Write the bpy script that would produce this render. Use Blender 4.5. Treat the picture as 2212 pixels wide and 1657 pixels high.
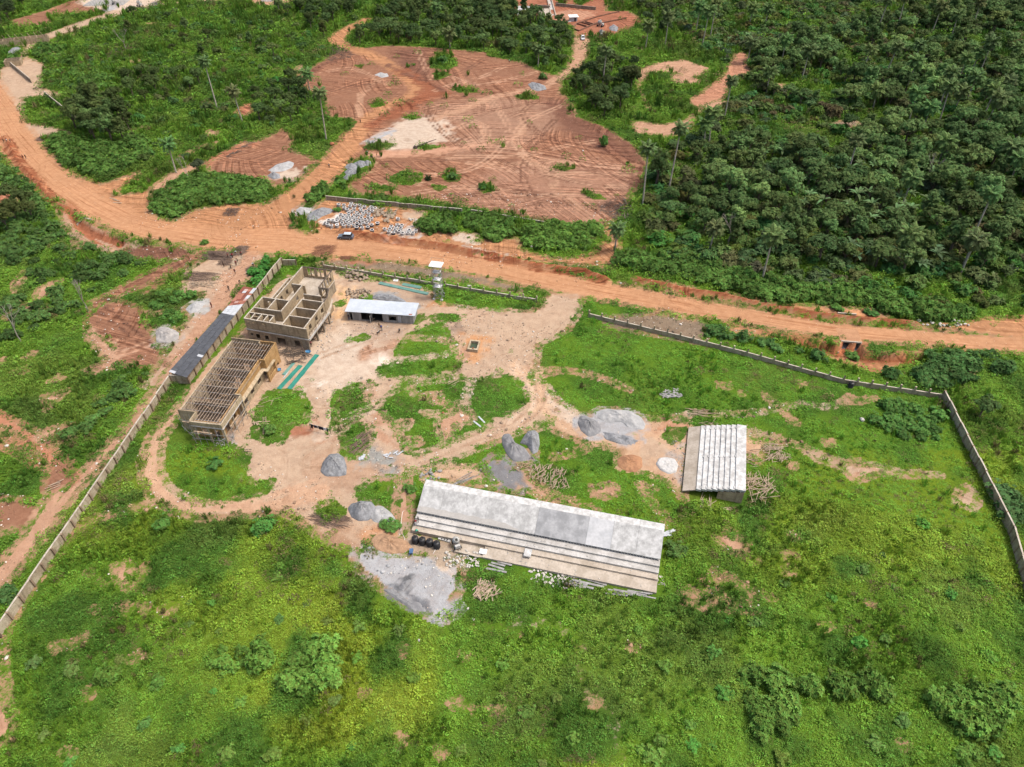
import bpy, bmesh, math, random
import numpy as np
from mathutils import Vector, Matrix

for o in list(bpy.data.objects): bpy.data.objects.remove(o)
S = bpy.context.scene
C = S.collection
random.seed(7); rng = np.random.default_rng(7)
R = math.radians

# ------------------------------------------------------------------ camera, sky, sun, exposure
CAMH = 105.0; PITCH = R(41.0); FPX = 1533.0
cam = bpy.data.objects.new('camera', bpy.data.cameras.new('camera')); C.objects.link(cam)
cam.location = (0, 0, CAMH); cam.rotation_euler = (math.pi/2-PITCH, 0, 0)
cam.data.sensor_width = 36; cam.data.lens = 36*FPX/2212; cam.data.clip_end = 9000; cam.data.clip_start = 1
S.camera = cam
W = bpy.data.worlds.new('World'); S.world = W; W.use_nodes = True
SUN_EL, SUN_AZ = R(63), R(90)          # azimuth measured from +y towards +x
nt = W.node_tree; nt.nodes.clear()
sky = nt.nodes.new('ShaderNodeTexSky'); sky.sky_type = 'NISHITA'; sky.sun_disc = False
sky.sun_elevation = SUN_EL; sky.sun_rotation = SUN_AZ; sky.air_density = 1.0; sky.dust_density = 6.0; sky.ozone_density = .4
bg = nt.nodes.new('ShaderNodeBackground'); bg.inputs[1].default_value = 0.15
wo = nt.nodes.new('ShaderNodeOutputWorld')
nt.links.new(sky.outputs[0], bg.inputs[0]); nt.links.new(bg.outputs[0], wo.inputs[0])
sd_ = bpy.data.lights.new('sun', 'SUN'); sd_.energy = 2.0; sd_.angle = R(11.0); sd_.color = (1, .96, .9)
sun = bpy.data.objects.new('sun', sd_); C.objects.link(sun)
sdir = Vector((math.sin(SUN_AZ)*math.cos(SUN_EL), math.cos(SUN_AZ)*math.cos(SUN_EL), math.sin(SUN_EL)))
sun.rotation_euler = sdir.to_track_quat('Z', 'Y').to_euler(); sun.location = (60, 0, 200)
S.view_settings.view_transform = 'Standard'; S.view_settings.look = 'None'
S.view_settings.exposure = 0.5; S.view_settings.gamma = 1; S.view_settings.use_curve_mapping = False
S.render.engine = 'CYCLES'

# ------------------------------------------------------------------ survey: picture point -> point of the ground
def G(v, z=0.0):
    x = (v[0]-1106)/FPX; y = (828.5-v[1])/FPX
    dy = math.cos(PITCH)+y*math.sin(PITCH); dz = -math.sin(PITCH)+y*math.cos(PITCH)
    t = (CAMH-z)/-dz
    return (x*t, dy*t)
def conv(ox, oy, s): return lambda x, y: ((ox+x*s)*.86406, (oy+y*s)*.86406)
zV = lambda x, y: (x, y)
zA = conv(0, 0, .40687); zB = conv(800, 0, .40687); zC = conv(1660, 0, .40687); zD = conv(0, 600, .40687); zE = conv(1660, 600, .40687)
z1 = conv(400, 600, .20796); z2 = conv(400, 820, .20796); z3 = conv(780, 620, .20796); z4 = conv(720, 440, .20796)
z5 = conv(1000, 1180, .31646); z6 = conv(1600, 1000, .20796); zM = conv(800, 900, .40687)
zL = conv(0, 1240, .40909); zN = conv(800, 1300, .40687); zR = conv(1660, 1240, .40909)
zt = conv(0, 0, .18083); zu = conv(1250, 0, .18083); zr = conv(840, 500, .099458); zp = conv(540, 620, .084477); zk = conv(1000, 1220, .10865)
def poly(f, pts): return [G(f(*p)) for p in pts]
def pxm(v): return (v[1]+504)*.7547/CAMH
def height(base, topy):
    """height of an upright thing that stands at picture point base and reaches picture row topy"""
    bx, by = G(base); lo, hi = 0, 60
    for _ in range(30):
        z = (lo+hi)/2
        cy = by*math.sin(PITCH)+(z-CAMH)*math.cos(PITCH); cz = by*math.cos(PITCH)-(z-CAMH)*math.sin(PITCH)
        yy = 828.5-FPX*cy/cz
        if yy > topy: lo = z
        else: hi = z
    return lo

# ------------------------------------------------------------------ small maths
_T = rng.random((256, 256)).astype(np.float32)
def vn(x, y, s, seed=0):
    x = np.asarray(x)/s+seed*17.31; y = np.asarray(y)/s+seed*9.77
    xi = np.floor(x).astype(int); yi = np.floor(y).astype(int); fx = x-xi; fy = y-yi
    fx = fx*fx*(3-2*fx); fy = fy*fy*(3-2*fy)
    a = _T[xi & 255, yi & 255]; b = _T[(xi+1) & 255, yi & 255]; c = _T[xi & 255, (yi+1) & 255]; d = _T[(xi+1) & 255, (yi+1) & 255]
    return (a*(1-fx)+b*fx)*(1-fy)+(c*(1-fx)+d*fx)*fy
def fbm(x, y, s, seed=0): return vn(x, y, s, seed)*.55+vn(x, y, s*.47, seed+3)*.3+vn(x, y, s*.21, seed+5)*.15
def sst(a, b, x): t = np.clip((x-a)/(b-a), 0, 1); return t*t*(3-2*t)
def sdf(X, Y, P, M=7.0):
    """distance inside the polygon (negative outside), only near it"""
    P = np.array(P); out = np.full(X.shape, -M)
    m = (X > P[:, 0].min()-M) & (X < P[:, 0].max()+M) & (Y > P[:, 1].min()-M) & (Y < P[:, 1].max()+M)
    x = X[m]; y = Y[m]
    if x.size == 0: return out
    d = np.full(x.shape, 1e9); ins = np.zeros(x.shape, bool)
    for i in range(len(P)):
        ax, ay = P[i]; bx, by = P[(i+1) % len(P)]; ex, ey = bx-ax, by-ay
        L = ex*ex+ey*ey+1e-9; t = np.clip(((x-ax)*ex+(y-ay)*ey)/L, 0, 1)
        d = np.minimum(d, (x-ax-t*ex)**2+(y-ay-t*ey)**2)
        if ay != by: ins ^= ((ay > y) != (by > y)) & (x < (bx-ax)*(y-ay)/(by-ay)+ax)
    d = np.sqrt(d); out[m] = np.clip(np.where(ins, d, -d), -M, M)
    return out
def sdl(X, Y, P, w, M=7.0):
    """distance inside a strip of half width w (number or one per point) round a polyline, and side/along coordinates"""
    P = np.array(P); ws = np.full(len(P), w) if np.isscalar(w) else np.array(w)
    out = np.full(X.shape, -M); side = np.zeros(X.shape); al = np.zeros(X.shape)
    mw = ws.max()+M
    m = (X > P[:, 0].min()-mw) & (X < P[:, 0].max()+mw) & (Y > P[:, 1].min()-mw) & (Y < P[:, 1].max()+mw)
    x = X[m]; y = Y[m]
    if x.size == 0: return out, side, al
    best = np.full(x.shape, -1e9); bs = np.zeros(x.shape); ba = np.zeros(x.shape); acc = 0
    for i in range(len(P)-1):
        ax, ay = P[i]; bx, by = P[i+1]; ex, ey = bx-ax, by-ay; L = math.hypot(ex, ey)+1e-9
        t = np.clip(((x-ax)*ex+(y-ay)*ey)/(L*L), 0, 1)
        dd = np.hypot(x-ax-t*ex, y-ay-t*ey); v = ws[i]*(1-t)+ws[i+1]*t-dd
        s = ((x-ax)*ey-(y-ay)*ex)/L; k = v > best
        best = np.where(k, v, best); bs = np.where(k, s, bs); ba = np.where(k, acc+t*L, ba); acc += L
    out[m] = np.clip(best, -M, M); side[m] = bs; al[m] = ba
    return out, side, al

# ------------------------------------------------------------------ node materials
def nodes(m):
    m.use_nodes = True; t = m.node_tree; t.nodes.clear(); return t
def nd(t, kind, ins={}, **kw):
    n = t.nodes.new(kind)
    for k, v in kw.items(): setattr(n, k, v)
    for k, v in ins.items():
        s = n.inputs[k]
        if isinstance(v, bpy.types.NodeSocket): t.links.new(v, s)
        else: s.default_value = v
    return n
def mix(t, f, a, b, mode='MIX'):
    n = nd(t, 'ShaderNodeMix', data_type='RGBA', blend_type=mode)
    for s, v in ((n.inputs[0], f), (n.inputs[6], a), (n.inputs[7], b)):
        if isinstance(v, bpy.types.NodeSocket): t.links.new(v, s)
        else: s.default_value = v if isinstance(v, (int, float)) else (tuple(v)+(1,))[:4]
    return n.outputs[2]
def mth(t, op, a, b=0.0, c=0.0, clamp=False):
    n = nd(t, 'ShaderNodeMath', operation=op, use_clamp=clamp)
    for s, v in zip(n.inputs, (a, b, c)):
        if isinstance(v, bpy.types.NodeSocket): t.links.new(v, s)
        else: s.default_value = v
    return n.outputs[0]
def ramp(t, f, lo, hi, a=0.0, b=1.0):
    n = nd(t, 'ShaderNodeMapRange', interpolation_type='SMOOTHSTEP')
    t.links.new(f, n.inputs[0])
    for i, v in enumerate((lo, hi, a, b)): n.inputs[i+1].default_value = v
    return n.outputs[0]
def noise(t, vec, scale, detail=3, rough=.55, dist=0.0):
    return nd(t, 'ShaderNodeTexNoise', {'Vector': vec, 'Scale': scale, 'Detail': detail, 'Roughness': rough, 'Distortion': dist}).outputs[0]
def out(t, col, rough, bump=None, bs=.4, bd=.05, metal=0.0, spec=.3):
    b = nd(t, 'ShaderNodeBsdfPrincipled', {'Roughness': rough, 'Metallic': metal, 'Specular IOR Level': spec})
    if isinstance(col, bpy.types.NodeSocket): t.links.new(col, b.inputs['Base Color'])
    else: b.inputs['Base Color'].default_value = tuple(col)+(1,)
    if bump is not None:
        n = nd(t, 'ShaderNodeBump', {'Strength': bs, 'Distance': bd, 'Height': bump}); t.links.new(n.outputs[0], b.inputs['Normal'])
    o = nd(t, 'ShaderNodeOutputMaterial'); t.links.new(b.outputs[0], o.inputs[0]); return b
_mats = {}
def mat(name, col, col2=None, scale=.6, rough=.9, bs=.3, metal=0.0, fine=6.0, streak=False, courses=False):
    """weathered surface: two colours mixed by broad noise, fine grain on top"""
    if name in _mats: return _mats[name]
    m = bpy.data.materials.new(name); t = nodes(m)
    if col2 is None: col2 = tuple(c*.72 for c in col)
    g = nd(t, 'ShaderNodeNewGeometry').outputs['Position']
    v = g
    if streak: v = nd(t, 'ShaderNodeVectorMath', {0: g, 1: (1, 1, .18)}, operation='MULTIPLY').outputs[0]
    n1 = noise(t, v, scale, 5, .65); n2 = noise(t, v, fine, 3, .7)
    c = mix(t, ramp(t, n1, .38, .64), col, col2)
    c = mix(t, ramp(t, n2, .3, .75, 0, .45), c, tuple(x*.62 for x in col2))
    if courses:   # block courses and rain stains
        X_ = nd(t, 'ShaderNodeSeparateXYZ', {0: g}).outputs; u = mth(t, 'ADD', X_[0], X_[1])
        bv = nd(t, 'ShaderNodeCombineXYZ', {0: u, 1: X_[2], 2: 0.0}).outputs[0]
        bk = nd(t, 'ShaderNodeTexBrick', {'Vector': bv, 'Scale': 1.0, 'Mortar Size': .02, 'Brick Width': .46, 'Row Height': .235, 'Color1': (1, 1, 1, 1), 'Color2': (.78, .77, .75, 1), 'Mortar': (.55, .53, .5, 1)}).outputs[0]
        c = mix(t, .75, c, mix(t, 1.0, c, bk, 'MULTIPLY'))
        sv = nd(t, 'ShaderNodeCombineXYZ', {0: mth(t, 'MULTIPLY', u, 1.6), 1: mth(t, 'MULTIPLY', X_[2], .22), 2: 3.0}).outputs[0]
        c = mix(t, ramp(t, noise(t, sv, 1.0, 3, .7), .48, .68, 0, .7), c, mix(t, 1.0, c, (.52, .48, .43), 'MULTIPLY'))
    out(t, c, rough, n2, bs, .04, metal)
    _mats[name] = m; return m
def leafmat(name, inst, base=(1, 1, 1)):
    m = bpy.data.materials.new(name); t = nodes(m)
    if inst: c = nd(t, 'ShaderNodeAttribute', attribute_type='INSTANCER', attribute_name='tint').outputs['Color']
    else: c = nd(t, 'ShaderNodeObjectInfo').outputs['Color']
    g = nd(t, 'ShaderNodeNewGeometry')
    ri = g.outputs['Random Per Island']
    hs = nd(t, 'ShaderNodeHueSaturation', {'Hue': mth(t, 'MULTIPLY_ADD', ri, .05, .475), 'Saturation': .95,
            'Value': mth(t, 'MULTIPLY_ADD', ri, .7, .62), 'Color': c}).outputs[0]
    d = nd(t, 'ShaderNodeBsdfPrincipled', {'Base Color': hs, 'Roughness': .65, 'Specular IOR Level': .08})
    tr = nd(t, 'ShaderNodeBsdfTranslucent', {'Color': hs})
    ms = nd(t, 'ShaderNodeMixShader', {0: .22, 1: d.outputs[0], 2: tr.outputs[0]})
    o = nd(t, 'ShaderNodeOutputMaterial'); t.links.new(ms.outputs[0], o.inputs[0]); return m

# ------------------------------------------------------------------ mesh builder and tagging
class MB:
    def __init__(s): s.v = []; s.f = []; s.mi = []
    def add(s, vs, fs, k=0):
        b = len(s.v); s.v += [tuple(v) for v in vs]; s.f += [tuple(i+b for i in f) for f in fs]; s.mi += [k]*len(fs); return s
    def box(s, x0, x1, y0, y1, z0, z1, k=0):
        return s.add([(x0, y0, z0), (x1, y0, z0), (x1, y1, z0), (x0, y1, z0), (x0, y0, z1), (x1, y0, z1), (x1, y1, z1), (x0, y1, z1)],
              [(0, 3, 2, 1), (4, 5, 6, 7), (0, 1, 5, 4), (1, 2, 6, 5), (2, 3, 7, 6), (3, 0, 4, 7)], k)
    def prism(s, P, z0, z1, k=0):
        n = len(P)
        if sum(P[i][0]*P[(i+1) % n][1]-P[(i+1) % n][0]*P[i][1] for i in range(n)) < 0: P = P[::-1]
        g = (lambda z: (z if hasattr(z, '__len__') else [z]*n)); a, b = g(z0), g(z1)
        return s.add([(p[0], p[1], a[i]) for i, p in enumerate(P)]+[(p[0], p[1], b[i]) for i, p in enumerate(P)],
              [tuple(range(n))[::-1], tuple(range(n, 2*n))]+[(i, (i+1) % n, n+(i+1) % n, n+i) for i in range(n)], k)
    def bar(s, a, b, w, h=None, k=0):
        a = Vector(a); b = Vector(b); h = h or w; d = (b-a).normalized()
        up = Vector((0, 0, 1)) if abs(d.z) < .95 else Vector((1, 0, 0))
        x = d.cross(up).normalized()*w/2; y = x.cross(d).normalized()*h/2
        return s.add([a-x-y, a+x-y, a+x+y, a-x+y, b-x-y, b+x-y, b+x+y, b-x+y],
              [(0, 1, 2, 3), (7, 6, 5, 4), (0, 4, 5, 1), (1, 5, 6, 2), (2, 6, 7, 3), (3, 7, 4, 0)], k)
    def tube(s, pts, rs, n=6, k=0, cap=True):
        b = len(s.v); rs = [rs]*len(pts) if np.isscalar(rs) else rs; pts = [Vector(p) for p in pts]
        for i, p in enumerate(pts):
            d = (pts[min(i+1, len(pts)-1)]-pts[max(i-1, 0)]).normalized()
            up = Vector((0, 0, 1)) if abs(d.z) < .9 else Vector((1, 0, 0))
            x = d.cross(up).normalized(); y = d.cross(x).normalized()
            for j in range(n):
                a = 2*math.pi*j/n; s.v.append(tuple(p+(x*math.cos(a)+y*math.sin(a))*rs[i]))
        for i in range(len(pts)-1):
            for j in range(n): s.f.append((b+i*n+j, b+i*n+(j+1) % n, b+(i+1)*n+(j+1) % n, b+(i+1)*n+j)); s.mi.append(k)
        if cap:
            s.f.append(tuple(b+j for j in range(n))[::-1]); s.f.append(tuple(b+(len(pts)-1)*n+j for j in range(n))); s.mi += [k, k]
        return s
    def lathe(s, prof, n=16, c=(0, 0, 0), k=0, closed=False):
        b = len(s.v); m = len(prof)
        for r, z in prof:
            for j in range(n): a = 2*math.pi*j/n; s.v.append((c[0]+r*math.cos(a), c[1]+r*math.sin(a), c[2]+z))
        for i in range(m if closed else m-1):
            for j in range(n):
                i2 = (i+1) % m; s.f.append((b+i*n+j, b+i*n+(j+1) % n, b+i2*n+(j+1) % n, b+i2*n+j)); s.mi.append(k)
        return s
    def rock(s, c, r, rnd, flat=.7, k=0):
        ph = (1+5**.5)/2
        V = [(-1, ph, 0), (1, ph, 0), (-1, -ph, 0), (1, -ph, 0), (0, -1, ph), (0, 1, ph), (0, -1, -ph), (0, 1, -ph), (ph, 0, -1), (ph, 0, 1), (-ph, 0, -1), (-ph, 0, 1)]
        Fc = [(0, 11, 5), (0, 5, 1), (0, 1, 7), (0, 7, 10), (0, 10, 11), (1, 5, 9), (5, 11, 4), (11, 10, 2), (10, 7, 6), (7, 1, 8), (3, 9, 4), (3, 4, 2), (3, 2, 6), (3, 6, 8), (3, 8, 9), (4, 9, 5), (2, 4, 11), (6, 2, 10), (8, 6, 7), (9, 8, 1)]
        rr = (r, r, r) if np.isscalar(r) else r
        return s.add([(c[0]+x*rr[0]/1.9*rnd.uniform(.7, 1.25), c[1]+y*rr[1]/1.9*rnd.uniform(.7, 1.25), c[2]+z*rr[2]/1.9*flat*rnd.uniform(.7, 1.25)) for x, y, z in V], Fc, k)
    def mesh(s, name, mats, smooth=False):
        me = bpy.data.meshes.new(name); me.from_pydata(s.v, [], s.f)
        for m in (mats if isinstance(mats, (list, tuple)) else [mats]): me.materials.append(m)
        if any(s.mi): me.polygons.foreach_set('material_index', s.mi)
        if smooth: me.polygons.foreach_set('use_smooth', [True]*len(s.f))
        me.update(); return me
def tag(o, label=None, cat=None, group=None, kind=None):
    if label: o['label'] = label
    if cat: o['category'] = cat
    if group: o['group'] = group
    if kind: o['kind'] = kind
    return o
def thing(name, label, cat, loc=(0, 0, 0), rz=0.0, group=None):
    o = bpy.data.objects.new(name, None); C.objects.link(o); o.empty_display_size = .5
    o.location = loc; o.rotation_euler = (0, 0, rz); return tag(o, label, cat, group)
def put(name, mesh, parent=None, loc=(0, 0, 0), rz=0.0):
    o = bpy.data.objects.new(name, mesh); C.objects.link(o); o.parent = parent; o.location = loc; o.rotation_euler = (0, 0, rz); return o
def part(name, mb, m, parent=None, label=None, smooth=False, loc=(0, 0, 0), rz=0.0):
    o = put(name, mb.mesh(name, m, smooth), parent, loc, rz)
    if label: o['label'] = label
    return o
def kids(o): return [c for c in ALL if c.parent == o]
def copy_tree(o, parent=None, _k=None):
    c = o.copy(); C.objects.link(c); c.parent = parent
    for ch in list(o.children): copy_tree(ch, c)
    return c
# ================================================================== THE GROUND
# soils, paths and plant cover surveyed from the photograph; every entry is a patch of the land with its own soil
ORANGE = (.41, .222, .118); ORANGE2 = (.35, .182, .092); RED = (.225, .115, .07); DRED = (.155, .076, .050); PALE = (.45, .365, .285); SAND = (.385, .28, .195)
GREY = (.26, .26, .26); LGREY = (.31, .315, .32); DRY = (.19, .145, .10); PINK = (.37, .225, .145); WHITE = (.60, .52, .45); BRICKRED = (.30, .135, .08)
main_road = [(-60, 165), (-10, 235), (25, 295), (75, 350), (125, 395), (190, 440), (260, 475), (330, 495), (400, 506), (480, 518), (600, 522), (700, 528), (800, 538), (900, 550), (1000, 566), (1100, 585), (1200, 607), (1300, 628), (1400, 645), (1500, 664), (1600, 680), (1700, 696), (1800, 712), (1900, 722), (2000, 730), (2100, 738), (2212, 744), (2400, 752)]
mr_w = [9, 8, 7.5, 7, 6.5, 6, 5.8, 5.5, 5.5, 6, 7, 6.5, 5.6, 5.2, 5.2, 5.4, 5.4, 4.9, 4.6, 4.3, 4.0, 3.8, 3.6, 3.6, 3.6, 3.6, 3.6, 3.6]
# (kind, survey frame, points, soil colour, softness, half widths for a strip); kind: soil | path | green
L = []
def soil(f, pts, col, soft=1.2): L.append(('soil', f, pts, col, soft, None))
def green(f, pts, soft=1.0): L.append(('green', f, pts, None, soft, None))
def path(f, pts, w, col=SAND, soft=.5): L.append(('path', f, pts, col, soft, w))
def ruts(f, pts, col=PINK, w=.28, gap=.95):
    P_ = [Vector(G(f(*p))) for p in pts]
    for s_ in (-1, 1):
        Q = []
        for i, p in enumerate(P_):
            d = (P_[min(i+1, len(P_)-1)]-P_[max(i-1, 0)]).normalized(); Q.append((p.x-d.y*gap*s_, p.y+d.x*gap*s_))
        R_.append((Q, w, col))
R_ = []
def tint(f, pts, col, soft=2.0): L.append(('tint', f, pts, col, soft, None))
# --- upper left
soil(zA, [(0, 420), (130, 380), (160, 250), (700, 60), (900, -10), (960, 20), (500, 170), (250, 260), (150, 340), (280, 400), (240, 540), (370, 570), (350, 600), (280, 590), (130, 600), (150, 640), (120, 740), (380, 800), (440, 820), (300, 830), (260, 850), (280, 930), (150, 900), (-40, 640)], SAND, 2)
soil(zA, [(60, 130), (300, 60), (450, 0), (700, -50), (1000, -50), (870, 30), (740, 60), (660, 70), (320, 90), (300, 150), (100, 165)], RED, 2)
soil(zA, [(470, 12), (700, -50), (1000, -40), (980, 20), (800, 60), (660, 70), (530, 40)], PALE, 1.5)
path(zA, [(160, 270), (430, 175), (700, 80), (1000, 25), (1300, 0), (1600, -20)], [3, 2.6, 3, 3, 2.5, 2.5], SAND, .8)
soil(zA, [(1540, 0), (1700, -10), (1800, 0), (1760, 25), (1600, 40)], PINK)
soil(zA, [(240, 880), (330, 1000), (480, 1080), (620, 1130), (700, 1110), (860, 1050), (840, 1110), (760, 1140), (700, 1200), (860, 1180), (930, 1160), (930, 1310), (1060, 1360), (1180, 1290), (1400, 1250), (1640, 1250), (1740, 1190), (1900, 1080), (2100, 900), (2180, 780), (2250, 900), (2000, 1150), (1850, 1260), (1800, 1400), (1900, 1440), (1600, 1440), (1000, 1440), (700, 1300), (400, 1060), (200, 860)], ORANGE2, 1.5)
soil(zA, [(930, 1150), (1050, 1060), (1200, 1000), (1270, 1000), (1100, 1100), (970, 1180), (930, 1200)], PINK, 2)
soil(zA, [(1270, 1010), (1450, 900), (1600, 860), (1740, 790), (1790, 830), (1820, 930), (1900, 960), (1950, 1000), (1850, 1100), (1750, 1130), (1720, 1170), (1640, 1120), (1500, 1080), (1300, 1090)], RED, 2)
soil(zA, [(1640, 1090), (1700, 1050), (1880, 1030), (1850, 1080), (1780, 1120)], PALE, 2)
for p in ([(1440, 690), (1500, 640), (1570, 630), (1560, 680), (1490, 720)],): soil(zA, p, BRICKRED, 1)
for p in ([(1265, 810), (1300, 795), (1345, 810), (1320, 835), (1275, 840)], [(790, 430), (880, 390), (890, 400), (820, 440)], [(800, 370), (850, 360), (860, 375), (810, 385)], [(900, 140), (960, 135), (980, 150), (920, 155)], [(1810, 420), (1850, 395), (1860, 430), (1830, 450)], [(1340, 740), (1360, 735), (1365, 755), (1345, 765)], [(1100, 960), (1180, 920), (1210, 915), (1150, 960)], [(1200, 900), (1330, 870), (1300, 900)]): soil(zA, p, PINK, 1)
# --- the cleared red field
soil(zB, [(-60, 420), (0, 380), (130, 310), (300, 290), (430, 280), (660, 290), (1000, 320), (1200, 360), (1330, 430), (1420, 460), (1490, 470), (1480, 560), (1520, 600), (1530, 700), (1700, 770), (1800, 830), (1950, 930), (1990, 1030), (1940, 1140), (1900, 1250), (1830, 1330), (1760, 1380), (1700, 1400), (1400, 1360), (930, 1270), (500, 1210), (200, 1190), (180, 1130), (300, 1050), (340, 950), (280, 960), (120, 1010), (0, 1100), (-50, 1050), (80, 900), (140, 830), (210, 770), (190, 730), (50, 720), (30, 600), (-120, 530), (-160, 470)], RED, 2)
tint(zB, [(1200, 1000), (1600, 960), (1950, 1020), (1930, 1140), (1750, 1380), (1400, 1340), (900, 1250), (700, 1200), (900, 1120)], (.27, .152, .10), 8)
tint(zB, [(600, 650), (1100, 590), (1500, 620), (1500, 760), (1200, 950), (800, 940), (900, 800)], (.265, .155, .103), 8)
tint(zB, [(1350, 620), (1520, 620), (1560, 720), (1750, 800), (1960, 960), (1960, 1010), (1700, 930), (1500, 800)], DRED, 5)
tint(zB, [(430, 300), (660, 300), (700, 480), (600, 480), (480, 400)], DRED, 5)
soil(zB, [(260, 880), (400, 800), (520, 730), (640, 710), (760, 720), (800, 780), (830, 850), (720, 880), (560, 920), (450, 920), (300, 890)], PALE, 3)
soil(zB, [(1950, 430), (2050, 390), (2230, 365), (2400, 420), (2300, 480), (2120, 440), (2020, 450), (1985, 500), (1960, 500)], PINK, 1.5)
soil(zB, [(1910, 750), (2000, 745), (2170, 770), (2200, 830), (2120, 830), (1940, 820)], PINK, 1.5)
path(zB, [(1960, 500), (1965, 560), (2000, 610), (2020, 660)], .7, PINK)
soil(zC, [(40, 460), (150, 450), (220, 490), (210, 520), (60, 510)], PINK, 1)
soil(zC, [(150, 620), (250, 550), (370, 460), (430, 330), (500, 320), (520, 360), (535, 450), (430, 470), (400, 530), (370, 600), (280, 630), (220, 665)], (.36, .185, .115), 1)
soil(zC, [(220, 665), (260, 630), (460, 610), (480, 600), (380, 640), (200, 700), (160, 790), (0, 840), (0, 760), (130, 740), (180, 700)], PINK, 1)
soil(zC, [(640, 520), (740, 510), (750, 560), (700, 570)], PINK, 1)
soil(zC, [(1000, 760), (1150, 730), (1260, 770), (1050, 790)], DRY, 2)
soil(zB, [(1190, -60), (1190, 90), (1400, 110), (1440, 150), (1560, 160), (1570, 230), (1650, 220), (1830, 210), (1990, 130), (1900, 70), (1760, 70), (1760, -60)], (.27, .115, .068), 1.5)
soil(zB, [(1430, 80), (1550, 60), (1700, 70), (1650, 110), (1500, 140), (1440, 140)], (.36, .20, .13), 2)
green(zB, [(1570, -40), (1640, -40), (1650, 5), (1600, 30), (1565, 10)]); green(zB, [(1450, -30), (1500, -30), (1510, 20), (1470, 30)])
path(zB, [(-80, 1180), (30, 1060), (130, 960), (230, 830), (280, 740), (420, 650), (560, 590), (600, 540), (520, 470), (430, 400), (300, 330), (150, 285), (95, 245), (150, 185), (290, 118)], [6, 5, 4.6, 4.4, 3.4, 3, 2.8, 2.8, 2.8, 3, 3.4, 4, 4.2, 3.6, 3], ORANGE2, 1.0)
tint(zB, [(450, 440), (520, 420), (720, 520), (800, 580), (700, 600), (640, 640), (300, 800), (280, 760), (560, 600), (640, 540)], (.22, .085, .045), 3)
path(zB, [(700, 730), (900, 660), (1050, 600), (1180, 570), (1400, 530), (1480, 480), (1560, 420), (1600, 330), (1610, 240)], [2, 2, 1.8, 1.6, 2, 3, 3.2, 3.6, 4], PINK, 1)
path(zB, [(330, 950), (700, 930), (1000, 890), (1240, 830)], [2.4, 2.6, 2, 1], (.42, .24, .155), 1.5)
path(zB, [(1430, 1050), (1440, 1160), (1550, 1250), (1700, 1390)], .7, PINK, .7)
path(zB, [(1250, 640), (1255, 740), (1230, 830)], .7, PINK, .7); path(zB, [(240, 720), (250, 580), (370, 480)], .7, PINK, .7)
path(zB, [(800, 980), (1200, 1010), (1500, 990)], 1, PINK, 1.5); path(zB, [(1200, 880), (1300, 1000), (1430, 1050)], .8, PINK, 1)
for p in ([(690, 370), (740, 320), (820, 360), (840, 400), (780, 425), (690, 415)], [(815, 550), (860, 535), (960, 550), (950, 566), (860, 565)], [(1205, 590), (1260, 575), (1335, 590), (1330, 605), (1240, 608)],
          [(280, 905), (360, 868), (445, 885), (400, 915), (300, 915)], [(60, 740), (130, 728), (215, 750), (180, 790), (100, 800), (60, 870), (0, 900), (-30, 820)], [(520, 720), (560, 710), (612, 718), (560, 730)], [(600, 900), (650, 890), (730, 900), (660, 915)],
          [(430, 1100), (500, 1055), (620, 1070), (610, 1110), (560, 1130), (470, 1130)], [(760, 1080), (800, 1060), (855, 1090), (840, 1112), (780, 1110)], [(990, 1150), (1030, 1130), (1060, 1170), (1010, 1180)], [(1620, 1185), (1660, 1180), (1740, 1220), (1680, 1218)],
          [(320, 1150), (380, 1140), (450, 1160), (380, 1175)], [(310, 640), (370, 625), (390, 645), (330, 658)], [(700, 450), (780, 440), (790, 460), (720, 490)], [(220, 400), (260, 400), (250, 415)], [(1020, 300), (1200, 350), (1220, 380), (1040, 340)], [(1440, 1030), (1560, 1030), (1500, 1045)], [(700, 1140), (770, 1150), (730, 1170)]): green(zB, p, 1.0)
def smooth(pts, n=6):
    out_ = []
    for i in range(len(pts)-1):
        p0, p1, p2, p3 = pts[max(i-1, 0)], pts[i], pts[i+1], pts[min(i+2, len(pts)-1)]
        for k_ in range(n):
            t = k_/n; out_.append(tuple(.5*(2*p1[j]+(p2[j]-p0[j])*t+(2*p0[j]-5*p1[j]+4*p2[j]-p3[j])*t*t+(3*p1[j]-p0[j]-3*p2[j]+p3[j])*t**3) for j in (0, 1)))
    return out_+[pts[-1]]
LT, DK = (.40, .25, .165), (.13, .065, .042)
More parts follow.
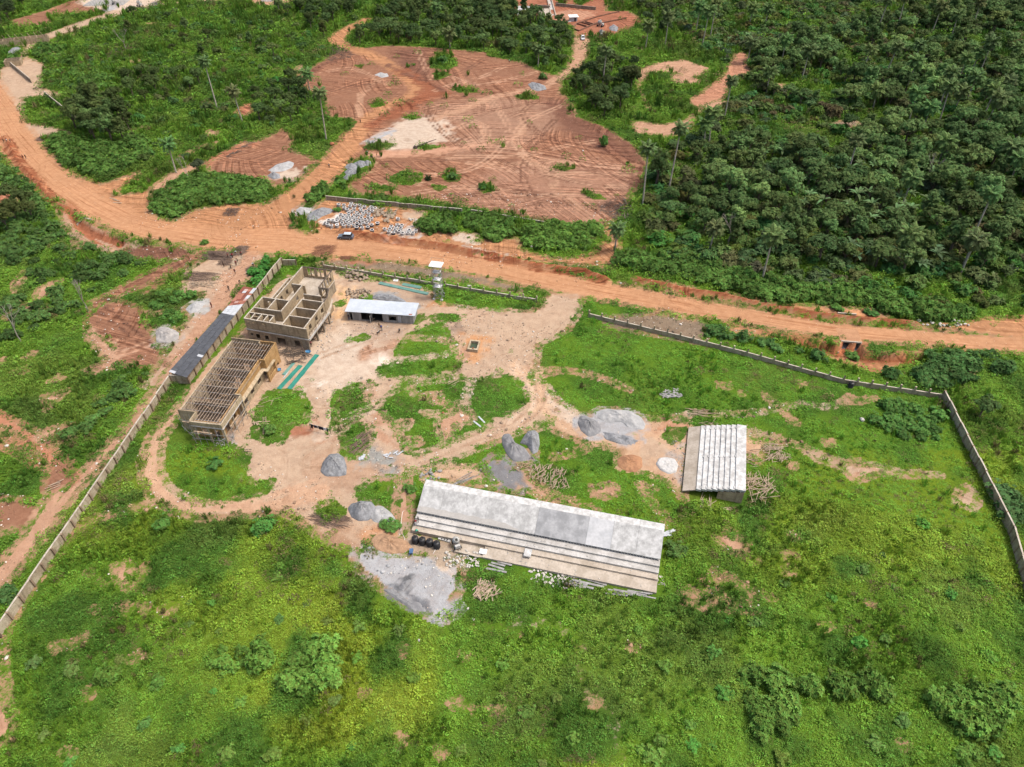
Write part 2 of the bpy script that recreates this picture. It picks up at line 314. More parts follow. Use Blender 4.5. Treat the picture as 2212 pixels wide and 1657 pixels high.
for q, c in (([(740, 760), (790, 850), (900, 880), (1000, 830), (980, 760), (880, 720), (780, 740)], LT), ([(820, 800), (900, 760), (1010, 770), (1020, 860), (930, 900)], LT), ([(1500, 640), (1250, 760), (1200, 880), (1300, 960), (1500, 1000), (1900, 1030)], LT), ([(1960, 960), (1600, 900), (1350, 820), (1250, 700), (1300, 640)], DK), ([(640, 640), (720, 780), (1000, 960), (1500, 1100), (1950, 1190)], DK),
             ([(900, 1000), (1300, 1060), (1960, 1070)], LT), ([(350, 1000), (900, 980), (1500, 1020), (1950, 1120)], DK), ([(800, 470), (1000, 520), (1350, 440)], LT), ([(700, 500), (900, 430), (1050, 330)], DK), ([(600, 300), (640, 400), (700, 500)], LT), ([(500, 300), (560, 400), (680, 490)], DK), ([(1200, 1180), (1500, 1250), (1800, 1270)], DK), ([(560, 1190), (900, 1150), (1300, 1200), (1700, 1200)], LT),
             ([(0, 450), (200, 420), (420, 520)], LT), ([(60, 560), (300, 520), (500, 600)], DK), ([(1050, 620), (1150, 760), (1120, 900), (900, 1050), (500, 1080)], LT), ([(1480, 700), (1300, 900), (1250, 1100), (1350, 1280)], DK), ([(1900, 1150), (1600, 1120), (1300, 1000), (1180, 840)], LT), ([(1750, 860), (1500, 900), (1200, 960), (700, 960)], LT), ([(1700, 1300), (1400, 1200), (1100, 1180), (800, 1230)], DK), ([(1150, 400), (1000, 470), (820, 520), (700, 560)], LT), ([(1450, 600), (1200, 650), (900, 700)], DK), ([(300, 1170), (500, 1120), (760, 1150)], LT)): ruts(zB, smooth(q), c)
for q, c in (([(535, 540), (600, 640), (720, 700), (900, 640)], LT), ([(600, 400), (700, 480), (900, 640)], DK), ([(760, 60), (1000, 90), (1180, 70)], DK), ([(1290, 60), (1100, 140), (850, 260), (620, 380)], DK)): ruts(zD, smooth(q), c)
for q, c in (([(1300, 30), (1350, 170), (1330, 300), (1150, 420), (900, 500), (620, 620)], (.33, .22, .145)), ([(1180, 20), (1240, 120), (1290, 260), (1180, 400)], (.48, .36, .26)), ([(0, 300), (120, 420), (80, 600), (0, 700)], (.33, .22, .145)), ([(60, 150), (100, 300), (20, 500)], (.48, .36, .26))): ruts(zM, smooth(q), c, .3)
for q in ([(1150, 900), (1600, 880), (2100, 760), (2300, 640)], [(200, 1000), (250, 700), (380, 420), (900, 380), (1400, 620)], [(100, 1300), (500, 1150), (1000, 1000), (1150, 950)]): ruts(z3, smooth(q), (.34, .235, .16), .25)
# --- north verge of the road with the ring yard
soil(zB, [(-80, 1310), (0, 1240), (60, 1215), (330, 1275), (480, 1270), (640, 1300), (650, 1340), (600, 1400), (830, 1425), (960, 1480), (1210, 1460), (1260, 1550), (1500, 1590), (1680, 1560), (1720, 1500), (1790, 1480), (1750, 1400), (1800, 1390), (1850, 1500), (1800, 1620), (1700, 1640), (0, 1500)], ORANGE2, 1.2)
soil(zB, [(480, 1290), (640, 1310), (600, 1380), (480, 1340)], SAND, 1.5)
soil(zB, [(830, 1420), (960, 1440), (970, 1500), (840, 1470)], PALE, 1)
soil(zE, [(0, 250), (330, 330), (400, 320), (560, 360), (740, 400), (860, 395), (960, 400), (1130, 420), (1250, 405), (1330, 430), (1400, 490), (1700, 525), (1850, 500), (2000, 475), (2400, 470), (2400, 640), (0, 330)], ORANGE2, 1.2)
# --- south verge
soil(z3, [(60, 180), (300, 130), (900, 150), (1500, 240), (2100, 330), (2500, 480), (2500, 560), (2170, 470), (1700, 400), (900, 280), (130, 220)], DRY, 1.5)
soil(z3, [(200, 110), (700, 130), (700, 170), (200, 170)], BRICKRED, 2)
soil(zE, [(-380, 470), (0, 450), (250, 500), (260, 590), (240, 640), (0, 600), (-360, 530)], DRY, 1.5)
soil(zE, [(400, 520), (620, 540), (1080, 650), (1240, 690), (1600, 680), (1500, 730), (1430, 750), (1320, 795), (1220, 775), (1040, 690), (880, 650), (740, 600), (400, 560)], ORANGE2, 1.2)
# --- outside the wall on the left
soil(zD, [(1250, 60), (1700, 90), (1540, 150), (1520, 250), (1440, 330), (1340, 430), (1300, 500), (1100, 720), (1000, 830), (960, 920), (880, 900), (960, 780), (1100, 560), (1180, 450), (1250, 330), (1120, 320), (1160, 180), (1270, 110)], SAND, 1.5)
path(zV, [(540, 530), (515, 590), (470, 660), (430, 710), (385, 780), (345, 840), (300, 900), (225, 985), (150, 1065), (95, 1135), (40, 1205), (-30, 1270)], [4.2, 3.6, 3.2, 2.6, 2.0, 1.7, 1.6, 1.6, 1.6, 1.8, 2, 2], PINK, .9)
soil(zD, [(720, 40), (900, 20), (1190, 60), (1180, 110), (1000, 130), (830, 110), (750, 70)], DRED, 1.5)
soil(zD, [(550, 380), (880, 210), (1180, 80), (1300, 20), (1290, 80), (1000, 240), (740, 340), (600, 420), (540, 430)], RED, 1.5)
soil(zD, [(530, 480), (600, 410), (720, 360), (860, 420), (900, 520), (960, 600), (1000, 700), (990, 770), (900, 780), (760, 770), (620, 780), (700, 650), (540, 560)], RED, 1.5)
soil(zD, [(530, 560), (600, 560), (690, 640), (760, 720), (740, 780), (560, 820), (520, 800), (660, 740), (590, 680), (530, 600)], PINK, 1.5)
path(zD, [(900, 310), (1000, 240), (1100, 170)], 1.0, RED)
path(zD, [(-40, 1090), (100, 1150), (200, 1220), (330, 1370), (400, 1480)], [1.4, 1.4, 1.5, 1.6, 2], (.36, .17, .10), 1)
path(zD, [(-40, 1220), (120, 1300), (250, 1380)], 1.0, (.36, .17, .10), 1); path(zD, [(420, 1150), (330, 1250), (270, 1290)], 1.0, (.36, .17, .10), 1)
soil(zD, [(280, 1430), (380, 1330), (440, 1370), (420, 1520), (300, 1600), (270, 1500)], RED, 1)
soil(zL, [(-40, 10), (120, 20), (270, 50), (260, 120), (150, 190), (60, 215), (-40, 240)], RED, 1.5)
path(zL, [(-60, 560), (60, 420), (200, 250), (300, 80), (350, 0)], [2.2, 2.1, 2, 1.8, 1.6], PINK, .9)
for p in ([(210, 350), (240, 290), (370, 240), (350, 300), (230, 370)], [(20, 470), (100, 420), (200, 380), (180, 440), (40, 490)], [(80, 260), (150, 190), (140, 260), (90, 320)], [(270, 960), (430, 920), (330, 1000), (290, 1050)], [(240, 1180), (380, 1140), (330, 1250), (250, 1230)],
          [(80, 810), (170, 780), (160, 810), (90, 830)], [(150, 720), (190, 690), (230, 690), (180, 730)], [(300, 870), (360, 830), (380, 850)], [(0, 740), (20, 730), (20, 745), (0, 760)], [(920, 430), (1010, 440), (960, 460)]): soil(zD, p, PINK, 1)
soil(zA, [(-40, 1160), (30, 1180), (120, 1190), (100, 1240), (30, 1270), (-40, 1290)], BRICKRED, 1)
soil(zA, [(350, 1260), (480, 1330), (560, 1360), (700, 1440), (860, 1500), (700, 1560), (480, 1480), (380, 1380)], SAND, 1.5)
soil(zD, [(440, -20), (500, 0), (480, 60), (460, 70)], SAND, 1)
# --- the compound yard
soil(zV, [(720, 580), (760, 600), (850, 605), (930, 630), (950, 655), (1030, 665), (1150, 672), (1190, 630), (1262, 630), (1250, 680), (1225, 715), (1165, 745), (1160, 790), (1145, 815), (1165, 850), (1195, 880), (1240, 905), (1250, 935), (1180, 925), (1130, 935), (1060, 960), (1000, 985), (950, 1000), (880, 1010), (880, 1060), (885, 1100), (890, 1130), (870, 1170), (800, 1165), (790, 1200), (760, 1190), (700, 1170), (650, 1130), (600, 1106), (520, 1117), (430, 1122), (370, 1107), (325, 1077), (305, 1032), (310, 970), (330, 925), (380, 880), (400, 840), (450, 770), (500, 735), (530, 700), (600, 600)], SAND, 1.5)
tint(zV, [(700, 600), (760, 610), (760, 700), (830, 740), (850, 800), (780, 830), (700, 860), (660, 830), (670, 770), (720, 700)], PALE, 6)
tint(zV, [(720, 600), (760, 620), (745, 690), (715, 700)], (.52, .34, .19), 3)
tint(z3, [(760, 1240), (900, 1230), (1000, 1290), (940, 1400), (820, 1430), (740, 1370)], (.60, .50, .42), 2)
tint(z2, [(1650, 700), (1800, 650), (1900, 680), (1850, 740), (1680, 760)], (.64, .57, .49), 2.5)
tint(z3, [(560, 1270), (680, 1200), (1000, 1120), (1050, 1230), (960, 1250), (740, 1300), (620, 1330)], (.33, .20, .13), 3)
tint(z3, [(500, 880), (1100, 880), (1150, 1000), (900, 1080), (500, 1020)], (.36, .27, .20), 3)
tint(z3, [(1380, 620), (1500, 600), (1600, 640), (1560, 690), (1440, 690)], (.40, .19, .08), 2)
tint(z3, [(1650, 910), (1760, 920), (1800, 1010), (1700, 1040), (1600, 990)], (.26, .19, .14), 2)
tint(z3, [(1800, 1050), (2100, 1080), (2100, 1260), (1950, 1340), (1800, 1250)], (.44, .24, .12), 3)
tint(zV, [(305, 960), (350, 900), (400, 880), (350, 960), (350, 1050), (400, 1085), (600, 1080), (690, 1050), (700, 1100), (520, 1120), (370, 1110), (310, 1050)], PINK, 2)
tint(zM, [(0, 430), (200, 350), (330, 300), (200, 420), (80, 480), (0, 500)], PINK, 1.5)
tint(z2, [(1550, 1200), (1700, 1150), (1800, 1170), (1780, 1250), (1600, 1260)], BRICKRED, 2)
tint(zM, [(0, 640), (500, 640), (560, 740), (480, 983), (420, 900), (300, 760), (0, 850)], (.30, .19, .125), 4)
tint(zN, [(0, 0), (190, 90), (300, 150), (230, 330), (150, 250), (60, 150), (-60, 40)], (.30, .19, .12), 3)
tint(zN, [(300, 90), (420, 70), (540, 130), (560, 190), (420, 215), (300, 170)], (.40, .22, .12), 2)
for p in ([(580, 850), (600, 845), (650, 850), (665, 880), (660, 910), (625, 920), (612, 945), (580, 955), (550, 940), (553, 920), (560, 885)],
          [(340, 975), (352, 935), (385, 905), (420, 945), (470, 950), (520, 975), (535, 990), (520, 1030), (560, 1048), (588, 1040), (570, 1065), (500, 1080), (440, 1088), (390, 1075), (357, 1050), (345, 1010)]): green(zV, p, .8)
for p in ([(480, 150), (700, 100), (860, 98), (930, 130), (890, 300), (900, 340), (1030, 345), (1040, 400), (990, 440), (800, 520), (770, 520), (620, 580), (530, 560), (500, 480), (430, 380), (350, 290), (440, 200)],
          [(940, 130), (1080, 100), (1180, 110), (1250, 170), (1270, 230), (1230, 300), (1130, 340), (1000, 335), (900, 300), (915, 220)],
          [(110, 200), (240, 150), (280, 180), (300, 260), (300, 300), (200, 380), (130, 440), (60, 440), (100, 380), (90, 260)], [(300, 150), (340, 160), (430, 190), (340, 240), (310, 210)],
          [(140, 450), (250, 400), (350, 420), (300, 520), (250, 600), (150, 590)], [(780, 640), (900, 590), (1120, 560), (1140, 590), (1010, 610), (900, 690), (790, 690)],
          [(240, 790), (330, 740), (460, 720), (440, 800), (500, 900), (500, 983), (430, 960), (400, 880), (260, 860)], [(20, 880), (80, 880), (140, 940), (60, 970), (0, 930)], [(1320, 370), (1360, 345), (1500, 380), (1480, 400), (1330, 400)], [(1400, 450), (1520, 420), (1600, 450), (1580, 490), (1440, 480)],
          [(1180, 450), (1270, 430), (1220, 510)], [(640, 610), (740, 580), (700, 620)], [(990, 450), (1080, 425), (1000, 470)]): green(zM, p, .7)
for p in ([(1040, 1230), (1160, 1040), (1300, 1010), (1520, 905), (1600, 970), (1640, 1090), (1740, 1140), (1700, 1180), (1720, 1240), (1500, 1270), (1100, 1330), (1030, 1290)],
          [(800, 1490), (830, 1440), (980, 1420), (1000, 1350), (1500, 1290), (1750, 1260), (1790, 1310), (1760, 1400), (1700, 1480), (1400, 1540), (1100, 1580), (900, 1530)],
          [(1600, 560), (1700, 470), (2050, 560), (2350, 600), (2350, 680), (2200, 700), (1900, 670), (1690, 620)], [(300, 670), (340, 650), (370, 665), (330, 690)], [(520, 1090), (620, 1050), (660, 1080), (560, 1110)], [(1430, 830), (1500, 810), (1700, 800), (1740, 850), (1500, 880)],
          [(1250, 900), (1240, 850), (1320, 810), (1330, 850)], [(600, 590), (690, 580), (700, 610), (640, 620)]): green(z3, p, .8)
green(zD, [(1050, 870), (1160, 870), (1200, 830), (1560, 380), (1700, 200), (1740, 130), (1850, 130), (1850, 170), (1700, 250), (1600, 340), (1540, 430), (1480, 520), (1400, 610), (1250, 770), (1180, 870), (1120, 960), (1080, 1040), (980, 1140), (900, 1250), (870, 1350), (860, 1400), (865, 1573), (600, 1573), (740, 1370), (860, 1160), (980, 970)], .6)
path(zV, [(535, 722), (470, 790), (405, 862), (372, 905), (338, 945), (326, 985), (326, 1025), (345, 1062), (385, 1088), (440, 1103), (520, 1103), (600, 1090), (690, 1065)], [.7, .8, 1.0, 1.4, 1.7, 1.8, 1.8, 1.8, 1.7, 1.6, 1.6, 2.2, 3.0], (.42, .27, .175), .6)
path(zM, [(0, 640), (200, 700), (420, 690)], [3, 2, 1.2], (.36, .24, .16), 1.5)
soil(zM, [(290, 150), (330, 150), (480, 120), (470, 160), (440, 200), (350, 270), (310, 230)], SAND, 1)
path(zM, [(290, 150), (310, 240), (380, 350), (460, 440), (500, 540), (515, 700), (520, 983)], [.8, .8, .8, .8, .8, .8, 1.6], PINK, .6)
path(zM, [(0, 470), (130, 420), (210, 340), (320, 300)], .7, PALE, .6); path(zM, [(350, 260), (430, 190), (520, 155), (700, 120), (960, 95), (1080, 80)], .8, SAND, .6)
path(zM, [(480, 130), (700, 105), (860, 85), (1000, 70)], .7, SAND, .6); path(zM, [(930, 130), (900, 230), (880, 340)], .45, PALE, .4); path(zM, [(530, 180), (640, 240), (780, 270), (880, 350)], .5, PINK, .8)
path(zM, [(880, 350), (780, 390), (770, 520)], [2.2, 2.2, .8], PINK, 1); path(z3, [(1000, 1350), (1300, 1320), (1600, 1280), (1740, 1240)], .45, PALE, .4)
path(z3, [(1180, 1080), (1500, 1080), (1720, 1150), (1800, 1280)], [.4, .4, .7, 1.2], PINK, .5)
path(zM, [(560, 640), (800, 560), (1000, 480), (1200, 400), (1400, 290)], [2.2, 2.2, 2.2, 2.4, 2.6], SAND, 1)
soil(zM, [(300, 420), (350, 390), (430, 440), (480, 520), (400, 540), (330, 500)], PINK, 1); soil(zM, [(530, 490), (600, 480), (620, 510), (560, 530)], PINK, .8)
for p in ([(650, 210), (740, 200), (750, 220), (680, 240)], [(630, 320), (730, 320), (700, 345), (650, 340)], [(500, 380), (560, 380), (540, 420)], [(760, 270), (870, 260), (880, 290), (800, 300)]): soil(zM, p, PINK, 1)
# --- towards the small stand
soil(zV, [(1195, 880), (1300, 905), (1360, 895), (1420, 905), (1480, 895), (1490, 925), (1620, 945), (1660, 960), (1640, 1000), (1620, 985), (1490, 965), (1478, 1080), (1440, 1040), (1400, 1025), (1335, 1010), (1335, 975), (1240, 950), (1190, 930)], (.42, .28, .18), 1.5)
tint(z6, [(130, 350), (250, 200), (430, 150), (470, 260), (540, 310), (450, 370), (300, 400), (180, 390)], (.38, .205, .125), 1.5)
tint(z6, [(-60, 560), (100, 480), (360, 580), (330, 680), (100, 760), (-40, 760)], SAND, 2)
green(z6, [(310, 450), (430, 350), (530, 360), (480, 440), (370, 510)], .6); green(z6, [(400, 230), (460, 200), (540, 230), (440, 250)], .6)
soil(zM, [(1040, 780), (1200, 640), (1250, 650), (1340, 760), (1440, 820), (1420, 860), (1350, 850), (1280, 800), (1200, 830), (1050, 800)], (.34, .22, .14), 1)
tint(zM, [(1300, 750), (1440, 820), (1420, 860), (1340, 830)], PINK, 1.5)
soil(zM, [(620, 690), (750, 660), (1000, 650), (1040, 770), (900, 760), (640, 740)], (.42, .29, .19), 1.5)
path(zM, [(1420, 850), (1550, 880), (1700, 930)], [1, .6, .4], PINK, .6); path(z5, [(1900, 100), (1950, 200), (2080, 340), (2150, 450)], .4, PINK, .5)
path(zM, [(1340, 80), (1500, 60), (1700, 100), (1900, 180)], [1.4, .6, .6, .4], PINK, 1.2); path(zM, [(1340, 180), (1420, 260), (1560, 350)], [2.5, 1.6, 1.4], PALE, 1.2)
path(zM, [(1440, 600), (1600, 560), (1640, 540)], .5, PINK, .8)
for p in ([(1670, 780), (1800, 770), (1850, 810), (1750, 850), (1680, 830)], [(1960, 760), (2060, 790), (2000, 810)]): soil(zM, p, PINK, 1)
path(zE, [(60, 1090), (200, 1060), (420, 1070), (600, 1055), (750, 1020), (860, 1003), (1000, 1030), (1100, 995)], .35, PALE, .4)
soil(zE, [(1090, 1000), (1140, 955), (1200, 975), (1300, 960), (1290, 975), (1200, 998)], PINK, .6)
path(zE, [(520, 1165), (700, 1215), (850, 1270), (950, 1330), (1100, 1380), (1180, 1425), (1300, 1405), (1500, 1440), (1700, 1440)], [.3, .3, .5, 1.2, 1, 2.2, 1.2, .5, .2], SAND, .7)
soil(zE, [(1140, 1400), (1280, 1400), (1290, 1430), (1180, 1480), (1140, 1460)], PINK, .7)
for p in ([(610, 945), (650, 970), (700, 1010), (690, 1025), (640, 990)], [(725, 1045), (760, 1060), (770, 1080), (735, 1070)], [(765, 1090), (800, 1100), (820, 1125), (780, 1120)], [(330, 875), (400, 880), (405, 905), (340, 900)], [(980, 1235), (1030, 1230), (1040, 1255), (990, 1258)],
          [(835, 868), (865, 880), (850, 900)], [(470, 930), (490, 935), (480, 950)], [(1160, 1350), (1210, 1360), (1200, 1375), (1165, 1368)], [(680, 1230), (740, 1250), (700, 1265)], [(770, 1370), (810, 1380), (800, 1405), (775, 1395)]): soil(zE, p, PINK, .6)
for p in ([(310, 250), (380, 205), (430, 220), (420, 255), (510, 280), (490, 370), (430, 345), (370, 320)], [(530, 372), (565, 370), (570, 398), (540, 402)], [(740, 350), (800, 345), (800, 385), (755, 395)], [(735, 445), (790, 445), (780, 468), (740, 470)],
          [(240, 515), (330, 445), (362, 470), (345, 550), (290, 535)], [(130, 585), (160, 570), (220, 600), (170, 615)], [(385, 645), (430, 640), (550, 665), (560, 705), (400, 705)], [(385, 485), (430, 490), (420, 505)], [(255, 600), (300, 575), (350, 600), (300, 620)], [(530, 595), (570, 585), (670, 615), (650, 625)], [(455, 535), (490, 545), (470, 560)],
          [(770, 235), (810, 235), (815, 260), (785, 262)], [(1240, 640), (1275, 650), (1260, 665)], [(1450, 1520), (1490, 1525), (1470, 1545)], [(965, 790), (1010, 790), (985, 805)], [(130, 650), (300, 680), (390, 670), (380, 690), (250, 690)]): soil(zR, p, PINK, .9)
soil(zR, [(1780, 40), (1810, -40), (1860, -60), (1900, -20), (1925, 30), (1885, 80), (1830, 60)], SAND, .7)
for p in ([(700, 430), (780, 405), (800, 430), (790, 470), (840, 540), (810, 585), (750, 550), (690, 520)], [(800, 480), (890, 425), (905, 440), (850, 520)], [(620, 510), (680, 510), (690, 530), (620, 525)], [(535, 465), (560, 460), (550, 485)], [(770, 660), (820, 655), (800, 690), (770, 710)], [(845, 675), (900, 670), (890, 700)], [(990, 690), (1060, 672), (1070, 695), (1020, 712)],
          [(465, 880), (530, 845), (530, 865), (480, 900)], [(370, 910), (440, 895), (430, 920), (380, 925)], [(320, 910), (345, 905), (340, 940)], [(790, 1000), (850, 960), (870, 990), (800, 1005)], [(520, 1190), (550, 1180), (555, 1220), (530, 1230)], [(390, 1560), (440, 1575), (400, 1590)], [(560, 690), (580, 685), (580, 705)]): soil(zL, p, PINK, 1)
soil(zL, [(-60, 1270), (50, 1290), (100, 1370), (60, 1470), (-10, 1520), (-60, 1500)], PINK, 1)
path(zL, [(900, 62), (700, 110), (540, 150), (430, 240), (330, 370), (200, 540), (100, 700), (25, 830), (5, 1000), (20, 1250)], [.8, .4, .5, .5, .5, .4, .4, .3, .4, .6], PINK, .6)
path(zN, [(980, 650), (1120, 670), (1210, 690)], .3, PINK, .6); path(zN, [(1200, 620), (1400, 630), (1540, 700), (1610, 790), (1620, 900), (1660, 1030), (1730, 1150), (1810, 1260), (1830, 1400), (1835, 1540)], [.15, .2, .35, .3, .35, .35, .3, .3, .3, .3], PALE, .5)
for p in ([(800, 1120), (860, 1110), (870, 1135), (820, 1145)], [(940, 1150), (980, 1155), (960, 1180)], [(1040, 1170), (1110, 1165), (1080, 1190)], [(480, 1335), (510, 1340), (500, 1370), (485, 1365)], [(720, 1410), (760, 1430), (745, 1450)], [(880, 815), (920, 830), (890, 845)], [(265, 1060), (290, 1065), (275, 1080)], [(500, 780), (520, 790), (500, 830)], [(1640, 1120), (1700, 1110), (1680, 1130)], [(1900, 770), (1950, 775), (1920, 790)]): soil(zN, p, PINK, 1)
# --- spread gravel and dust (flat)
soil(zN, [(205, 195), (240, 180), (330, 190), (420, 215), (500, 212), (620, 190), (760, 200), (880, 280), (870, 340), (862, 440), (820, 485), (875, 540), (830, 590), (755, 622), (700, 610), (600, 560), (480, 500), (440, 465), (350, 415), (330, 370), (250, 330), (215, 260)], LGREY, .8)
tint(zN, [(740, 260), (900, 270), (940, 290), (880, 330), (780, 310)], PALE, 1)
tint(zN, [(370, 420), (450, 420), (520, 480), (640, 520), (650, 570), (560, 540), (440, 470)], (.13, .135, .145), .8)
tint(zN, [(490, 390), (560, 360), (570, 385), (510, 435)], (.10, .105, .11), .6)
soil(zM, [(1000, 640), (1060, 590), (1130, 600), (1200, 640), (1240, 780), (1230, 825), (1170, 830), (1100, 780), (1010, 690)], (.17, .17, .175), 2)
soil(zM, [(250, 570), (330, 530), (420, 560), (500, 600), (490, 630), (420, 680), (320, 650), (270, 640)], (.24, .24, .22), 2)
soil(zM, [(1670, 330), (1720, 300), (1800, 300), (1900, 310), (1970, 340), (2005, 400), (2000, 430), (1960, 450), (1900, 470), (1980, 500), (1930, 535), (1840, 520), (1760, 490), (1700, 470), (1640, 480), (1580, 420), (1580, 370), (1620, 345)], LGREY, .8)
soil(zM, [(1240, 560), (1320, 560), (1330, 620), (1270, 650), (1180, 630), (1150, 600)], (.22, .22, .225), 1)
tint(z3, [(710, 560), (850, 540), (1000, 560), (1130, 620), (1270, 670), (1250, 720), (700, 640)], (.27, .27, .26), 1.5)
tint(z4, [(80, 400), (150, 365), (290, 380), (280, 450), (150, 465), (90, 440)], (.36, .34, .32), 1.2); tint(z4, [(380, 530), (600, 440), (680, 470), (600, 560), (440, 560)], (.60, .56, .50), 1)
tint(z4, [(1110, 800), (1200, 780), (1330, 790), (1370, 840), (1260, 860), (1150, 850)], (.40, .38, .33), 1.2); tint(z4, [(1130, 700), (1500, 560), (1560, 620), (1560, 740), (1150, 730)], (.40, .37, .34), 1.5)
tint(zV, [(1000, 535), (1090, 550), (1100, 562), (1050, 560)], (.36, .33, .29), 1.5)
tint(zt, [(0, 800), (120, 680), (260, 640), (310, 670), (150, 750), (0, 830)], GREY, 1); tint(zt, [(1420, 120), (1560, 80), (1640, 120), (1480, 170)], LGREY, 1); tint(zt, [(2060, 50), (2180, 10), (2250, 60), (2150, 90)], (.13, .12, .12), 1)
tint(zB, [(260, 880), (440, 790), (460, 810), (330, 890)], LGREY, 1.5); soil(z1, [(-60, 1120), (0, 1040), (100, 1030), (240, 1100), (250, 1180), (100, 1280), (-80, 1260)], (.33, .31, .28), 1.5)
soil(z1, [(280, 830), (400, 740), (540, 720), (550, 850), (460, 900), (330, 890)], (.36, .36, .34), 1.2)
tint(z2, [(800, 1280), (900, 1330), (850, 1420), (650, 1400), (600, 1350)], (.30, .31, .32), 1.5)
tint(z6, [(340, 700), (540, 560), (560, 700), (540, 1000), (450, 900), (420, 760)], (.34, .29, .25), 1.5)
tint(zM, [(1100, 60), (1330, 0), (1340, 60), (1380, 200), (1440, 280), (1350, 330), (1290, 260), (1250, 150), (1180, 100)], (.50, .34, .22), 2)

soil(z5, [(40, 430), (200, 470), (430, 560), (500, 650), (400, 720), (280, 700), (60, 660), (0, 560)], (.33, .26, .19), .8)
soil(zE, [(1060, 600), (1240, 615), (1260, 720), (1050, 700)], (.34, .17, .09), .4)
for k in range(len(L)):
    L[k] = L[k]+(poly(L[k][1], L[k][2]),)
ROAD = poly(zV, main_road)
# building footprints (no plants inside)
FOOT = [poly(zE, [(1075, 615), (1235, 625), (1245, 700), (1065, 690)])]
LOW = [(poly(zE, [(600, 570), (900, 595), (1070, 640), (1082, 612), (1225, 622), (1250, 680), (1600, 690), (1720, 740), (1500, 790), (1330, 830), (1200, 800), (1000, 730), (800, 640)]), 2.0, 1.2),   # ground drops below the road at the culvert
       (poly(zA, [(430, 1250), (500, 1330), (600, 1400), (800, 1470), (760, 1530), (560, 1500), (430, 1400), (380, 1300)]), 1.6, 2.0),
       (poly(zB, [(1330, -10), (1440, 60), (1400, 60), (1300, 0)]), .5, 1.0)]
BANK = poly(zV, [(745, 505), (850, 520), (960, 535), (1060, 555), (1160, 578), (1260, 590), (1300, 605)])       # earth bank on the north edge of the road
BANK2 = poly(zV, [(1380, 606), (1480, 628), (1560, 640), (1640, 660), (1750, 680), (1850, 692), (1960, 700)])
BANK3 = poly(zA, [(30, 850), (100, 980), (220, 1120), (330, 1240), (450, 1310)])
BERMS = [(poly(zA, [(1270, 1010), (1420, 930), (1500, 885), (1560, 890)]), 1.2, .9, BRICKRED), (poly(zA, [(1920, 440), (2000, 400), (2100, 370)]), 1.4, .8, DRED), (poly(zB, [(1520, 640), (1560, 730), (1720, 790), (1900, 900), (1980, 1000), (1940, 1150)]), 1.6, .9, DRED), (poly(zB, [(420, 400), (560, 470), (700, 510), (760, 560)]), .9, .5, DRED)]

def relief(X, Y):
    Z = (fbm(X, Y, 26, 11)-.5)*.5
    rd, _, _ = sdl(X, Y, ROAD, mr_w, 6)
    Z = Z*(1-sst(-3, 1, rd))
    for P, dep, ramp_ in LOW:
        s = sdf(X, Y, P, 7); Z = Z-dep*sst(0, ramp_, s)
    Z = Z+sst(0, 30, Y-170)*0*Y
    return Z
def bank(X, Y, Z, n):
    for P, h in ((BANK, 1.5), (BANK2, 1.1), (BANK3, .8)):
        s, side, al = sdl(X, Y, P, 1.0, 4)
        Z = Z+h*np.exp(-((side-(-.2))/.9)**2)*sst(-2, 0, s)*(.6+.8*n)
    for P, w, h, _ in BERMS:
        s, side, al = sdl(X, Y, P, w, 3); Z = Z+h*sst(-1.2, w*.8, s)*(.3+1.1*n)
    return Z

# vegetation colour of the land
def vegcol(X, Y):
    n1 = fbm(X, Y, 30, 21); n2 = fbm(X, Y, 7, 31); n3 = fbm(X, Y, 60, 41)
    deep = np.array((.08, .175, .020)); mid = np.array((.15, .285, .022)); yel = np.array((.27, .345, .022)); dull = np.array((.17, .175, .05))
    c = deep+(mid-deep)*sst(.25, .65, n2)[..., None]
    yy = sst(.45, .62, n1)*sst(.35, .6, n2)*sst(95, 62, Y)*sst(66, 30, np.abs(X-2)+.3*np.abs(Y-50))
    yy = np.maximum(yy, .55*sst(.5, .65, n3)*sst(.3, .6, n2)*(Y < 100))
    c = c+(yel-c)*(yy*.8)[..., None]
    dd = sst(.56, .7, fbm(X, Y, 14, 51))*.5
    c = c+(dull-c)*(dd*.45)[..., None]
    far = sst(150, 230, Y)
    c = c*(1-.12*far)[..., None]
    return c
FORE = poly(zV, [(1390, 480), (1365, 420), (1400, 340), (1440, 290), (1500, 270), (1560, 230), (1640, 200), (1620, 130), (1560, 100), (1480, 60), (1400, 20), (1440, -60), (2500, -60), (2500, 760), (2212, 700), (2000, 680), (1800, 650), (1600, 630), (1500, 600), (1400, 570), (1310, 540), (1300, 510)])
GREEN_DROP = poly(zE, [(240, 500), (420, 520), (560, 560), (780, 650), (900, 700), (1060, 740), (1180, 790), (1060, 830), (760, 760), (480, 690), (260, 600)])

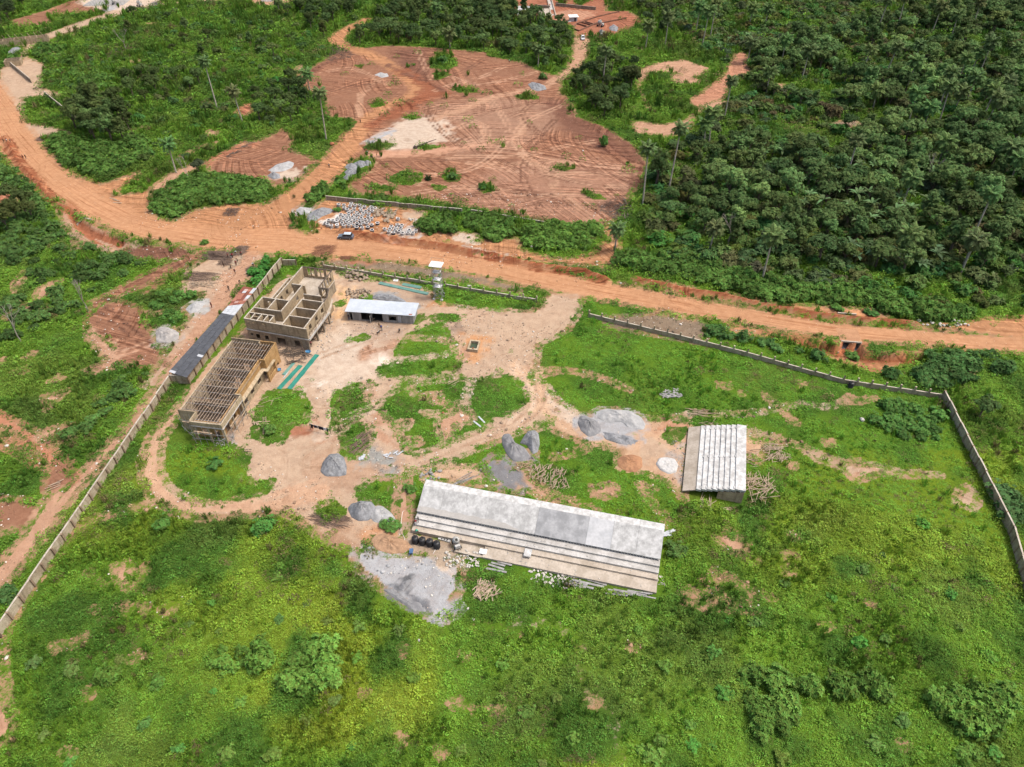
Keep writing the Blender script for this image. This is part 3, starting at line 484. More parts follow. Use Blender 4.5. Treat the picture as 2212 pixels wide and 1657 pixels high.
def survey(X, Y, near=True):
    """returns bare (m inside bare soil, negative in plants), soil colour"""
    bare = np.full(X.shape, -7.0); col = np.empty(X.shape+(3,)); col[:] = (.30, .19, .11)
    n = fbm(X, Y, 3.2, 61)-.5; nn = fbm(X, Y, 1.3, 71)-.5
    for kind, f, pts, c, soft, w, P in L:
        if kind == 'path': s, _, _ = sdl(X, Y, P, w, 7)
        else: s = sdf(X, Y, P, 7)
        e = s+(n*2.4+nn*1.2)*min(soft, 2.0)*(.5 if kind == 'path' else 1)
        if f in (zN, zR, zL) and kind == 'soil' and c == PINK: s = s-.12
        if kind == 'path' and np.max(w) <= .8: s = s-(.38 if f is zN else .1)
        if kind in ('soil', 'path'): bare = np.maximum(bare, s)
        if kind == 'green': bare = np.where(s > -6.9, np.minimum(bare, -s-.35), bare)
        if c is not None:
            k = sst(-soft*.5, soft*.5, e)[..., None]; col = col*(1-k)+np.array(c)*k
    for Q, w, c in R_:
        b, _, _ = sdl(X, Y, Q, w, 1.5); k = (sst(-.35, .25, b+nn*.9)*.95*sst(.25, .45, fbm(X, Y, 5, 66)))[..., None]; col = col*(1-k)+np.array(c)*k
    s, side, al = sdl(X, Y, ROAD, mr_w, 7)
    bare = np.maximum(bare, s); k = sst(-1.0, 1.2, s+n*2)[..., None]
    rc = np.array(ORANGE)*(1+.12*(fbm(X, Y, 18, 81)-.5))[..., None]
    col = col*(1-k)+rc*k
    for P, hh in ((BANK, 1), (BANK2, 1), (BANK3, 1)):
        b, sd2, _ = sdl(X, Y, P, 1.3, 3); k = sst(-.5, .4, b+n*1.2)[..., None]; col = col*(1-k)+np.array((.22, .075, .035))*k; bare = np.maximum(bare, b)
    for P, w, h, c in BERMS:
        b, sd2, _ = sdl(X, Y, P, w, 3); k = sst(-.6, .6, b+n*2)[..., None]; col = col*(1-k)+np.array(c)*k; bare = np.maximum(bare, b)
    for P, dep, ramp_ in LOW[:2]:
        b = sdf(X, Y, P, 4); k = (sst(-.2, .3, b)*sst(ramp_+1.2, ramp_, b)*(side < 99))[..., None]; col = col*(1-k*.9)+np.array((.27, .095, .045))*k*.9
    return bare, col, s, side, al

def build_ground():
    ys = list(np.linspace(-120, 28, 22))
    y = 30.0; st = .30
    while y < 520: ys.append(y); y += st; st = .30+.0030*(y-30)
    g = 1.08; 
    while y < 6000: ys.append(y); y += st; st *= 1.25
    ys = np.array(ys); t = np.linspace(-1, 1, 661)
    ext = np.array([1.06, 1.15, 1.3, 1.6, 2.1, 3, 5, 9, 16]); t = np.concatenate([-ext[::-1], t, ext])
    w = 62+.80*np.clip(ys, 0, 700)
    X = w[:, None]*t[None, :]; Y = np.repeat(ys[:, None], len(t), 1)
    bare, col, s, side, al = survey(X, Y)
    n = fbm(X, Y, 1.7, 91)
    Z = relief(X, Y); Z = bank(X, Y, Z, n)
    inside = np.maximum(sst(-1, .8, bare)*0, 0)
    rutz = (vn(X, Y, .9, 5)-.5)*.10*sst(-1, 1, bare)*(1-sst(0, 2, s)*.8)
    Z = Z+rutz+(fbm(X, Y, 2.2, 95)-.5)*.35*sst(.5, -2, bare)
    Z = np.where((np.abs(t)[None, :] > 1) | (Y > 520) | (Y < 29), 0, Z)
    ny, nx = X.shape; N = nx*ny
    V = np.stack([X, Y, Z], -1).reshape(-1, 3).astype(np.float32)
    i = np.arange(N).reshape(ny, nx); F = np.stack([i[:-1, :-1], i[:-1, 1:], i[1:, 1:], i[1:, :-1]], -1).reshape(-1, 4)
    cc = V[F].mean(1); cp = G(zE(1153, 628), .05); ca_, sa_ = math.cos(R(-8)), math.sin(R(-8)); lx = (cc[:, 0]-cp[0])*ca_+(cc[:, 1]-cp[1])*sa_; ly = -(cc[:, 0]-cp[0])*sa_+(cc[:, 1]-cp[1])*ca_
    F = F[~((np.abs(lx) < 2.0) & (ly > -.3) & (ly < 5.2))]       # the culvert passes under the road here
    me = bpy.data.meshes.new('ground'); me.vertices.add(N); me.vertices.foreach_set('co', V.ravel())
    nf = len(F); me.loops.add(nf*4); me.loops.foreach_set('vertex_index', F.astype(np.int32).ravel())
    me.polygons.add(nf); me.polygons.foreach_set('loop_start', np.arange(0, nf*4, 4, dtype=np.int32)); me.polygons.foreach_set('loop_total', np.full(nf, 4, np.int32))
    me.polygons.foreach_set('use_smooth', np.ones(nf, bool)); me.update(calc_edges=True)
    def fa(name, a):
        at = me.attributes.new(name, 'FLOAT', 'POINT'); at.data.foreach_set('value', np.asarray(a, np.float32).ravel())
    def ca(name, a):
        at = me.attributes.new(name, 'FLOAT_COLOR', 'POINT'); b = np.ones((N, 4), np.float32); b[:, :3] = np.asarray(a).reshape(-1, 3); at.data.foreach_set('color', b.ravel())
    fa('bare', bare); ca('soil', col); ca('plant', vegcol(X, Y)*.55); fa('lane', side); fa('along', al); fa('road', sst(-.5, 1.5, s))
    redness = sst(.40, .33, col[..., 0])*sst(1.4, 1.75, col[..., 0]/(col[..., 1]+1e-3))*(Y > 125)
    fa('tilled', redness)
    loose = sst(.9, 1.15, col[..., 2]/(col[..., 0]+1e-3)); fa('gravelly', loose)
    m = bpy.data.materials.new('ground_soil'); T = nodes(m); A = lambda n_, o='Fac': nd(T, 'ShaderNodeAttribute', attribute_name=n_).outputs[o]
    pos = nd(T, 'ShaderNodeNewGeometry').outputs['Position']
    n1 = noise(T, pos, .09, 2, .6); n2 = noise(T, pos, .55, 3, .65); n3 = noise(T, pos, 3.0, 3, .7); n4 = noise(T, pos, 11.0, 1, .7)
    sc = A('soil', 'Color')
    c = mix(T, ramp(T, n2, .35, .68, 0, .5), sc, mix(T, 1.0, sc, (.70, .62, .58), 'MULTIPLY'))
    c = mix(T, ramp(T, n1, .4, .65, 0, .35), c, mix(T, 1.0, c, (1.22, 1.2, 1.18), 'MULTIPLY'))
    c = mix(T, ramp(T, n3, .52, .75, 0, .5), c, mix(T, 1.0, c, (.55, .5, .48), 'MULTIPLY'))
    c = mix(T, ramp(T, n4, .60, .8, 0, .35), c, mix(T, 1.0, c, (1.45, 1.45, 1.45), 'MULTIPLY'))
    # wheel streaks along the roads
    cv = nd(T, 'ShaderNodeCombineXYZ', {0: mth(T, 'MULTIPLY', A('lane'), 1.5), 1: mth(T, 'MULTIPLY', A('along'), .035), 2: 0.0}).outputs[0]
    st_ = noise(T, cv, 1.0, 4, .65, .3)
    sk = mth(T, 'MULTIPLY', A('road'), ramp(T, n1, .35, .6, .35, 1))
    c = mix(T, mth(T, 'MULTIPLY', sk, ramp(T, st_, .5, .64, 0, .9)), c, mix(T, 1.0, c, (.66, .54, .48), 'MULTIPLY'))
    c = mix(T, mth(T, 'MULTIPLY', sk, ramp(T, st_, .46, .32, 0, .5)), c, mix(T, 1.0, c, (1.25, 1.25, 1.25), 'MULTIPLY'))
    # curving machine tracks on the cleared field: lines along the contours of a broad field
    xyz = nd(T, 'ShaderNodeSeparateXYZ', {0: pos}); tr = A('tilled'); ht = None; cc = c
    for (ax, ay, wv, sca, fr, sh, sd0) in ((.22, 1.0, 5.0, .016, .62, 3.1, .46), (.95, .35, 16, .012, .5, 7.7, .48), (-.3, 1.0, 9, .02, .8, 1.9, .5)):
        off = nd(T, 'ShaderNodeVectorMath', {0: pos, 1: (sh*31, sh*17, 0)}, operation='ADD').outputs[0]
        wob = noise(T, off, sca, 1, .5)
        psi = mth(T, 'ADD', mth(T, 'ADD', mth(T, 'MULTIPLY', xyz.outputs[0], ax), mth(T, 'MULTIPLY', xyz.outputs[1], ay)), mth(T, 'MULTIPLY', wob, wv*5))
        w1 = nd(T, 'ShaderNodeTexNoise', {'W': mth(T, 'MULTIPLY', psi, fr), 'Scale': 1.0, 'Detail': 3, 'Roughness': .8}, noise_dimensions='1D').outputs[0]
        msk = mth(T, 'MULTIPLY', tr, ramp(T, noise(T, off, .035, 1, .6), sd0-.04, sd0+.07))
        cc = mix(T, mth(T, 'MULTIPLY', msk, mth(T, 'MULTIPLY', ramp(T, w1, .53, .61, 0, .8), ramp(T, n2, .25, .55))), cc, mix(T, 1.0, cc, (.55, .46, .42), 'MULTIPLY'))
        cc = mix(T, mth(T, 'MULTIPLY', msk, mth(T, 'MULTIPLY', ramp(T, w1, .45, .38, 0, .65), ramp(T, n2, .7, .45))), cc, mix(T, 1.0, cc, (1.6, 1.55, 1.5), 'MULTIPLY'))
        h = mth(T, 'MULTIPLY', msk, w1); ht = h if ht is None else mth(T, 'ADD', ht, h)
    c = cc
    # faint curving wheel marks on all trodden soil
    psi = mth(T, 'ADD', mth(T, 'MULTIPLY', xyz.outputs[0], .8), mth(T, 'ADD', mth(T, 'MULTIPLY', xyz.outputs[1], .55), mth(T, 'MULTIPLY', noise(T, pos, .03, 2), 90)))
    w2 = nd(T, 'ShaderNodeTexNoise', {'W': mth(T, 'MULTIPLY', psi, 1.0), 'Scale': 1.0, 'Detail': 2}, noise_dimensions='1D').outputs[0]
    mk2 = mth(T, 'MULTIPLY', ramp(T, noise(T, pos, .06, 3), .47, .6), mth(T, 'SUBTRACT', 1.0, A('gravelly'), clamp=True))
    c = mix(T, mth(T, 'MULTIPLY', mk2, ramp(T, w2, .52, .64, 0, .4)), c, mix(T, 1.0, c, (.66, .58, .52), 'MULTIPLY'))
    # stones: small pale and dark specks
    vo = nd(T, 'ShaderNodeTexVoronoi', {'Vector': pos, 'Scale': 1.3}); vd = vo.outputs['Distance']; vc = nd(T, 'ShaderNodeSeparateColor', {0: vo.outputs['Color']}).outputs[0]
    spk = mth(T, 'MULTIPLY', mth(T, 'LESS_THAN', vd, .13), mth(T, 'GREATER_THAN', vc, .8))
    c = mix(T, mth(T, 'MULTIPLY', spk, .7), c, (.55, .45, .36))
    # plants
    pc = A('plant', 'Color'); pc = mix(T, ramp(T, n3, .35, .7, 0, .75), pc, mix(T, 1.0, pc, (.42, .45, .4), 'MULTIPLY')); pc = mix(T, ramp(T, n4, .5, .75, 0, .6), pc, mix(T, 1.0, pc, (1.7, 1.6, 1.3), 'MULTIPLY'))
    pc = mix(T, ramp(T, n2, .62, .8, 0, .6), pc, (.14, .105, .055))
    e = mth(T, 'ADD', A('bare'), mth(T, 'ADD', mth(T, 'MULTIPLY', mth(T, 'SUBTRACT', n2, .5), 2.2), mth(T, 'MULTIPLY', mth(T, 'SUBTRACT', n3, .5), 1.4)))
    # tufts that come up in the soil
    tuft = mth(T, 'MULTIPLY', ramp(T, noise(T, pos, .8, 3, .75), .60, .68), ramp(T, noise(T, pos, .07, 3), .42, .55))
    e = mth(T, 'SUBTRACT', e, mth(T, 'MULTIPLY', tuft, mth(T, 'MULTIPLY_ADD', A('road'), -1.5, 1.6)))
    k = ramp(T, e, -.35, .25)
    c = mix(T, k, pc, c)
    hgt = mth(T, 'ADD', mth(T, 'MULTIPLY', n3, .6), mth(T, 'MULTIPLY', n4, .3))
    out(T, c, .95, hgt, .7, .25, spec=.1)
    me.materials.append(m)
    o = bpy.data.objects.new('ground', me); C.objects.link(o); o['kind'] = 'structure'
    return o
ground = build_ground()
def gz(x, y):
    a = relief(np.array([[float(x)]]), np.array([[float(y)]])); return float(a[0, 0])
def at(f, x, y, dz=0.0):
    p = G(f(x, y)); z = gz(*p)
    if z < -.4: p = G(f(x, y), z)
    return (p[0], p[1], z+dz)
# ================================================================== BUILDINGS AND WALLS
CONC = mat('concrete', (.50, .485, .46), (.34, .325, .30), .35, fine=3.0)
CONCL = mat('pale_concrete', (.51, .51, .50), (.33, .33, .32), .75, fine=1.6, streak=True)
CONCW = mat('white_concrete', (.57, .57, .555), (.38, .375, .36), .9, fine=2.2)
CONCD = mat('wet_dark_concrete', (.22, .225, .23), (.36, .365, .37), .45, fine=2.0, streak=True)
CONCM = mat('drying_concrete', (.38, .39, .40), (.50, .505, .51), .3, fine=2.0, streak=True)
CONCT = mat('dusty_concrete', (.46, .40, .33), (.33, .28, .22), .4, fine=2.5)
SCREED = mat('fresh_screed', (.36, .345, .32), (.42, .40, .37), .5, fine=3)
BLOCK = mat('sandcrete_block', (.47, .375, .25), (.33, .255, .165), .45, fine=2.2, courses=True)
BLOCKG = mat('grey_block', (.40, .335, .245), (.24, .195, .145), .5, fine=2.2, courses=True)
BLOCKT = mat('block_top_course', (.50, .45, .37), (.36, .31, .25), .8, fine=4)
OCHRE = mat('ochre_render', (.50, .32, .15), (.40, .24, .10), .5, fine=2.5, courses=True)
CREAM = mat('cream_render', (.52, .43, .30), (.40, .32, .21), .5, fine=2.5, courses=True)
WALLC = mat('compound_wall_render', (.50, .43, .32), (.36, .29, .20), .35, fine=2.0, courses=True)
PILC = mat('compound_pillar', (.30, .22, .15), (.20, .14, .095), .6, fine=2.5)
DARKI = mat('painted_shade', (.05, .045, .04), (.03, .027, .025)); WOOD = mat('timber', (.36, .25, .15), (.24, .16, .10), 1.2, fine=8)  # DARKI: near-black colour painted in for the shade of interiors and openings
WOODG = mat('weathered_board', (.33, .325, .315), (.20, .195, .185), .9, fine=6, streak=True); WOODP = mat('pale_timber', (.42, .33, .24), (.29, .215, .145), 1.2)
WOODD = mat('dark_timber', (.13, .10, .08), (.08, .065, .05), 1.2)
IRON = mat('scaffold_steel', (.42, .42, .42), (.28, .28, .28), 1.5, rough=.5, metal=.6); RUSTB = mat('rusty_bar', (.16, .08, .05), (.10, .05, .035), 2)
ROOFD = mat('dark_roof_sheet', (.062, .066, .075), (.085, .09, .10), .8, rough=.55, fine=5); ROOFD2 = mat('dark_roof_sheet_worn', (.085, .09, .10), (.06, .063, .07), .8, rough=.55)
RUST1 = mat('rust_sheet', (.22, .075, .05), (.15, .05, .035), .9); RUST2 = mat('rust_sheet_light', (.34, .15, .10), (.25, .10, .07), .9); METL = mat('bare_metal_sheet', (.50, .52, .54), (.38, .40, .42), .8, rough=.45, bs=.1)
WHITE_ = mat('white_paint', (.78, .78, .77), (.66, .66, .65), 1, rough=.5)
def xf(o, rz, x, y): c, s = math.cos(rz), math.sin(rz); return (o[0]+x*c-y*s, o[1]+x*s+y*c)
def foot(o, rz, pts): FOOT.append([xf(o, rz, *p) for p in pts])
def wall(root, p0, p1, z0, z1, th=.22, m=BLOCK, holes=(), name='wall', top=None):
    """one straight wall with openings (s0, s1, h0, h1) measured along it"""
    L_ = math.hypot(p1[0]-p0[0], p1[1]-p0[1]); a = math.atan2(p1[1]-p0[1], p1[0]-p0[0]); mb = MB(); s = 0
    for (s0, s1, h0, h1) in sorted(holes):
        if s0 > s: mb.box(s, s0, -th/2, th/2, z0, z1)
        if h0 > z0: mb.box(s0, s1, -th/2, th/2, z0, h0)
        if h1 < z1: mb.box(s0, s1, -th/2, th/2, h1, z1)
        s = s1
    if s < L_: mb.box(s, L_, -th/2, th/2, z0, z1)
    o = part(name, mb, m, root, loc=(p0[0], p0[1], 0), rz=a)
    if top: part('coping', MB().box(-.02, L_+.02, -th/2-.03, th/2+.03, z1+.002, z1+.09), top, o)
    return o
def slab(root, P, z0, z1, m, name='slab', label=None): return part(name, MB().prism(P, z0, z1), m, root, label)

# ---- long grandstand
LO_, LR = (-18.0, 75.6), R(-13.6); foot(LO_, LR, [(-1.3, 1.2), (43.2, 1.2), (43.2, 13), (-1.3, 13)])
st = thing('grandstand', 'long concrete grandstand with stepped tiers and a sloping pale slab above them', 'grandstand', (LO_[0], LO_[1], 0), LR)
xs = [-1.1, 3.1, 7.4, 11.6, 16.2, 20.9, 30.0, 34.4, 38.8, 43.1]; pm = [CONCL, CONCL, CONCL, CONCL, CONCL, CONCD, CONCM, CONCL, CONCL]
for i in range(9):
    a, b = xs[i]+.012, xs[i+1]-.012
    lab = {5: 'dark damp slab panel', 6: 'half dried grey slab panel'}.get(i)
    part('slab_panel', MB().prism([(a, 7.0), (b, 7.0), (b, 11.5), (a, 11.5)], [2.0, 2.0, 4.1, 4.1], [2.18, 2.18, 4.33, 4.33]), pm[i], st, lab)
    part('top_walkway', MB().prism([(a, 11.502), (b, 11.502), (b, 12.9), (a, 12.9)], [4.1]*4, [4.335, 4.335, 4.42, 4.42]), CONCW, st)
sc_ = MB(); n_ = 22
for i in range(n_):
    a, b = -1.1+19*i/n_, -1.1+19*(i+1)/n_; u = lambda x: 7.95+.06*math.sin(x*2.1)+.05*math.sin(x*5)-(max(0, x-13)/5)**2*.75
    f_ = lambda y: 2.185+(y-7.0)*.4778
    sc_.prism([(a, 7.0), (b, 7.0), (b, u(b)), (a, u(a))], [f_(7)]*2+[f_(u(b)), f_(u(a))], [f_(7)+.06]*2+[f_(u(b))+.05, f_(u(a))+.05])
part('screed', sc_, SCREED, st, 'strip of fresh grey screed along the lower edge of the slab')
for (y0, y1, z) in ((3.72, 4.8, .8), (4.8, 5.9, 1.2), (5.9, 7.75, 1.6)):
    part('step', MB().box(-1.1, 43.1, y0+.004, y1, -.3, z), CONCT if z < 1 else CONC, st)
part('front_platform', MB().box(7.6, 8.1, 1.4, 3.715, -.3, .40).box(12.75, 43.1, 1.4, 3.715, -.3, .40).box(8.1, 12.75, 1.4, 1.75, -.3, .30).box(8.1, 12.75, 1.75, 3.715, -.3, .06), CONCT, st, 'front platform with a wet sunken bay')
part('back_wall', MB().box(-1.1, 43.1, 7.76, 7.9, 1.0, 2.0).box(-1.1, 43.1, 12.6, 12.85, -.3, 4.09), BLOCKG, st)
for x in (-1.1, 42.9): part('end_wall', MB().prism([(x, 7.92), (x+.2, 7.92), (x+.2, 12.59), (x, 12.59)], -.3, [2.4, 2.4, 4.08, 4.08]), BLOCKG, st)
sm = MB().box(-.05, .05, -.05, .05, 0, .40).mesh('starter_stub', CONCW)
for i in range(84): put('starter_stub', sm, st, (-.9+i*.525, 7.03, 1.602))
for (x, y, z) in ((11.9, 1.2, .3),):
    for i in range(11):
        o = part('hollow_block', MB().box(-.2, .2, -.1, .1, 0, .18), BLOCKT, st, loc=(7.9+i*.42, 1.48-.02*i, .305), rz=R(3))

# ---- small stand on the right
SO, SR = (32.55, 88.9), R(-14.4); foot(SO, SR, [(-.1, -.1), (11.2, -.1), (11.2, 17.9), (-.1, 17.9)])
ss = thing('grandstand', 'small square concrete grandstand with eight white steps, open underneath', 'grandstand', (SO[0], SO[1], 0), SR)
part('lower_landing', MB().prism([(0, 0), (2.4, 0), (2.4, 17.8), (0, 17.8)], [.35, 1.3, 1.3, .35], [.62, 1.55, 1.55, .62]), CONCT, ss)
for i in range(8):
    x0 = 2.42+i*.975; x1 = x0+.975 if i < 7 else 11.1; z = 1.80+i*.28
    part('step', MB().box(x0+.004, x1, 0, 17.8, z-.5, z), CONCW, ss)
    for y in (.25, 8.5, 16.6): part('half_step', MB().box(x0-.26, x0, y, y+.6, z-.28+.003, z-.14), CONCW, ss) if i else None
part('joint', MB().box(2.43, 11.09, 13.4, 13.44, .9, 1.1), CONC, ss)
for y in (.05, 17.5): part('end_wall', MB().prism([(6.4, y), (11.0, y), (11.0, y+.22), (6.4, y+.22)], -.2, [2.1, 3.0, 3.0, 2.1]), BLOCK, ss)
for x in (8.4, 9.3, 10.2): part('stub_column', MB().box(x, x+.22, .06, .26, 2.5, 3.4), BLOCKT, ss)
part('back_wall', MB().box(10.8, 11.0, .28, 17.48, -.2, 3.4), BLOCK, ss)
for y in (4, 8.8, 13.5): part('raker', MB().prism([(3, y), (10.7, y), (10.7, y+.25), (3, y+.25)], -.1, [.8, 3.4, 3.4, .8]), CONC, ss)

# ---- hall with open roof frame
HO, HR = (-68.5, 106.2), R(-9); foot(HO, HR, [(-.4, -3.2), (11.2, -3.2), (11.2, 6.4), (10.6, 7), (10.6, 17), (11.8, 17.2), (11.6, 24.9), (-.4, 24.9)])
ha = thing('unfinished_hall', 'unfinished ochre hall with an open grid of roof timbers', 'building', (HO[0], HO[1], 0), HR)
H_ = 5.5; V_ = [0, 0, 0]
wall(ha, (.11, 0), (.11, 24.5), -.2, 5.1, m=CREAM, holes=[(3, 4.4, 1, 2.3), (7, 8.4, 1, 2.3), (11, 12.4, 1, 2.3), (15, 16.4, 1, 2.3), (19, 20.4, 1, 2.3)])
wall(ha, (0, 24.4), (7.1, 24.4), -.2, 5.75, m=BLOCK); wall(ha, (7.1, 24.28), (10.85, 24.28), -.2, 5.75, m=OCHRE); part('parapet_step', MB().box(6.95, 7.15, 23.6, 24.15, 4.9, 5.75), BLOCK, ha)
wall(ha, (10.75, 18.0), (10.75, 24.15), -.2, 5.72, m=OCHRE, holes=[(3.7, 5.2, -.2, 0.9)]); wall(ha, (9.62, 18.0), (10.62, 18.0), 3.3, 5.7, m=OCHRE)
wall(ha, (9.5, 6.4), (9.5, 17.85), 3.25, 5.55, m=OCHRE); wall(ha, (9.75, 6.4), (9.75, 17.85), -.2, 3.0, m=BLOCK, holes=[(1.6, 3.0, .9, 2.3), (4.8, 6.2, .9, 2.3), (8.2, 9.8, .9, 2.3)])
wall(ha, (9.4, 6.26), (10.85, 6.26), -.2, 5.7, m=CREAM)
wall(ha, (10.75, -2.7), (10.75, 6.12), 4.35, 5.6, m=CREAM); wall(ha, (9.4, -1.2), (9.4, 6.1), -.2, 4.6, m=OCHRE, holes=[(1.2, 2.6, .2, 2.2), (4, 5.6, .9, 2.3)])
wall(ha, (0, 0), (3.9, 0), -.2, 5.65, m=CREAM); wall(ha, (3.9, -2.7), (10.85, -2.7), 4.55, 5.5, m=CREAM); wall(ha, (3.95, -2.6), (3.95, .1), 4.4, 5.6, m=CREAM)
wall(ha, (4.0, -1.3), (9.3, -1.3), -.2, 4.4, m=OCHRE, holes=[(1.0, 2.3, .9, 2.3), (3.5, 4.7, -.2, 2.2)])
slab(ha, [(3.9, -2.85), (11.0, -2.85), (11.0, 6.1), (9.6, 6.1), (9.6, -1.15), (3.9, -1.15)], 4.2, 4.34, CONC, 'canopy_slab')
slab(ha, [(9.35, 6.45), (10.55, 6.45), (10.55, 17.4), (9.35, 17.4)], 3.05, 3.22, CREAM, 'verandah_slab')
slab(ha, [(9.7, 17.0), (11.5, 17.0), (11.5, 21.3), (10.9, 21.3), (10.9, 17.9), (9.7, 17.9)], 3.0, 3.2, CREAM, 'porch_slab')
for (x, y) in ((11.3, 20.9), (11.3, 17.2), (10.6, -2.4), (10.6, 1.6), (10.6, 5.7), (4.1, -2.5), (7.3, -2.5)): part('column', MB().box(x-.18, x+.18, y-.18, y+.18, -.2, 2.99 if x > 11 else 4.19), OCHRE if x > 11 else CREAM, ha)
wall(ha, (11.3, 17.4), (11.3, 20.6), -.2, 1.1, m=OCHRE)
part('floor', MB().box(.25, 9.4, .1, 24.2, -.1, .06).box(4.1, 9.3, -1.2, .1, -.1, .058), mat('hall_floor', (.15, .11, .08), (.05, .04, .032), .35, fine=2), ha)
for y in (5.2, 10.4, 15.6, 20.2): wall(ha, (.25, y), (9.3, y), 0, 3.4 if y != 15.6 else 4.2, m=BLOCKG, holes=[(3.6, 5.0, 0, 2.1)], name='partition')
rafm = MB().box(-.035, .035, 0, 24.0, -.05, .05).mesh('roof_timber', mat('bleached_timber', (.44, .35, .27), (.27, .20, .15), 1.2)); rfm2 = MB().box(-.035, .035, 0, 26.6, -.05, .05).mesh('roof_timber', mat('bleached_timber', (.44, .35, .27), (.27, .20, .15), 1.2))
for i in range(15):
    x = .75+i*.66; o = put('roof_timber', rfm2 if x > 4.1 else rafm, ha, (x, (.2 if x <= 4.1 else -2.5), 5.16+.02*math.sin(i*3))); 
    if x > 9.4: o.hide_render = False
xm = MB().box(0, 9.3, -.035, .035, -.05, .04).mesh('cross_timber', WOODG)
for i in range(13): put('cross_timber', xm, ha, (.2, .9+i*1.9, 5.06)).scale = (1, 1, 1)
for y in (-1.6, ): put('cross_timber', xm, ha, (4.1, y, 5.06)).scale = (.68, 1, 1)
pr = random.Random(4); pm_ = MB().tube([(0, 0, 0), (.05, .03, 2.6), (0, 0, 5.0)], .055, 5).mesh('prop', WOODD)
for i in range(10):
    for j in range(22):
        if pr.random() < .5: put('prop', pm_, ha, (.6+i*.95+pr.uniform(-.2, .2), .7+j*1.08+pr.uniform(-.25, .25), .02)).rotation_euler = (pr.uniform(-.05, .05), pr.uniform(-.05, .05), 0)
lm = MB().box(0, 3.2, -.07, .07, -.02, .02).mesh('loose_board', WOOD)
for i in range(34):
    o = put('loose_board', lm, ha, (pr.uniform(.4, 6.5), pr.uniform(.6, 23), pr.choice((.1, 2.9, 3.4, 4.6))), pr.uniform(0, 3.14)); o.scale = (pr.uniform(.5, 1), 1, 1)
sp_ = MB().tube([(0, 0, 0), (.03, .02, 3), (0, 0, 5.4)], .045, 5).mesh('scaffold_pole', WOODG)
for x, y in ((.3, -.7), (1.6, -.9), (3.0, -1.0), (4.3, -3.6), (5.6, -3.8), (7.0, -3.7), (8.4, -3.8), (9.8, -3.7), (11.3, -3.4), (11.6, -1.4), (11.7, .6), (11.7, 2.7), (11.7, 4.8), (11.5, 6.9)): put('scaffold_pole', sp_, ha, (x, y, -.1)).rotation_euler = (pr.uniform(-.06, .06), pr.uniform(-.06, .06), 0)
for a, b in (((.1, -.8, 3.6), (3.3, -1.1, 3.6)), ((4.0, -3.7, 3.2), (11.4, -3.6, 3.3)), ((11.6, -3.6, 3.2), (11.8, 7, 3.3)), ((4, -3.7, 1.7), (10.5, -3.7, 1.8)), ((11.7, -3, 1.8), (11.6, 5, 1.7)), ((.1, -.8, 1.8), (4.1, -3.4, 1.8))): part('scaffold_rail', MB().bar(a, b, .07), WOODG, ha)
for a, b in (((4.6, -3.3, 3.38), (8.6, -3.4, 3.38)), ((11.35, -1.0, 3.4), (11.4, 2.6, 3.4)), ((.4, -.6, 2.9), (3.0, -.7, 2.9)), ((11.3, 3.0, 2.1), (11.4, 6, 2.1))): part('scaffold_board', MB().bar(a, b, .28, .05), WOODP, ha)

# ---- roofless two-storey building
TO, TR_ = (-63.5, 137.2), R(-13); foot(TO, TR_, [(-.4, -1), (17, -1.4), (17, 11), (16.6, 13), (15, 16.5), (12.3, 16.6), (12.2, 24.8), (2.8, 24.8), (2.8, 21), (.4, 21), (.4, 11.5), (-.4, 9.5)])
tb = thing('roofless_building', 'roofless two-storey block building with open rooms on its upper floor', 'building', (TO[0], TO[1], 0), TR_)
wall(tb, (0, -.1), (15.6, -.6), -.2, 3.1, m=BLOCKG, holes=[(.6, 1.3, 1.5, 2.2), (2.0, 3.1, .9, 2.2), (4.3, 5.4, .9, 2.2), (7.6, 9.8, -.2, 2.2), (12.2, 14.3, -.2, 2.2)], name='ground_floor_wall')
slab(tb, [(-.15, -.3), (16.7, -1.1), (16.7, 10.2), (16.0, 12.8), (14.9, 16.3), (12.0, 16.3), (11.8, 24.6), (3.1, 24.6), (3.1, 21), (.7, 21), (.7, 11.3), (-.15, 9.2)], 3.1, 3.3, CONCT, 'upper_floor_slab')
wall(tb, (0, -.1), (16.3, -.75), 3.302, 6.3, m=BLOCK, holes=[(.7, 1.3, 5.3, 5.8), (2.1, 2.7, 5.3, 5.8), (4.5, 5.2, 5.3, 5.8)], top=BLOCKT)
wall(tb, (0, .02), (0, 9), -.2, 3.09, m=BLOCKG); wall(tb, (0, .02), (0, 9), 3.302, 6.3, m=BLOCK, holes=[(2, 3.2, 4.2, 5.5), (5.5, 6.8, 4.2, 5.5)], top=BLOCKT)
wall(tb, (0, 9.0), (7.2, 9.0), 3.302, 6.3, m=BLOCK, top=BLOCKT, holes=[(1, 2, 4.2, 5.4)]); wall(tb, (0.8, 9.12), (.8, 21), -.2, 3.09, m=BLOCKG)
wall(tb, (.95, 9.15), (.95, 20.6), 3.302, 4.7, m=BLOCK, top=BLOCKT); wall(tb, (3.3, 9.15), (3.3, 24.3), 3.302, 6.3, m=BLOCK, top=BLOCKT, holes=[(2, 3, 4, 5.4), (5, 6, 4, 5.4), (8, 9, 4, 5.4)])
for y in (11.4, 13.7, 16.0, 18.3, 20.55): wall(tb, (1.08, y), (3.15, y), 3.302, 4.7, m=BLOCK)
wall(tb, (3.3, 24.3), (11.6, 24.3), 3.302, 6.3, m=BLOCK, top=WOODD, holes=[(1.2, 2.0, 3.9, 6.1), (2.3, 3.1, 3.9, 6.1), (3.9, 4.7, 3.9, 6.1), (5.0, 5.8, 3.9, 6.1), (6.5, 7.6, 3.9, 6.1)])
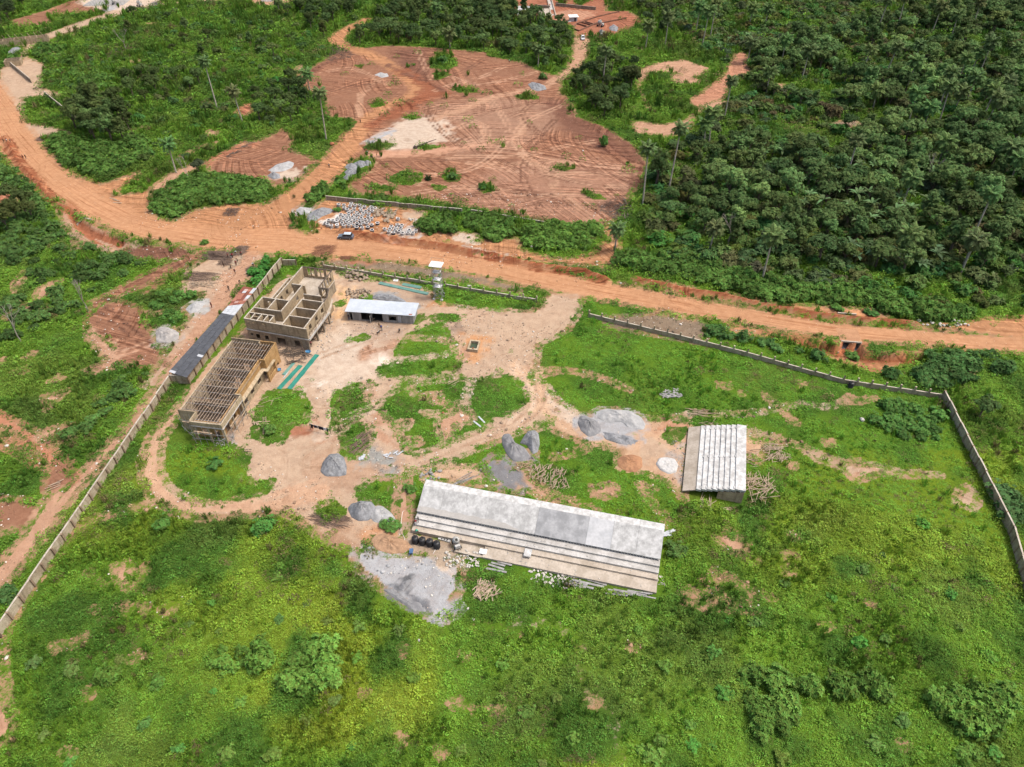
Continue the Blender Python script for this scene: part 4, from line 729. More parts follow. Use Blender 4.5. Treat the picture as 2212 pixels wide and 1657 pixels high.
wall(tb, (11.6, 16.1), (11.6, 24.2), 3.302, 6.3, m=BLOCK, top=WOODD, holes=[(1, 2, 3.9, 6.1), (2.4, 3.4, 3.9, 6.1), (4.2, 5.2, 3.9, 6.1), (5.7, 6.9, 3.9, 6.1)])
wall(tb, (11.6, 16.1), (14.4, 16.1), 3.302, 6.3, m=BLOCK, top=WOODD, holes=[(.7, 1.7, 3.9, 5.9)]); wall(tb, (14.4, 16.0), (15.5, 12.5), 3.302, 6.3, m=BLOCK, top=WOODD); wall(tb, (15.5, 12.4), (15.6, 10.4), 3.302, 6.3, m=BLOCK, top=WOODD)
wall(tb, (15.6, 10.3), (15.6, -.6), 3.302, 6.3, m=BLOCK, top=BLOCKT, holes=[(1, 2.2, 4.2, 5.6), (4.3, 5.5, 4.2, 5.6), (7.7, 8.9, 4.2, 5.6)])
wall(tb, (9.9, -.4), (9.9, 10.4), 3.302, 6.3, m=BLOCK, top=BLOCKT, holes=[(.8, 1.7, 3.31, 5.4), (4.6, 5.5, 3.31, 5.4), (8, 8.9, 3.31, 5.4)])
for y in (3.3, 6.75, 10.3): wall(tb, (10.05, y), (15.45, y), 3.302, 6.3, m=BLOCK, top=BLOCKT)
wall(tb, (7.2, 4.4), (7.2, 16.1), 3.302, 6.3, m=BLOCK, top=BLOCKT, holes=[(7.5, 8.6, 4.2, 5.4)]); wall(tb, (.1, 4.45), (7.05, 4.45), 3.302, 6.3, m=BLOCK, top=BLOCKT); wall(tb, (3.6, 4.6), (3.6, 8.85), 3.302, 6.3, m=BLOCK, top=BLOCKT)
wall(tb, (.1, 2.5), (6.4, 2.5), 3.302, 6.2, m=BLOCK, top=BLOCKT, holes=[(2, 2.7, 3.31, 5.3), (4.3, 5, 3.31, 5.3)])
for x in (1.5, 3.3, 4.9, 6.4): wall(tb, (x, .1), (x, 2.38), 3.302, 6.2, m=BLOCK, top=BLOCKT)
wall(tb, (1.65, 1.3), (3.15, 1.3), 3.302, 6.2, m=BLOCK); wall(tb, (7.35, 16.1), (7.9, 16.1), 3.302, 6.3, m=BLOCK); wall(tb, (9.0, 12.9), (13.6, 13.0), 3.302, 6.0, m=BLOCK, top=BLOCKT); wall(tb, (4.4, 16.1), (7.05, 16.1), 3.302, 6.3, m=BLOCK, top=BLOCKT)
for (x, y) in ((15.9, -.7), (16.3, 3.2), (16.3, 6.8), (16.2, 10.2), (15.2, 12.9), (13.8, 16.0), (11.5, 24.2), (11.6, 20), (3.4, 24.2)): part('column', MB().box(x-.2, x+.2, y-.2, y+.2, -.2, 3.09), BLOCKG, tb)
wall(tb, (14.6, 11.0), (14.7, 15.9), -.2, 3.09, m=BLOCK, holes=[(1.5, 2.6, -.2, 2.1)]); wall(tb, (13.4, -.2), (13.4, 10.9), -.2, 3.08, m=BLOCKG, holes=[(2, 3.2, -.2, 2.1), (6, 7.4, .9, 2.1)]); wall(tb, (11.6, 16.2), (11.6, 24), -.2, 3.09, m=BLOCKG, holes=[(2, 3.6, .9, 2.2)]); wall(tb, (3.3, 24.2), (11.4, 24.2), -.2, 3.09, m=BLOCKG)
part('edge_beam', MB().bar((16.6, -1.0, 3.45), (16.6, 10.1, 3.45), .16, .28), CONCL, tb); part('edge_beam', MB().bar((.1, -.42, 3.42), (16.5, -1.08, 3.42), .12, .2), CONCL, tb)
rb = MB().box(-.02, .02, -.02, .02, 0, .8).mesh('rebar', RUSTB)
for i in range(40): put('rebar', rb, tb, (15.75+pr.uniform(0, .8), -.8+i*.28, 3.3)).rotation_euler = (pr.uniform(-.3, .3), pr.uniform(-.3, .3), 0)
for i in range(24): put('rebar', rb, tb, (pr.choice((3.3, 11.6)) if i % 2 else 3.5+i*.33, 24.3 if not i % 2 else 16+i*.33, 6.2))
part('ground_floor', MB().box(.2, 15.4, .1, 9.5, -.1, .05), mat('dirt_floor', (.16, .12, .085)), tb)

# ---- roofed shed built against the wall
sh = thing('long_shed', 'long narrow shed with a dark sheet roof, patched white and rusty at its far end', 'shed', (-76, 121, 0))
RT = [(z2, (105, 530), (325, 600)), (z1, (740, 880), (895, 910)), (z1, (820, 795), (1005, 772)), (z1, (1000, 560), (1165, 585))]
RT = [(Vector(G(f(*a), 2.9)+(2.9,)), Vector(G(f(*b), 2.55)+(2.55,))) for f, a, b in RT]
dirv = (RT[3][1]-RT[0][1]).normalized()
foot((0, 0), 0, [tuple(RT[0][0].xy), tuple(RT[0][1].xy), tuple(RT[3][1].xy), tuple(RT[3][0].xy)])
def sheets(a, b, rows, cols, pick, off=.0):
    r = random.Random(rows)
    for i in range(rows):
        for j in range(cols):
            q = []
            for (s_, t_) in ((i/rows+.03/rows, j/cols), ((i+1)/rows, j/cols), ((i+1)/rows, (j+1)/cols-.012), (i/rows+.03/rows, (j+1)/cols-.012)):
                l = RT[a][0].lerp(RT[b][0], s_); rr_ = RT[a][1].lerp(RT[b][1], s_); q.append(l.lerp(rr_, t_)-Vector((-76, 121, 0)))
            dz = Vector((0, 0, .012*((i+j) % 2)+r.uniform(0, .02)+.01*(cols-j)))
            mb = MB(); mb.add([p+dz for p in q]+[p+dz+Vector((0, 0, .035)) for p in q], [(0, 1, 2, 3), (7, 6, 5, 4), (0, 4, 5, 1), (1, 5, 6, 2), (2, 6, 7, 3), (3, 7, 4, 0)])
            part('roof_sheet', mb, pick(i, j, r), sh)
sheets(0, 1, 30, 3, lambda i, j, r: METL if i == 0 and j < 1 or (i == 9 and j == 2) else r.choice((ROOFD, ROOFD, ROOFD2)))
sheets(1, 2, 4, 3, lambda i, j, r: METL); sheets(2, 3, 9, 4, lambda i, j, r: METL if (i in (3, 6, 7) and j in (1, 3) and r.random() < .7) or (i == 8 and j == 3) or (i == 4 and j == 3) else r.choice((RUST1, RUST1, RUST2, RUST2, mat('pink_faded_sheet', (.50, .36, .32), (.36, .22, .19), .8))))
def wall_line(root, P0, P1, h, n, pillar=None, m=WALLC, th=.2, side=1, pw=.3, pd=.28, ph=0.0, cop=True, off=(0, 0), pil_m=PILC, rnd=None):
    """masonry run cut into panels with a pillar at each joint"""
    a = Vector(P0[:2]+(0,)) if len(P0) == 2 else Vector((P0[0], P0[1], 0)); b = Vector((P1[0], P1[1], 0)); d = (b-a); L_ = d.length/n; ang = math.atan2(d.y, d.x); o0 = Vector((off[0], off[1], 0))
    for i in range(n):
        p = a+d*(i/n)-o0; z = 0 if rnd is None else rnd.uniform(-.13, .08)
        q = part('panel', MB().box(0, L_-.02, -th/2, th/2, -.4, h+z), m, root, loc=(p.x, p.y, 0), rz=ang)
        if cop: part('coping', MB().box(0, L_-.02, -th/2-.04, th/2+.04, h+z+.002, h+z+.07), BLOCKT, q)
    for i in range(n+1):
        p = a+d*(i/n)-o0; part('pillar', MB().box(-pw/2, pw/2, -th/2-pd if side <= 0 else -th/2-.03, th/2+pd if side >= 0 else th/2+.03, -.4, h+.04+ph), pil_m, root, loc=(p.x, p.y, 0), rz=ang)
cwp = [G(z1(1462, 295)), G(z1(1475, 300)), G(z1(700, 1240)), G(z2(350, 668))]
lw = thing('compound_wall', 'cream compound wall running behind the sheds and down the left side of the site', 'wall', (-76, 121, 0))
N0 = G(z1(1470, 300)); N1 = G(z2(350, 668)); E0 = G(z2(140, 660)); E1 = G(zL(0, 862)); EX = (E1[0]+(E1[0]-E0[0])*.45, E1[1]+(E1[1]-E0[1])*.45)
wall_line(lw, N0, N1, 2.35, 17, side=1, off=(-76, 121), pd=.3, rnd=random.Random(1)); wall_line(lw, N1, E0, 2.3, 1, side=0, off=(-76, 121), pd=.05)
wall_line(lw, E0, E1, 2.1, 20, side=1, off=(-76, 121), pd=.3, rnd=random.Random(2)); wall_line(lw, E1, EX, 2.1, 9, side=1, off=(-76, 121), pd=.3)
wall_line(lw, N0, G(z1(1640, 300)), 1.6, 2, side=0, off=(-76, 121), pd=.05)
for a, b in ((RT[0][0], RT[3][0]),):
    for i in range(12):
        p = a.lerp(b, i/11)-Vector((-76, 121, 0)); part('post', MB().box(p.x+.1, p.x+.25, p.y-.2, p.y-.05, -.2, 2.86), WOODG, sh)
wall(sh, (RT[0][0].x+76+.3, RT[0][0].y-121+.3), (RT[3][0].x+76+.3, RT[3][0].y-121-.3), -.2, 2.3, th=.1, m=BLOCKG, name='outer_wall')
# ---- front walls with upright stubs
w1 = thing('compound_wall', 'low block wall with raised stubs on the near side of the road, left of the site entrance', 'wall', G(z3(140, 235))+(0,))
W0 = G(z3(130, 245)); W1 = G((1158, 655)); wall_line(w1, W0, W1, .95, 17, side=0, th=.2, pw=.32, pd=.06, ph=.95, off=W0, m=WALLC, pil_m=WALLC, rnd=random.Random(3))
w2 = thing('compound_wall', 'low block wall with raised stubs running from the entrance to the far right corner', 'wall', G((1272, 685))+(0,))
W0 = G((1272, 685)); seq = [G((1272, 685)), G(zE(18, 590)), G(zE(507, 715)), G(zE(1095, 880)), G(zE(1617, 960)), G(zE(1705, 972))]
for i, n_ in enumerate((6, 6, 7, 6, 1)): wall_line(w2, seq[i], seq[i+1], 1.15, n_, side=0, th=.2, pw=.34, pd=.07, ph=.95 if i < 4 else .5, off=W0, m=WALLC, pil_m=WALLC, rnd=random.Random(4+i))
w3 = thing('compound_wall', 'tan compound wall down the right side of the site', 'wall', G(zE(1705, 972))+(0,)); W0 = G(zE(1705, 972)); e1 = G(zR(2110, 232)); e2 = G(zR(2212, 600)); e3 = (e2[0]-2.5, e2[1]-22)
wall_line(w3, W0, e1, 2.2, 11, side=0, off=W0, pd=.1, rnd=random.Random(8)); wall_line(w3, e1, e2, 2.2, 6, side=0, off=W0, pd=.1); wall_line(w3, e2, e3, 2.2, 6, side=0, off=W0, pd=.1)
# ---- long back wall beyond the road, and the two stray lengths at the left
w4 = thing('block_wall', 'long grey block wall between the rings and the cleared field', 'wall', G(z4(465, 290))+(0,)); W0 = G(z4(465, 290))
wall_line(w4, W0, G(z4(2090, 448)), 1.5, 13, side=0, th=.2, pd=.04, pw=.22, off=W0, m=BLOCKG, pil_m=BLOCKT, rnd=random.Random(9)); wall_line(w4, G(zB(930, 1308)), G(zB(1640, 1425)), 1.1, 9, side=0, th=.2, pd=.04, pw=.2, off=W0, m=BLOCKG, pil_m=BLOCKT)
for (p, q, lab) in (((75, 410), (195, 510), 'short stray wall on the sand beside the small block rooms'), ((280, 590), (475, 745), 'long stray wall running into the trees at the left bend')):
    w5 = thing('block_wall', lab, 'wall', G(zA(*p))+(0,)); wall_line(w5, G(zA(*p)), G(zA(*q)), 1.9, 6, side=0, th=.22, pd=.03, pw=.25, off=G(zA(*p)), m=WALLC, pil_m=WALLC)

# ---- grey metal-roofed shed
gs_o = G(z3(435, 860)); gs_r = R(-6.3); foot(gs_o, gs_r, [(-.6, -.5), (17.6, -.5), (17.6, 5.4), (-.6, 5.4)])
gs = thing('board_shed', 'grey board shed with a pale metal roof and dark doorways', 'shed', gs_o+(0,), gs_r)
dk = [(0, .7, 0), (.7, 1.25, 3), (1.25, 3.6, 0), (3.6, 6.0, 1), (6.0, 6.4, 0), (6.4, 9.0, 2), (9.0, 10.6, 0), (10.6, 12.5, 4), (12.5, 12.9, 0), (12.9, 13.7, 3), (13.7, 16.8, 0)]
for (a, b, k_) in dk:
    for i in range(8):
        z = i*.33
        if (k_ == 1 and i >= 1) or k_ == 2 or (k_ == 4 and 1 < i < 6) or (k_ == 3 and i < 7): continue
        part('board', MB().box(a, b-.02, -.04+.01*(i % 2), .02, z-.1, z+.31), WOODG, gs)
part('back_wall', MB().box(0, 16.8, 4.3, 4.4, -.1, 2.9), WOODG, gs); part('floor', MB().box(.1, 16.7, .1, 4.2, -.1, .04), DARKI, gs)  # floor coloured near-black to stand for indoor shade
for x in (0.0, 16.75):
    for i in range(8): part('board', MB().box(x-.02, x+.04, .05, 4.28, i*.34-.05, i*.34+.28), WOODG, gs)
for x in (4.9, 9.6, 13.2): part('inner_wall', MB().box(x, x+.08, .1, 4.25, 0, 2.6), DARKI, gs)  # inner walls near-black too, shade painted behind the doorways
part('door', MB().box(6.02, 6.08, -1.0, -.05, 0, 2.1), WOODG, gs); part('door', MB().box(12.9, 13.65, .1, .15, 0, 2.0), METL, gs, 'pale metal door')
rr_ = random.Random(2)
for i in range(19):
    a = -.35+i*.935; part('roof_sheet', MB().prism([(a, -.45), (a+.93, -.45), (a+.93, 4.75), (a, 4.75)], [2.72+.01*(i % 2)]*2+[3.05+.01*(i % 2)]*2, [2.76+.01*(i % 2)]*2+[3.09+.01*(i % 2)]*2), mat('grey_metal_roof', (.40, .44, .48), (.47, .51, .55), .5, rough=.5, fine=4), gs)
part('rust_patch', MB().box(15.8, 16.6, -.2, .5, 2.80, 2.815), RUST2, gs)
# ---- unfinished block rooms, top left, and the far building site
b1 = thing('block_rooms', 'row of unfinished block rooms with raised timber props at the top left', 'building', G(zt(60, 650))+(0,), R(24))
foot(G(zt(60, 650)), R(24), [(-6, -1), (23, -1), (23, 8), (-6, 8)])
for (p, q) in (((-5, 0), (20, 0)), ((-5, 5), (20, 5)), ((-5, 0), (-5, 5)), ((0, .1), (0, 4.9)), ((5, .1), (5, 4.9)), ((10, .1), (10, 4.9)), ((15, .1), (15, 4.9)), ((20, .1), (20, 4.9))): wall(b1, p, q, -.2, 2.6, m=BLOCK, holes=[(1.5, 2.6, .9, 2.2)])
for i in range(9): part('prop', MB().bar((-4+i*2.8, 2+(i % 3)-1, 2), (-5.2+i*2.8, 3, 4.6), .15), WOODP, b1)
b2 = thing('block_room', 'small square block room at the end of the stray wall, top left', 'building', G(zt(80, 930))+(0,), R(20)); foot(G(zt(80, 930)), R(20), [(-1, -1), (7.5, -1), (7.5, 7), (-1, 7)])
for (p, q) in (((0, 0), (6.5, 0)), ((0, 5.5), (6.5, 5.5)), ((0, .1), (0, 5.4)), ((6.5, .1), (6.5, 5.4)), ((0.1, 2.8), (6.4, 2.8))): wall(b2, p, q, -.2, 2.3, m=BLOCK)
def tile_yard(name, f, c, n, m_, s, label, cat, ang):
    o = thing(name, label, cat, G(f(*c))+(0,), ang); mb = MB(); r = random.Random(n)
    for i in range(n):
        for j in range(n*2//3): mb.box(i*s, i*s+s*.55, j*s*1.5, j*s*1.5+s*.85, 0, .35)
    q = part('block', mb, m_, o); q['kind'] = 'stuff'
tile_yard('drying_blocks', zt, (1150, 85), 22, CONCL, 1.05, 'rows of pale concrete blocks set out to dry at the top left', 'blocks', R(4))
tile_yard('drying_blocks', zA, (1600, 12), 8, CONCL, .95, 'smaller patch of pale blocks at the top beside the far track', 'blocks', R(0))
for (f, pts, lab) in ((zu, [(245, 90), (480, 92), (485, 205), (235, 220)], 'pale concrete floor slab of the far building site'), (zu, [(500, 125), (690, 125), (700, 235), (520, 205)], 'tan concrete floor slab beside the far channel')):
    P_ = poly(f, pts); FOOT.append(P_); o = part('floor_slab', MB().prism(P_, -.1, .35), CONCW if 'pale' in lab else CONCT); tag(o, lab, 'slab')
ch = thing('channel', 'long concrete channel running up between the far floor slabs', 'channel', G(zu(750, 260))+(0,)); c0 = Vector(G(zu(750, 260))+(0,))
for (a, b) in (((715, 260), (640, -60)), ((780, 260), (695, -60))): pa = Vector(G(zu(*a))+(0,)); pb = Vector(G(zu(*b))+(0,)); part('channel_side', MB().bar(pa-c0+Vector((0, 0, .4)), pb-c0+Vector((0, 0, .4)), .5, .9), CONCT, ch)
part('channel_bed', MB().prism([tuple((Vector(G(zu(*a)))-c0.xy)) for a in ((720, 260), (775, 260), (690, -60), (645, -60))], .01, .06), CONC, ch)
for (a, b, lab) in (((520, 110), (690, 120), 'short grey block wall behind the far slabs'), ((770, 85), (1320, 140), 'long low wall across the far building site')):
    w6 = thing('block_wall', lab, 'wall', G(zu(*a))+(0,)); wall_line(w6, G(zu(*a)), G(zu(*b)), 1.6, 5, side=0, off=G(zu(*a)), m=BLOCKG, pd=.03, pw=.25, pil_m=BLOCKG)
fr = thing('foundation', 'row of foundation trenches and low block courses cut in the red soil', 'foundation', G(zu(1080, 430))+(0,)); c0 = Vector(G(zu(1080, 430)))
for (a, b) in (((1000, 400), (1090, 435)), ((1090, 435), (1200, 385)), ((1000, 400), (1060, 335)), ((1060, 335), (1200, 375)), ((1200, 385), (1380, 310)), ((1060, 335), (1340, 240)), ((1180, 310), (1300, 345)), ((1300, 345), (1750, 260)), ((1340, 240), (1650, 170)), ((1130, 320), (1250, 350))):
    pa, pb = Vector(G(zu(*a)))-c0, Vector(G(zu(*b)))-c0; wall(fr, tuple(pa), tuple(pb), -.1, .7, th=.35, m=mat('muddy_block', (.22, .12, .08), (.14, .07, .045), .4))
kk = thing('kiosk', 'small square kiosk with a white flat roof at the far building site', 'kiosk', G(zu(1010, 290))+(0,), R(10))
part('body', MB().box(-2, 2, -1.5, 1.5, -.1, 2.3), METL, kk); part('roof', MB().prism([(-2.6, -2.2), (2.6, -2.2), (2.6, 2.0), (-2.6, 2.0)], [2.32]*2+[2.7]*2, [2.42]*2+[2.8]*2), WHITE_, kk); part('doorway', MB().box(.3, 1.2, -1.55, -1.505, 0, 1.9), DARKI, kk); part('counter', MB().box(-3.2, -1.8, -2.2, -1.6, .1, .5), WHITE_, kk)  # doorway is a near-black slab, shade of an opening put into its colour
# ---- culverts
SOILD = mat('road_fill', (.41, .222, .118), (.33, .17, .088), .5, fine=3)
def culvert(f, u, v, deg, w, label, dep, sc=1.0):
    p = G(f(u, v), 0.05); t_ = thing('culvert', label, 'culvert', (p[0], p[1], -dep), R(deg))
    h = dep+.15
    part('head_beam', MB().box(-w/2-.3, w/2+.3, 0, .4, h-.35, h), CONCT, t_)
    for x in (-w/2-.15, -.1, w/2-.05): part('cell_wall', MB().box(x, x+.2, .02, 6.2, -.2, h-.62), CONCT, t_)
    part('cell_roof', MB().box(-w/2, w/2, .42, 6.2, h-.62, h-.40), CONCT, t_); part('apron', MB().box(-w/2-.2, w/2+.2, -2.2, 6.1, -.25, -.02), CONC, t_)
    if dep > 1.8: part('road_fill', MB().box(-w/2-.5, w/2+.5, .42, 5.6, h-.395, h-.13), SOILD, t_)
    for s in (-1, 1):
        a = Vector((s*(w/2+.05), -.02)); b = Vector((s*(w/2+.9), -2.4)); n_ = Vector((s*.25, .05)); part('wing_wall', MB().prism([tuple(a), tuple(b), tuple(b+n_), tuple(a+n_)] if s > 0 else [tuple(a+n_), tuple(b+n_), tuple(b), tuple(a)], -.3, [h-.1, .5, .5, h-.1]), CONCT, t_)
culvert(zE, 1153, 628, -8, 4.2, 'double-mouthed concrete culvert under the near edge of the road', 2.0)
culvert(zA, 535, 1345, -20, 2.6, 'small concrete culvert below the road bend at the left', 1.5)
o = part('culvert_kerb', MB().box(0, 4.6, 0, .35, 0, .5), CONCT); o.location = at(zE, 1065, 458); o.rotation_euler = (0, 0, R(-7)); tag(o, 'short concrete kerb on the far road edge above the culvert', 'kerb')
# ================================================================== THINGS ABOUT THE SITE
rq = random.Random(12)
# concrete rings
RINGM = mat('ring_concrete', (.40, .395, .38), (.30, .295, .28), .8, fine=4); RINGD = mat('ring_black', (.055, .057, .062), (.09, .09, .095), .8); RINGI = mat('ring_inside_shade', (.13, .125, .12)); RINGR = mat('ring_rim', (.66, .655, .64), (.55, .545, .53), .8)  # RINGI: same concrete darkened in colour for the shade inside the rings
def ringmesh(m): 
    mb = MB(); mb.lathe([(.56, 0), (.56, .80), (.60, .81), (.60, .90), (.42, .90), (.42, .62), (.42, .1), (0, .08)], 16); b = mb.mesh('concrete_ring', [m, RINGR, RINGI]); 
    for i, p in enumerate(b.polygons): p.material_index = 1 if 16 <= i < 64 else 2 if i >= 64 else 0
    return b
RM1, RM2 = ringmesh(RINGM), ringmesh(RINGD)
rings = [(65, 97), (193, 108), (380, 75), (352, 135), (475, 112), (590, 115), (712, 150), (890, 155), (210, 180), (280, 225), (450, 200), (618, 200), (828, 210), (905, 258), (637, 250), (745, 268), (388, 262), (317, 315), (517, 295), (683, 322), (820, 325), (560, 345), (117, 350), (215, 372), (322, 375), (450, 360), (645, 385), (808, 402), (35, 430), (165, 425), (277, 435), (405, 415), (512, 428), (630, 440), (888, 450), (733, 472), (122, 485), (238, 490), (350, 480), (15, 520), (275, 545), (380, 545), (668, 540), (828, 508), (768, 575), (25, 610), (318, 615), (655, 680), (980, 190), (462, 490), (150, 565), (193, 622), (440, 615)]
dark = [(587, 498), (525, 562), (612, 605), (515, 672), (795, 668), (893, 608), (1040, 568), (903, 745)]
rings2 = [(1545, 605), (1650, 620), (1390, 650), (1505, 675), (1625, 690), (1222, 715), (1350, 715), (1585, 770), (1322, 780), (1673, 820), (1837, 742), (1805, 810), (1998, 750), (1932, 815)]; dark2 = [(1475, 740), (1440, 805)]
left4 = [(487, 525), (537, 530), (445, 555), (475, 575), (520, 590), (583, 540), (587, 585), (595, 497)]
def ring(p, m, lab, grp):
    o = put('concrete_ring', m, None, (p[0], p[1], 0), rq.uniform(0, 6)); s = rq.uniform(.95, 1.05); o.scale = (s, s, rq.uniform(.95, 1.05)); tag(o, lab, 'concrete ring', grp)
for q in rings: ring(G(zr(*q), .88), RM1, 'pale concrete ring standing in the large group beside the road', 'pale rings of the large group')
for q in left4: ring(G(z4(*q), .88), RM1, 'pale concrete ring at the left tip of the large group', 'pale rings at the left tip')
for q in dark: ring(G(zr(*q), .88), RM2, 'black-sided concrete ring at the near right side of the large group', 'black rings of the large group')
for q in rings2: ring(G(zr(*q), .88), RM1, 'pale concrete ring in the small group right of the gap', 'pale rings of the small group')
for q in dark2: ring(G(zr(*q), .88), RM2, 'dark concrete ring in the small group right of the gap', 'dark rings of the small group')
ring(G(zr(1555, 455), .88), RM1, 'pale concrete ring standing alone behind the small group', None)
# heaps
GRV = mat('gravel_grey', (.26, .265, .275), (.155, .16, .165), 1.1, fine=4, bs=.9); GRVD = mat('gravel_dark', (.16, .16, .165), (.23, .23, .232), .9, fine=4, bs=.9); GRVL = mat('stone_dust', (.38, .38, .375), (.29, .29, .285), .5, fine=5)
SANDM = mat('red_sand', (.36, .19, .10), (.28, .14, .075), .6, fine=4); SANDP = mat('brown_sand', (.40, .25, .15), (.28, .17, .10), .5, fine=4); CWH = mat('set_concrete', (.50, .49, .47), (.40, .39, .37), .8, fine=4)
def heap(f, pts, h, m, label, p=.9, cat='gravel heap', rough=.16, name='gravel_heap', flat=0.0):
    P_ = poly(f, pts); N_ = 64; per = []; tot = [0]
    for i in range(len(P_)): tot.append(tot[-1]+math.dist(P_[i], P_[(i+1) % len(P_)]))
    for k_ in range(N_):
        d = tot[-1]*k_/N_; i = max(j for j in range(len(P_)) if tot[j] <= d+1e-9); t = (d-tot[i])/(tot[i+1]-tot[i]+1e-9); a, b = P_[i], P_[(i+1) % len(P_)]; per.append((a[0]+(b[0]-a[0])*t, a[1]+(b[1]-a[1])*t))
    per = [tuple(sum(per[(i+j) % N_][q] for j in (-1, 0, 1))/3 for q in (0, 1)) for i in range(N_)]
    cx = sum(q[0] for q in per)/N_; cy = sum(q[1] for q in per)/N_; g0 = gz(cx, cy); mb = MB(); T_ = 18
    for i in range(T_):
        t = 1-i/T_
        for j, q in enumerate(per):
            x, y = (q[0]-cx)*t, (q[1]-cy)*t; n_ = float(fbm(np.array(x+cx), np.array(y+cy), 1.5, 3))-.5
            nf = float(vn(np.array(x+cx), np.array(y+cy), .45, 9))-.5; gl = float(vn(np.array(math.atan2(y, x)*4+cx), np.array(0.0), .5, 2))-.5; z = h*min(1-flat, (1-t)**p)/(1-flat)*(1+n_*rough*5+gl*.35)+n_*rough*1.2+nf*.16*min(1, (1-t)*6) if i else -.15
            mb.v.append((x, y, g0+z))
    mb.v.append((0, 0, g0+h))
    for i in range(T_-1):
        for j in range(N_): mb.f.append((i*N_+j, i*N_+(j+1) % N_, (i+1)*N_+(j+1) % N_, (i+1)*N_+j)); mb.mi.append(0)
    for j in range(N_): mb.f.append(((T_-1)*N_+j, (T_-1)*N_+(j+1) % N_, T_*N_)); mb.mi.append(0)
    o = part(name, mb, m, None, smooth=True, loc=(cx, cy, 0)); tag(o, label, cat); FOOT.append([((q[0]-cx)*.8+cx, (q[1]-cy)*.8+cy) for q in per]); return o
heap(zM, [(1112, 480), (1125, 455), (1165, 452), (1185, 480), (1200, 510), (1260, 540), (1295, 590), (1260, 625), (1190, 630), (1150, 590), (1120, 530)], 1.5, GRVD, 'dark gravel heap forming the left half of the heart-shaped pair')
heap(zM, [(1225, 515), (1245, 480), (1275, 440), (1320, 432), (1345, 455), (1352, 520), (1340, 570), (1310, 585), (1290, 560), (1270, 525)], 1.7, GRV, 'grey gravel heap forming the right half of the heart-shaped pair')
heap(zM, [(1580, 385), (1590, 350), (1630, 340), (1680, 365), (1725, 400), (1730, 440), (1690, 470), (1650, 478), (1600, 440)], 1.5, GRVD, 'dark gravel mound at the left of the big stone-dust spread')
heap(zM, [(1670, 325), (1740, 298), (1820, 305), (1900, 308), (1975, 345), (2008, 400), (1990, 435), (1900, 420), (1850, 380), (1760, 390), (1700, 360)], .7, GRVL, 'broad low stone-dust heap left of the small stand', flat=.35, rough=.3)
heap(zM, [(1720, 440), (1800, 450), (1900, 470), (1970, 500), (1930, 530), (1840, 518), (1750, 488)], .4, GRV, 'thin grey gravel tongue below the broad stone-dust heap', flat=.4, rough=.3)
heap(zM, [(0, 690), (15, 630), (60, 578), (110, 572), (150, 600), (168, 660), (165, 715), (100, 722), (30, 718)], 2.0, GRV, 'steep grey gravel heap standing alone below the washing line')
heap(zM, [(168, 915), (190, 885), (250, 870), (320, 872), (345, 905), (340, 960), (300, 990), (240, 995), (190, 970)], 2.0, GRV, 'rounded grey gravel heap at the edge of the trampled strip')
heap(zM, [(300, 925), (350, 895), (390, 900), (440, 940), (470, 983), (420, 1010), (330, 1000), (295, 960)], .6, GRVL, 'flat pale gravel heap touching the rounded grey one', flat=.4)
heap(zM, [(1820, 620), (1850, 590), (1920, 580), (1980, 600), (1985, 660), (1940, 695), (1880, 690), (1830, 660)], .6, SANDM, 'orange sand heap left of the small stand', cat='sand heap', name='sand_heap', flat=.3)
heap(zM, [(2060, 640), (2080, 605), (2130, 598), (2180, 610), (2205, 650), (2190, 695), (2140, 705), (2085, 680)], .35, CWH, 'round pale concrete mixing patch beside the small stand', cat='concrete patch', name='mixing_patch', flat=.8, rough=.05)
heap(zN, [(300, 140), (330, 95), (400, 80), (460, 100), (540, 130), (570, 170), (520, 205), (430, 212), (340, 185)], .8, SANDP, 'brown sand heap beside the black tanks', cat='sand heap', name='sand_heap', flat=.3)
heap(zA, [(1640, 1050), (1700, 1010), (1780, 988), (1812, 1000), (1800, 1030), (1740, 1055), (1670, 1062)], .9, GRVL, 'pale gravel heap beside the junction track')
heap(zA, [(1640, 1080), (1680, 1055), (1720, 1070), (1725, 1095), (1680, 1105)], 1.0, GRV, 'small grey gravel heap below the pale one beside the junction track')
for pts, lab in (([(150, 1030), (165, 1010), (205, 1005), (235, 1020), (230, 1045), (180, 1050)], 'upper left gravel heap of the mounds by the track'), ([(205, 1005), (235, 988), (275, 990), (290, 1015), (260, 1035), (225, 1030)], 'middle gravel heap of the mounds by the track'), ([(260, 995), (290, 985), (322, 1000), (320, 1020), (285, 1022)], 'right gravel heap of the mounds by the track'), ([(148, 1060), (180, 1035), (230, 1040), (225, 1070), (165, 1080)], 'lower left gravel heap of the mounds by the track'), ([(140, 1095), (160, 1075), (195, 1078), (205, 1100), (160, 1110)], 'lowest gravel heap of the mounds by the track')): heap(zB, pts, 1.1, GRV, lab)
heap(zB, [(1275, 520), (1300, 505), (1340, 512), (1385, 530), (1395, 550), (1340, 562), (1300, 550)], 1.3, GRV, 'grey gravel heap beside the far track in the cleared field'); heap(zB, [(330, 460), (370, 443), (415, 450), (425, 470), (380, 478)], .5, GRVL, 'pale gravel patch in the upper left of the cleared field')
heap(z4, [(215, 500), (240, 460), (330, 400), (420, 370), (510, 385), (560, 410), (520, 450), (420, 480), (330, 540), (240, 545)], 1.4, GRV, 'large grey gravel heap left of the rings'); heap(z4, [(85, 410), (150, 368), (290, 385), (260, 445), (150, 465)], .3, GRVL, 'thin pale gravel spread at the corner of the track', flat=.5)
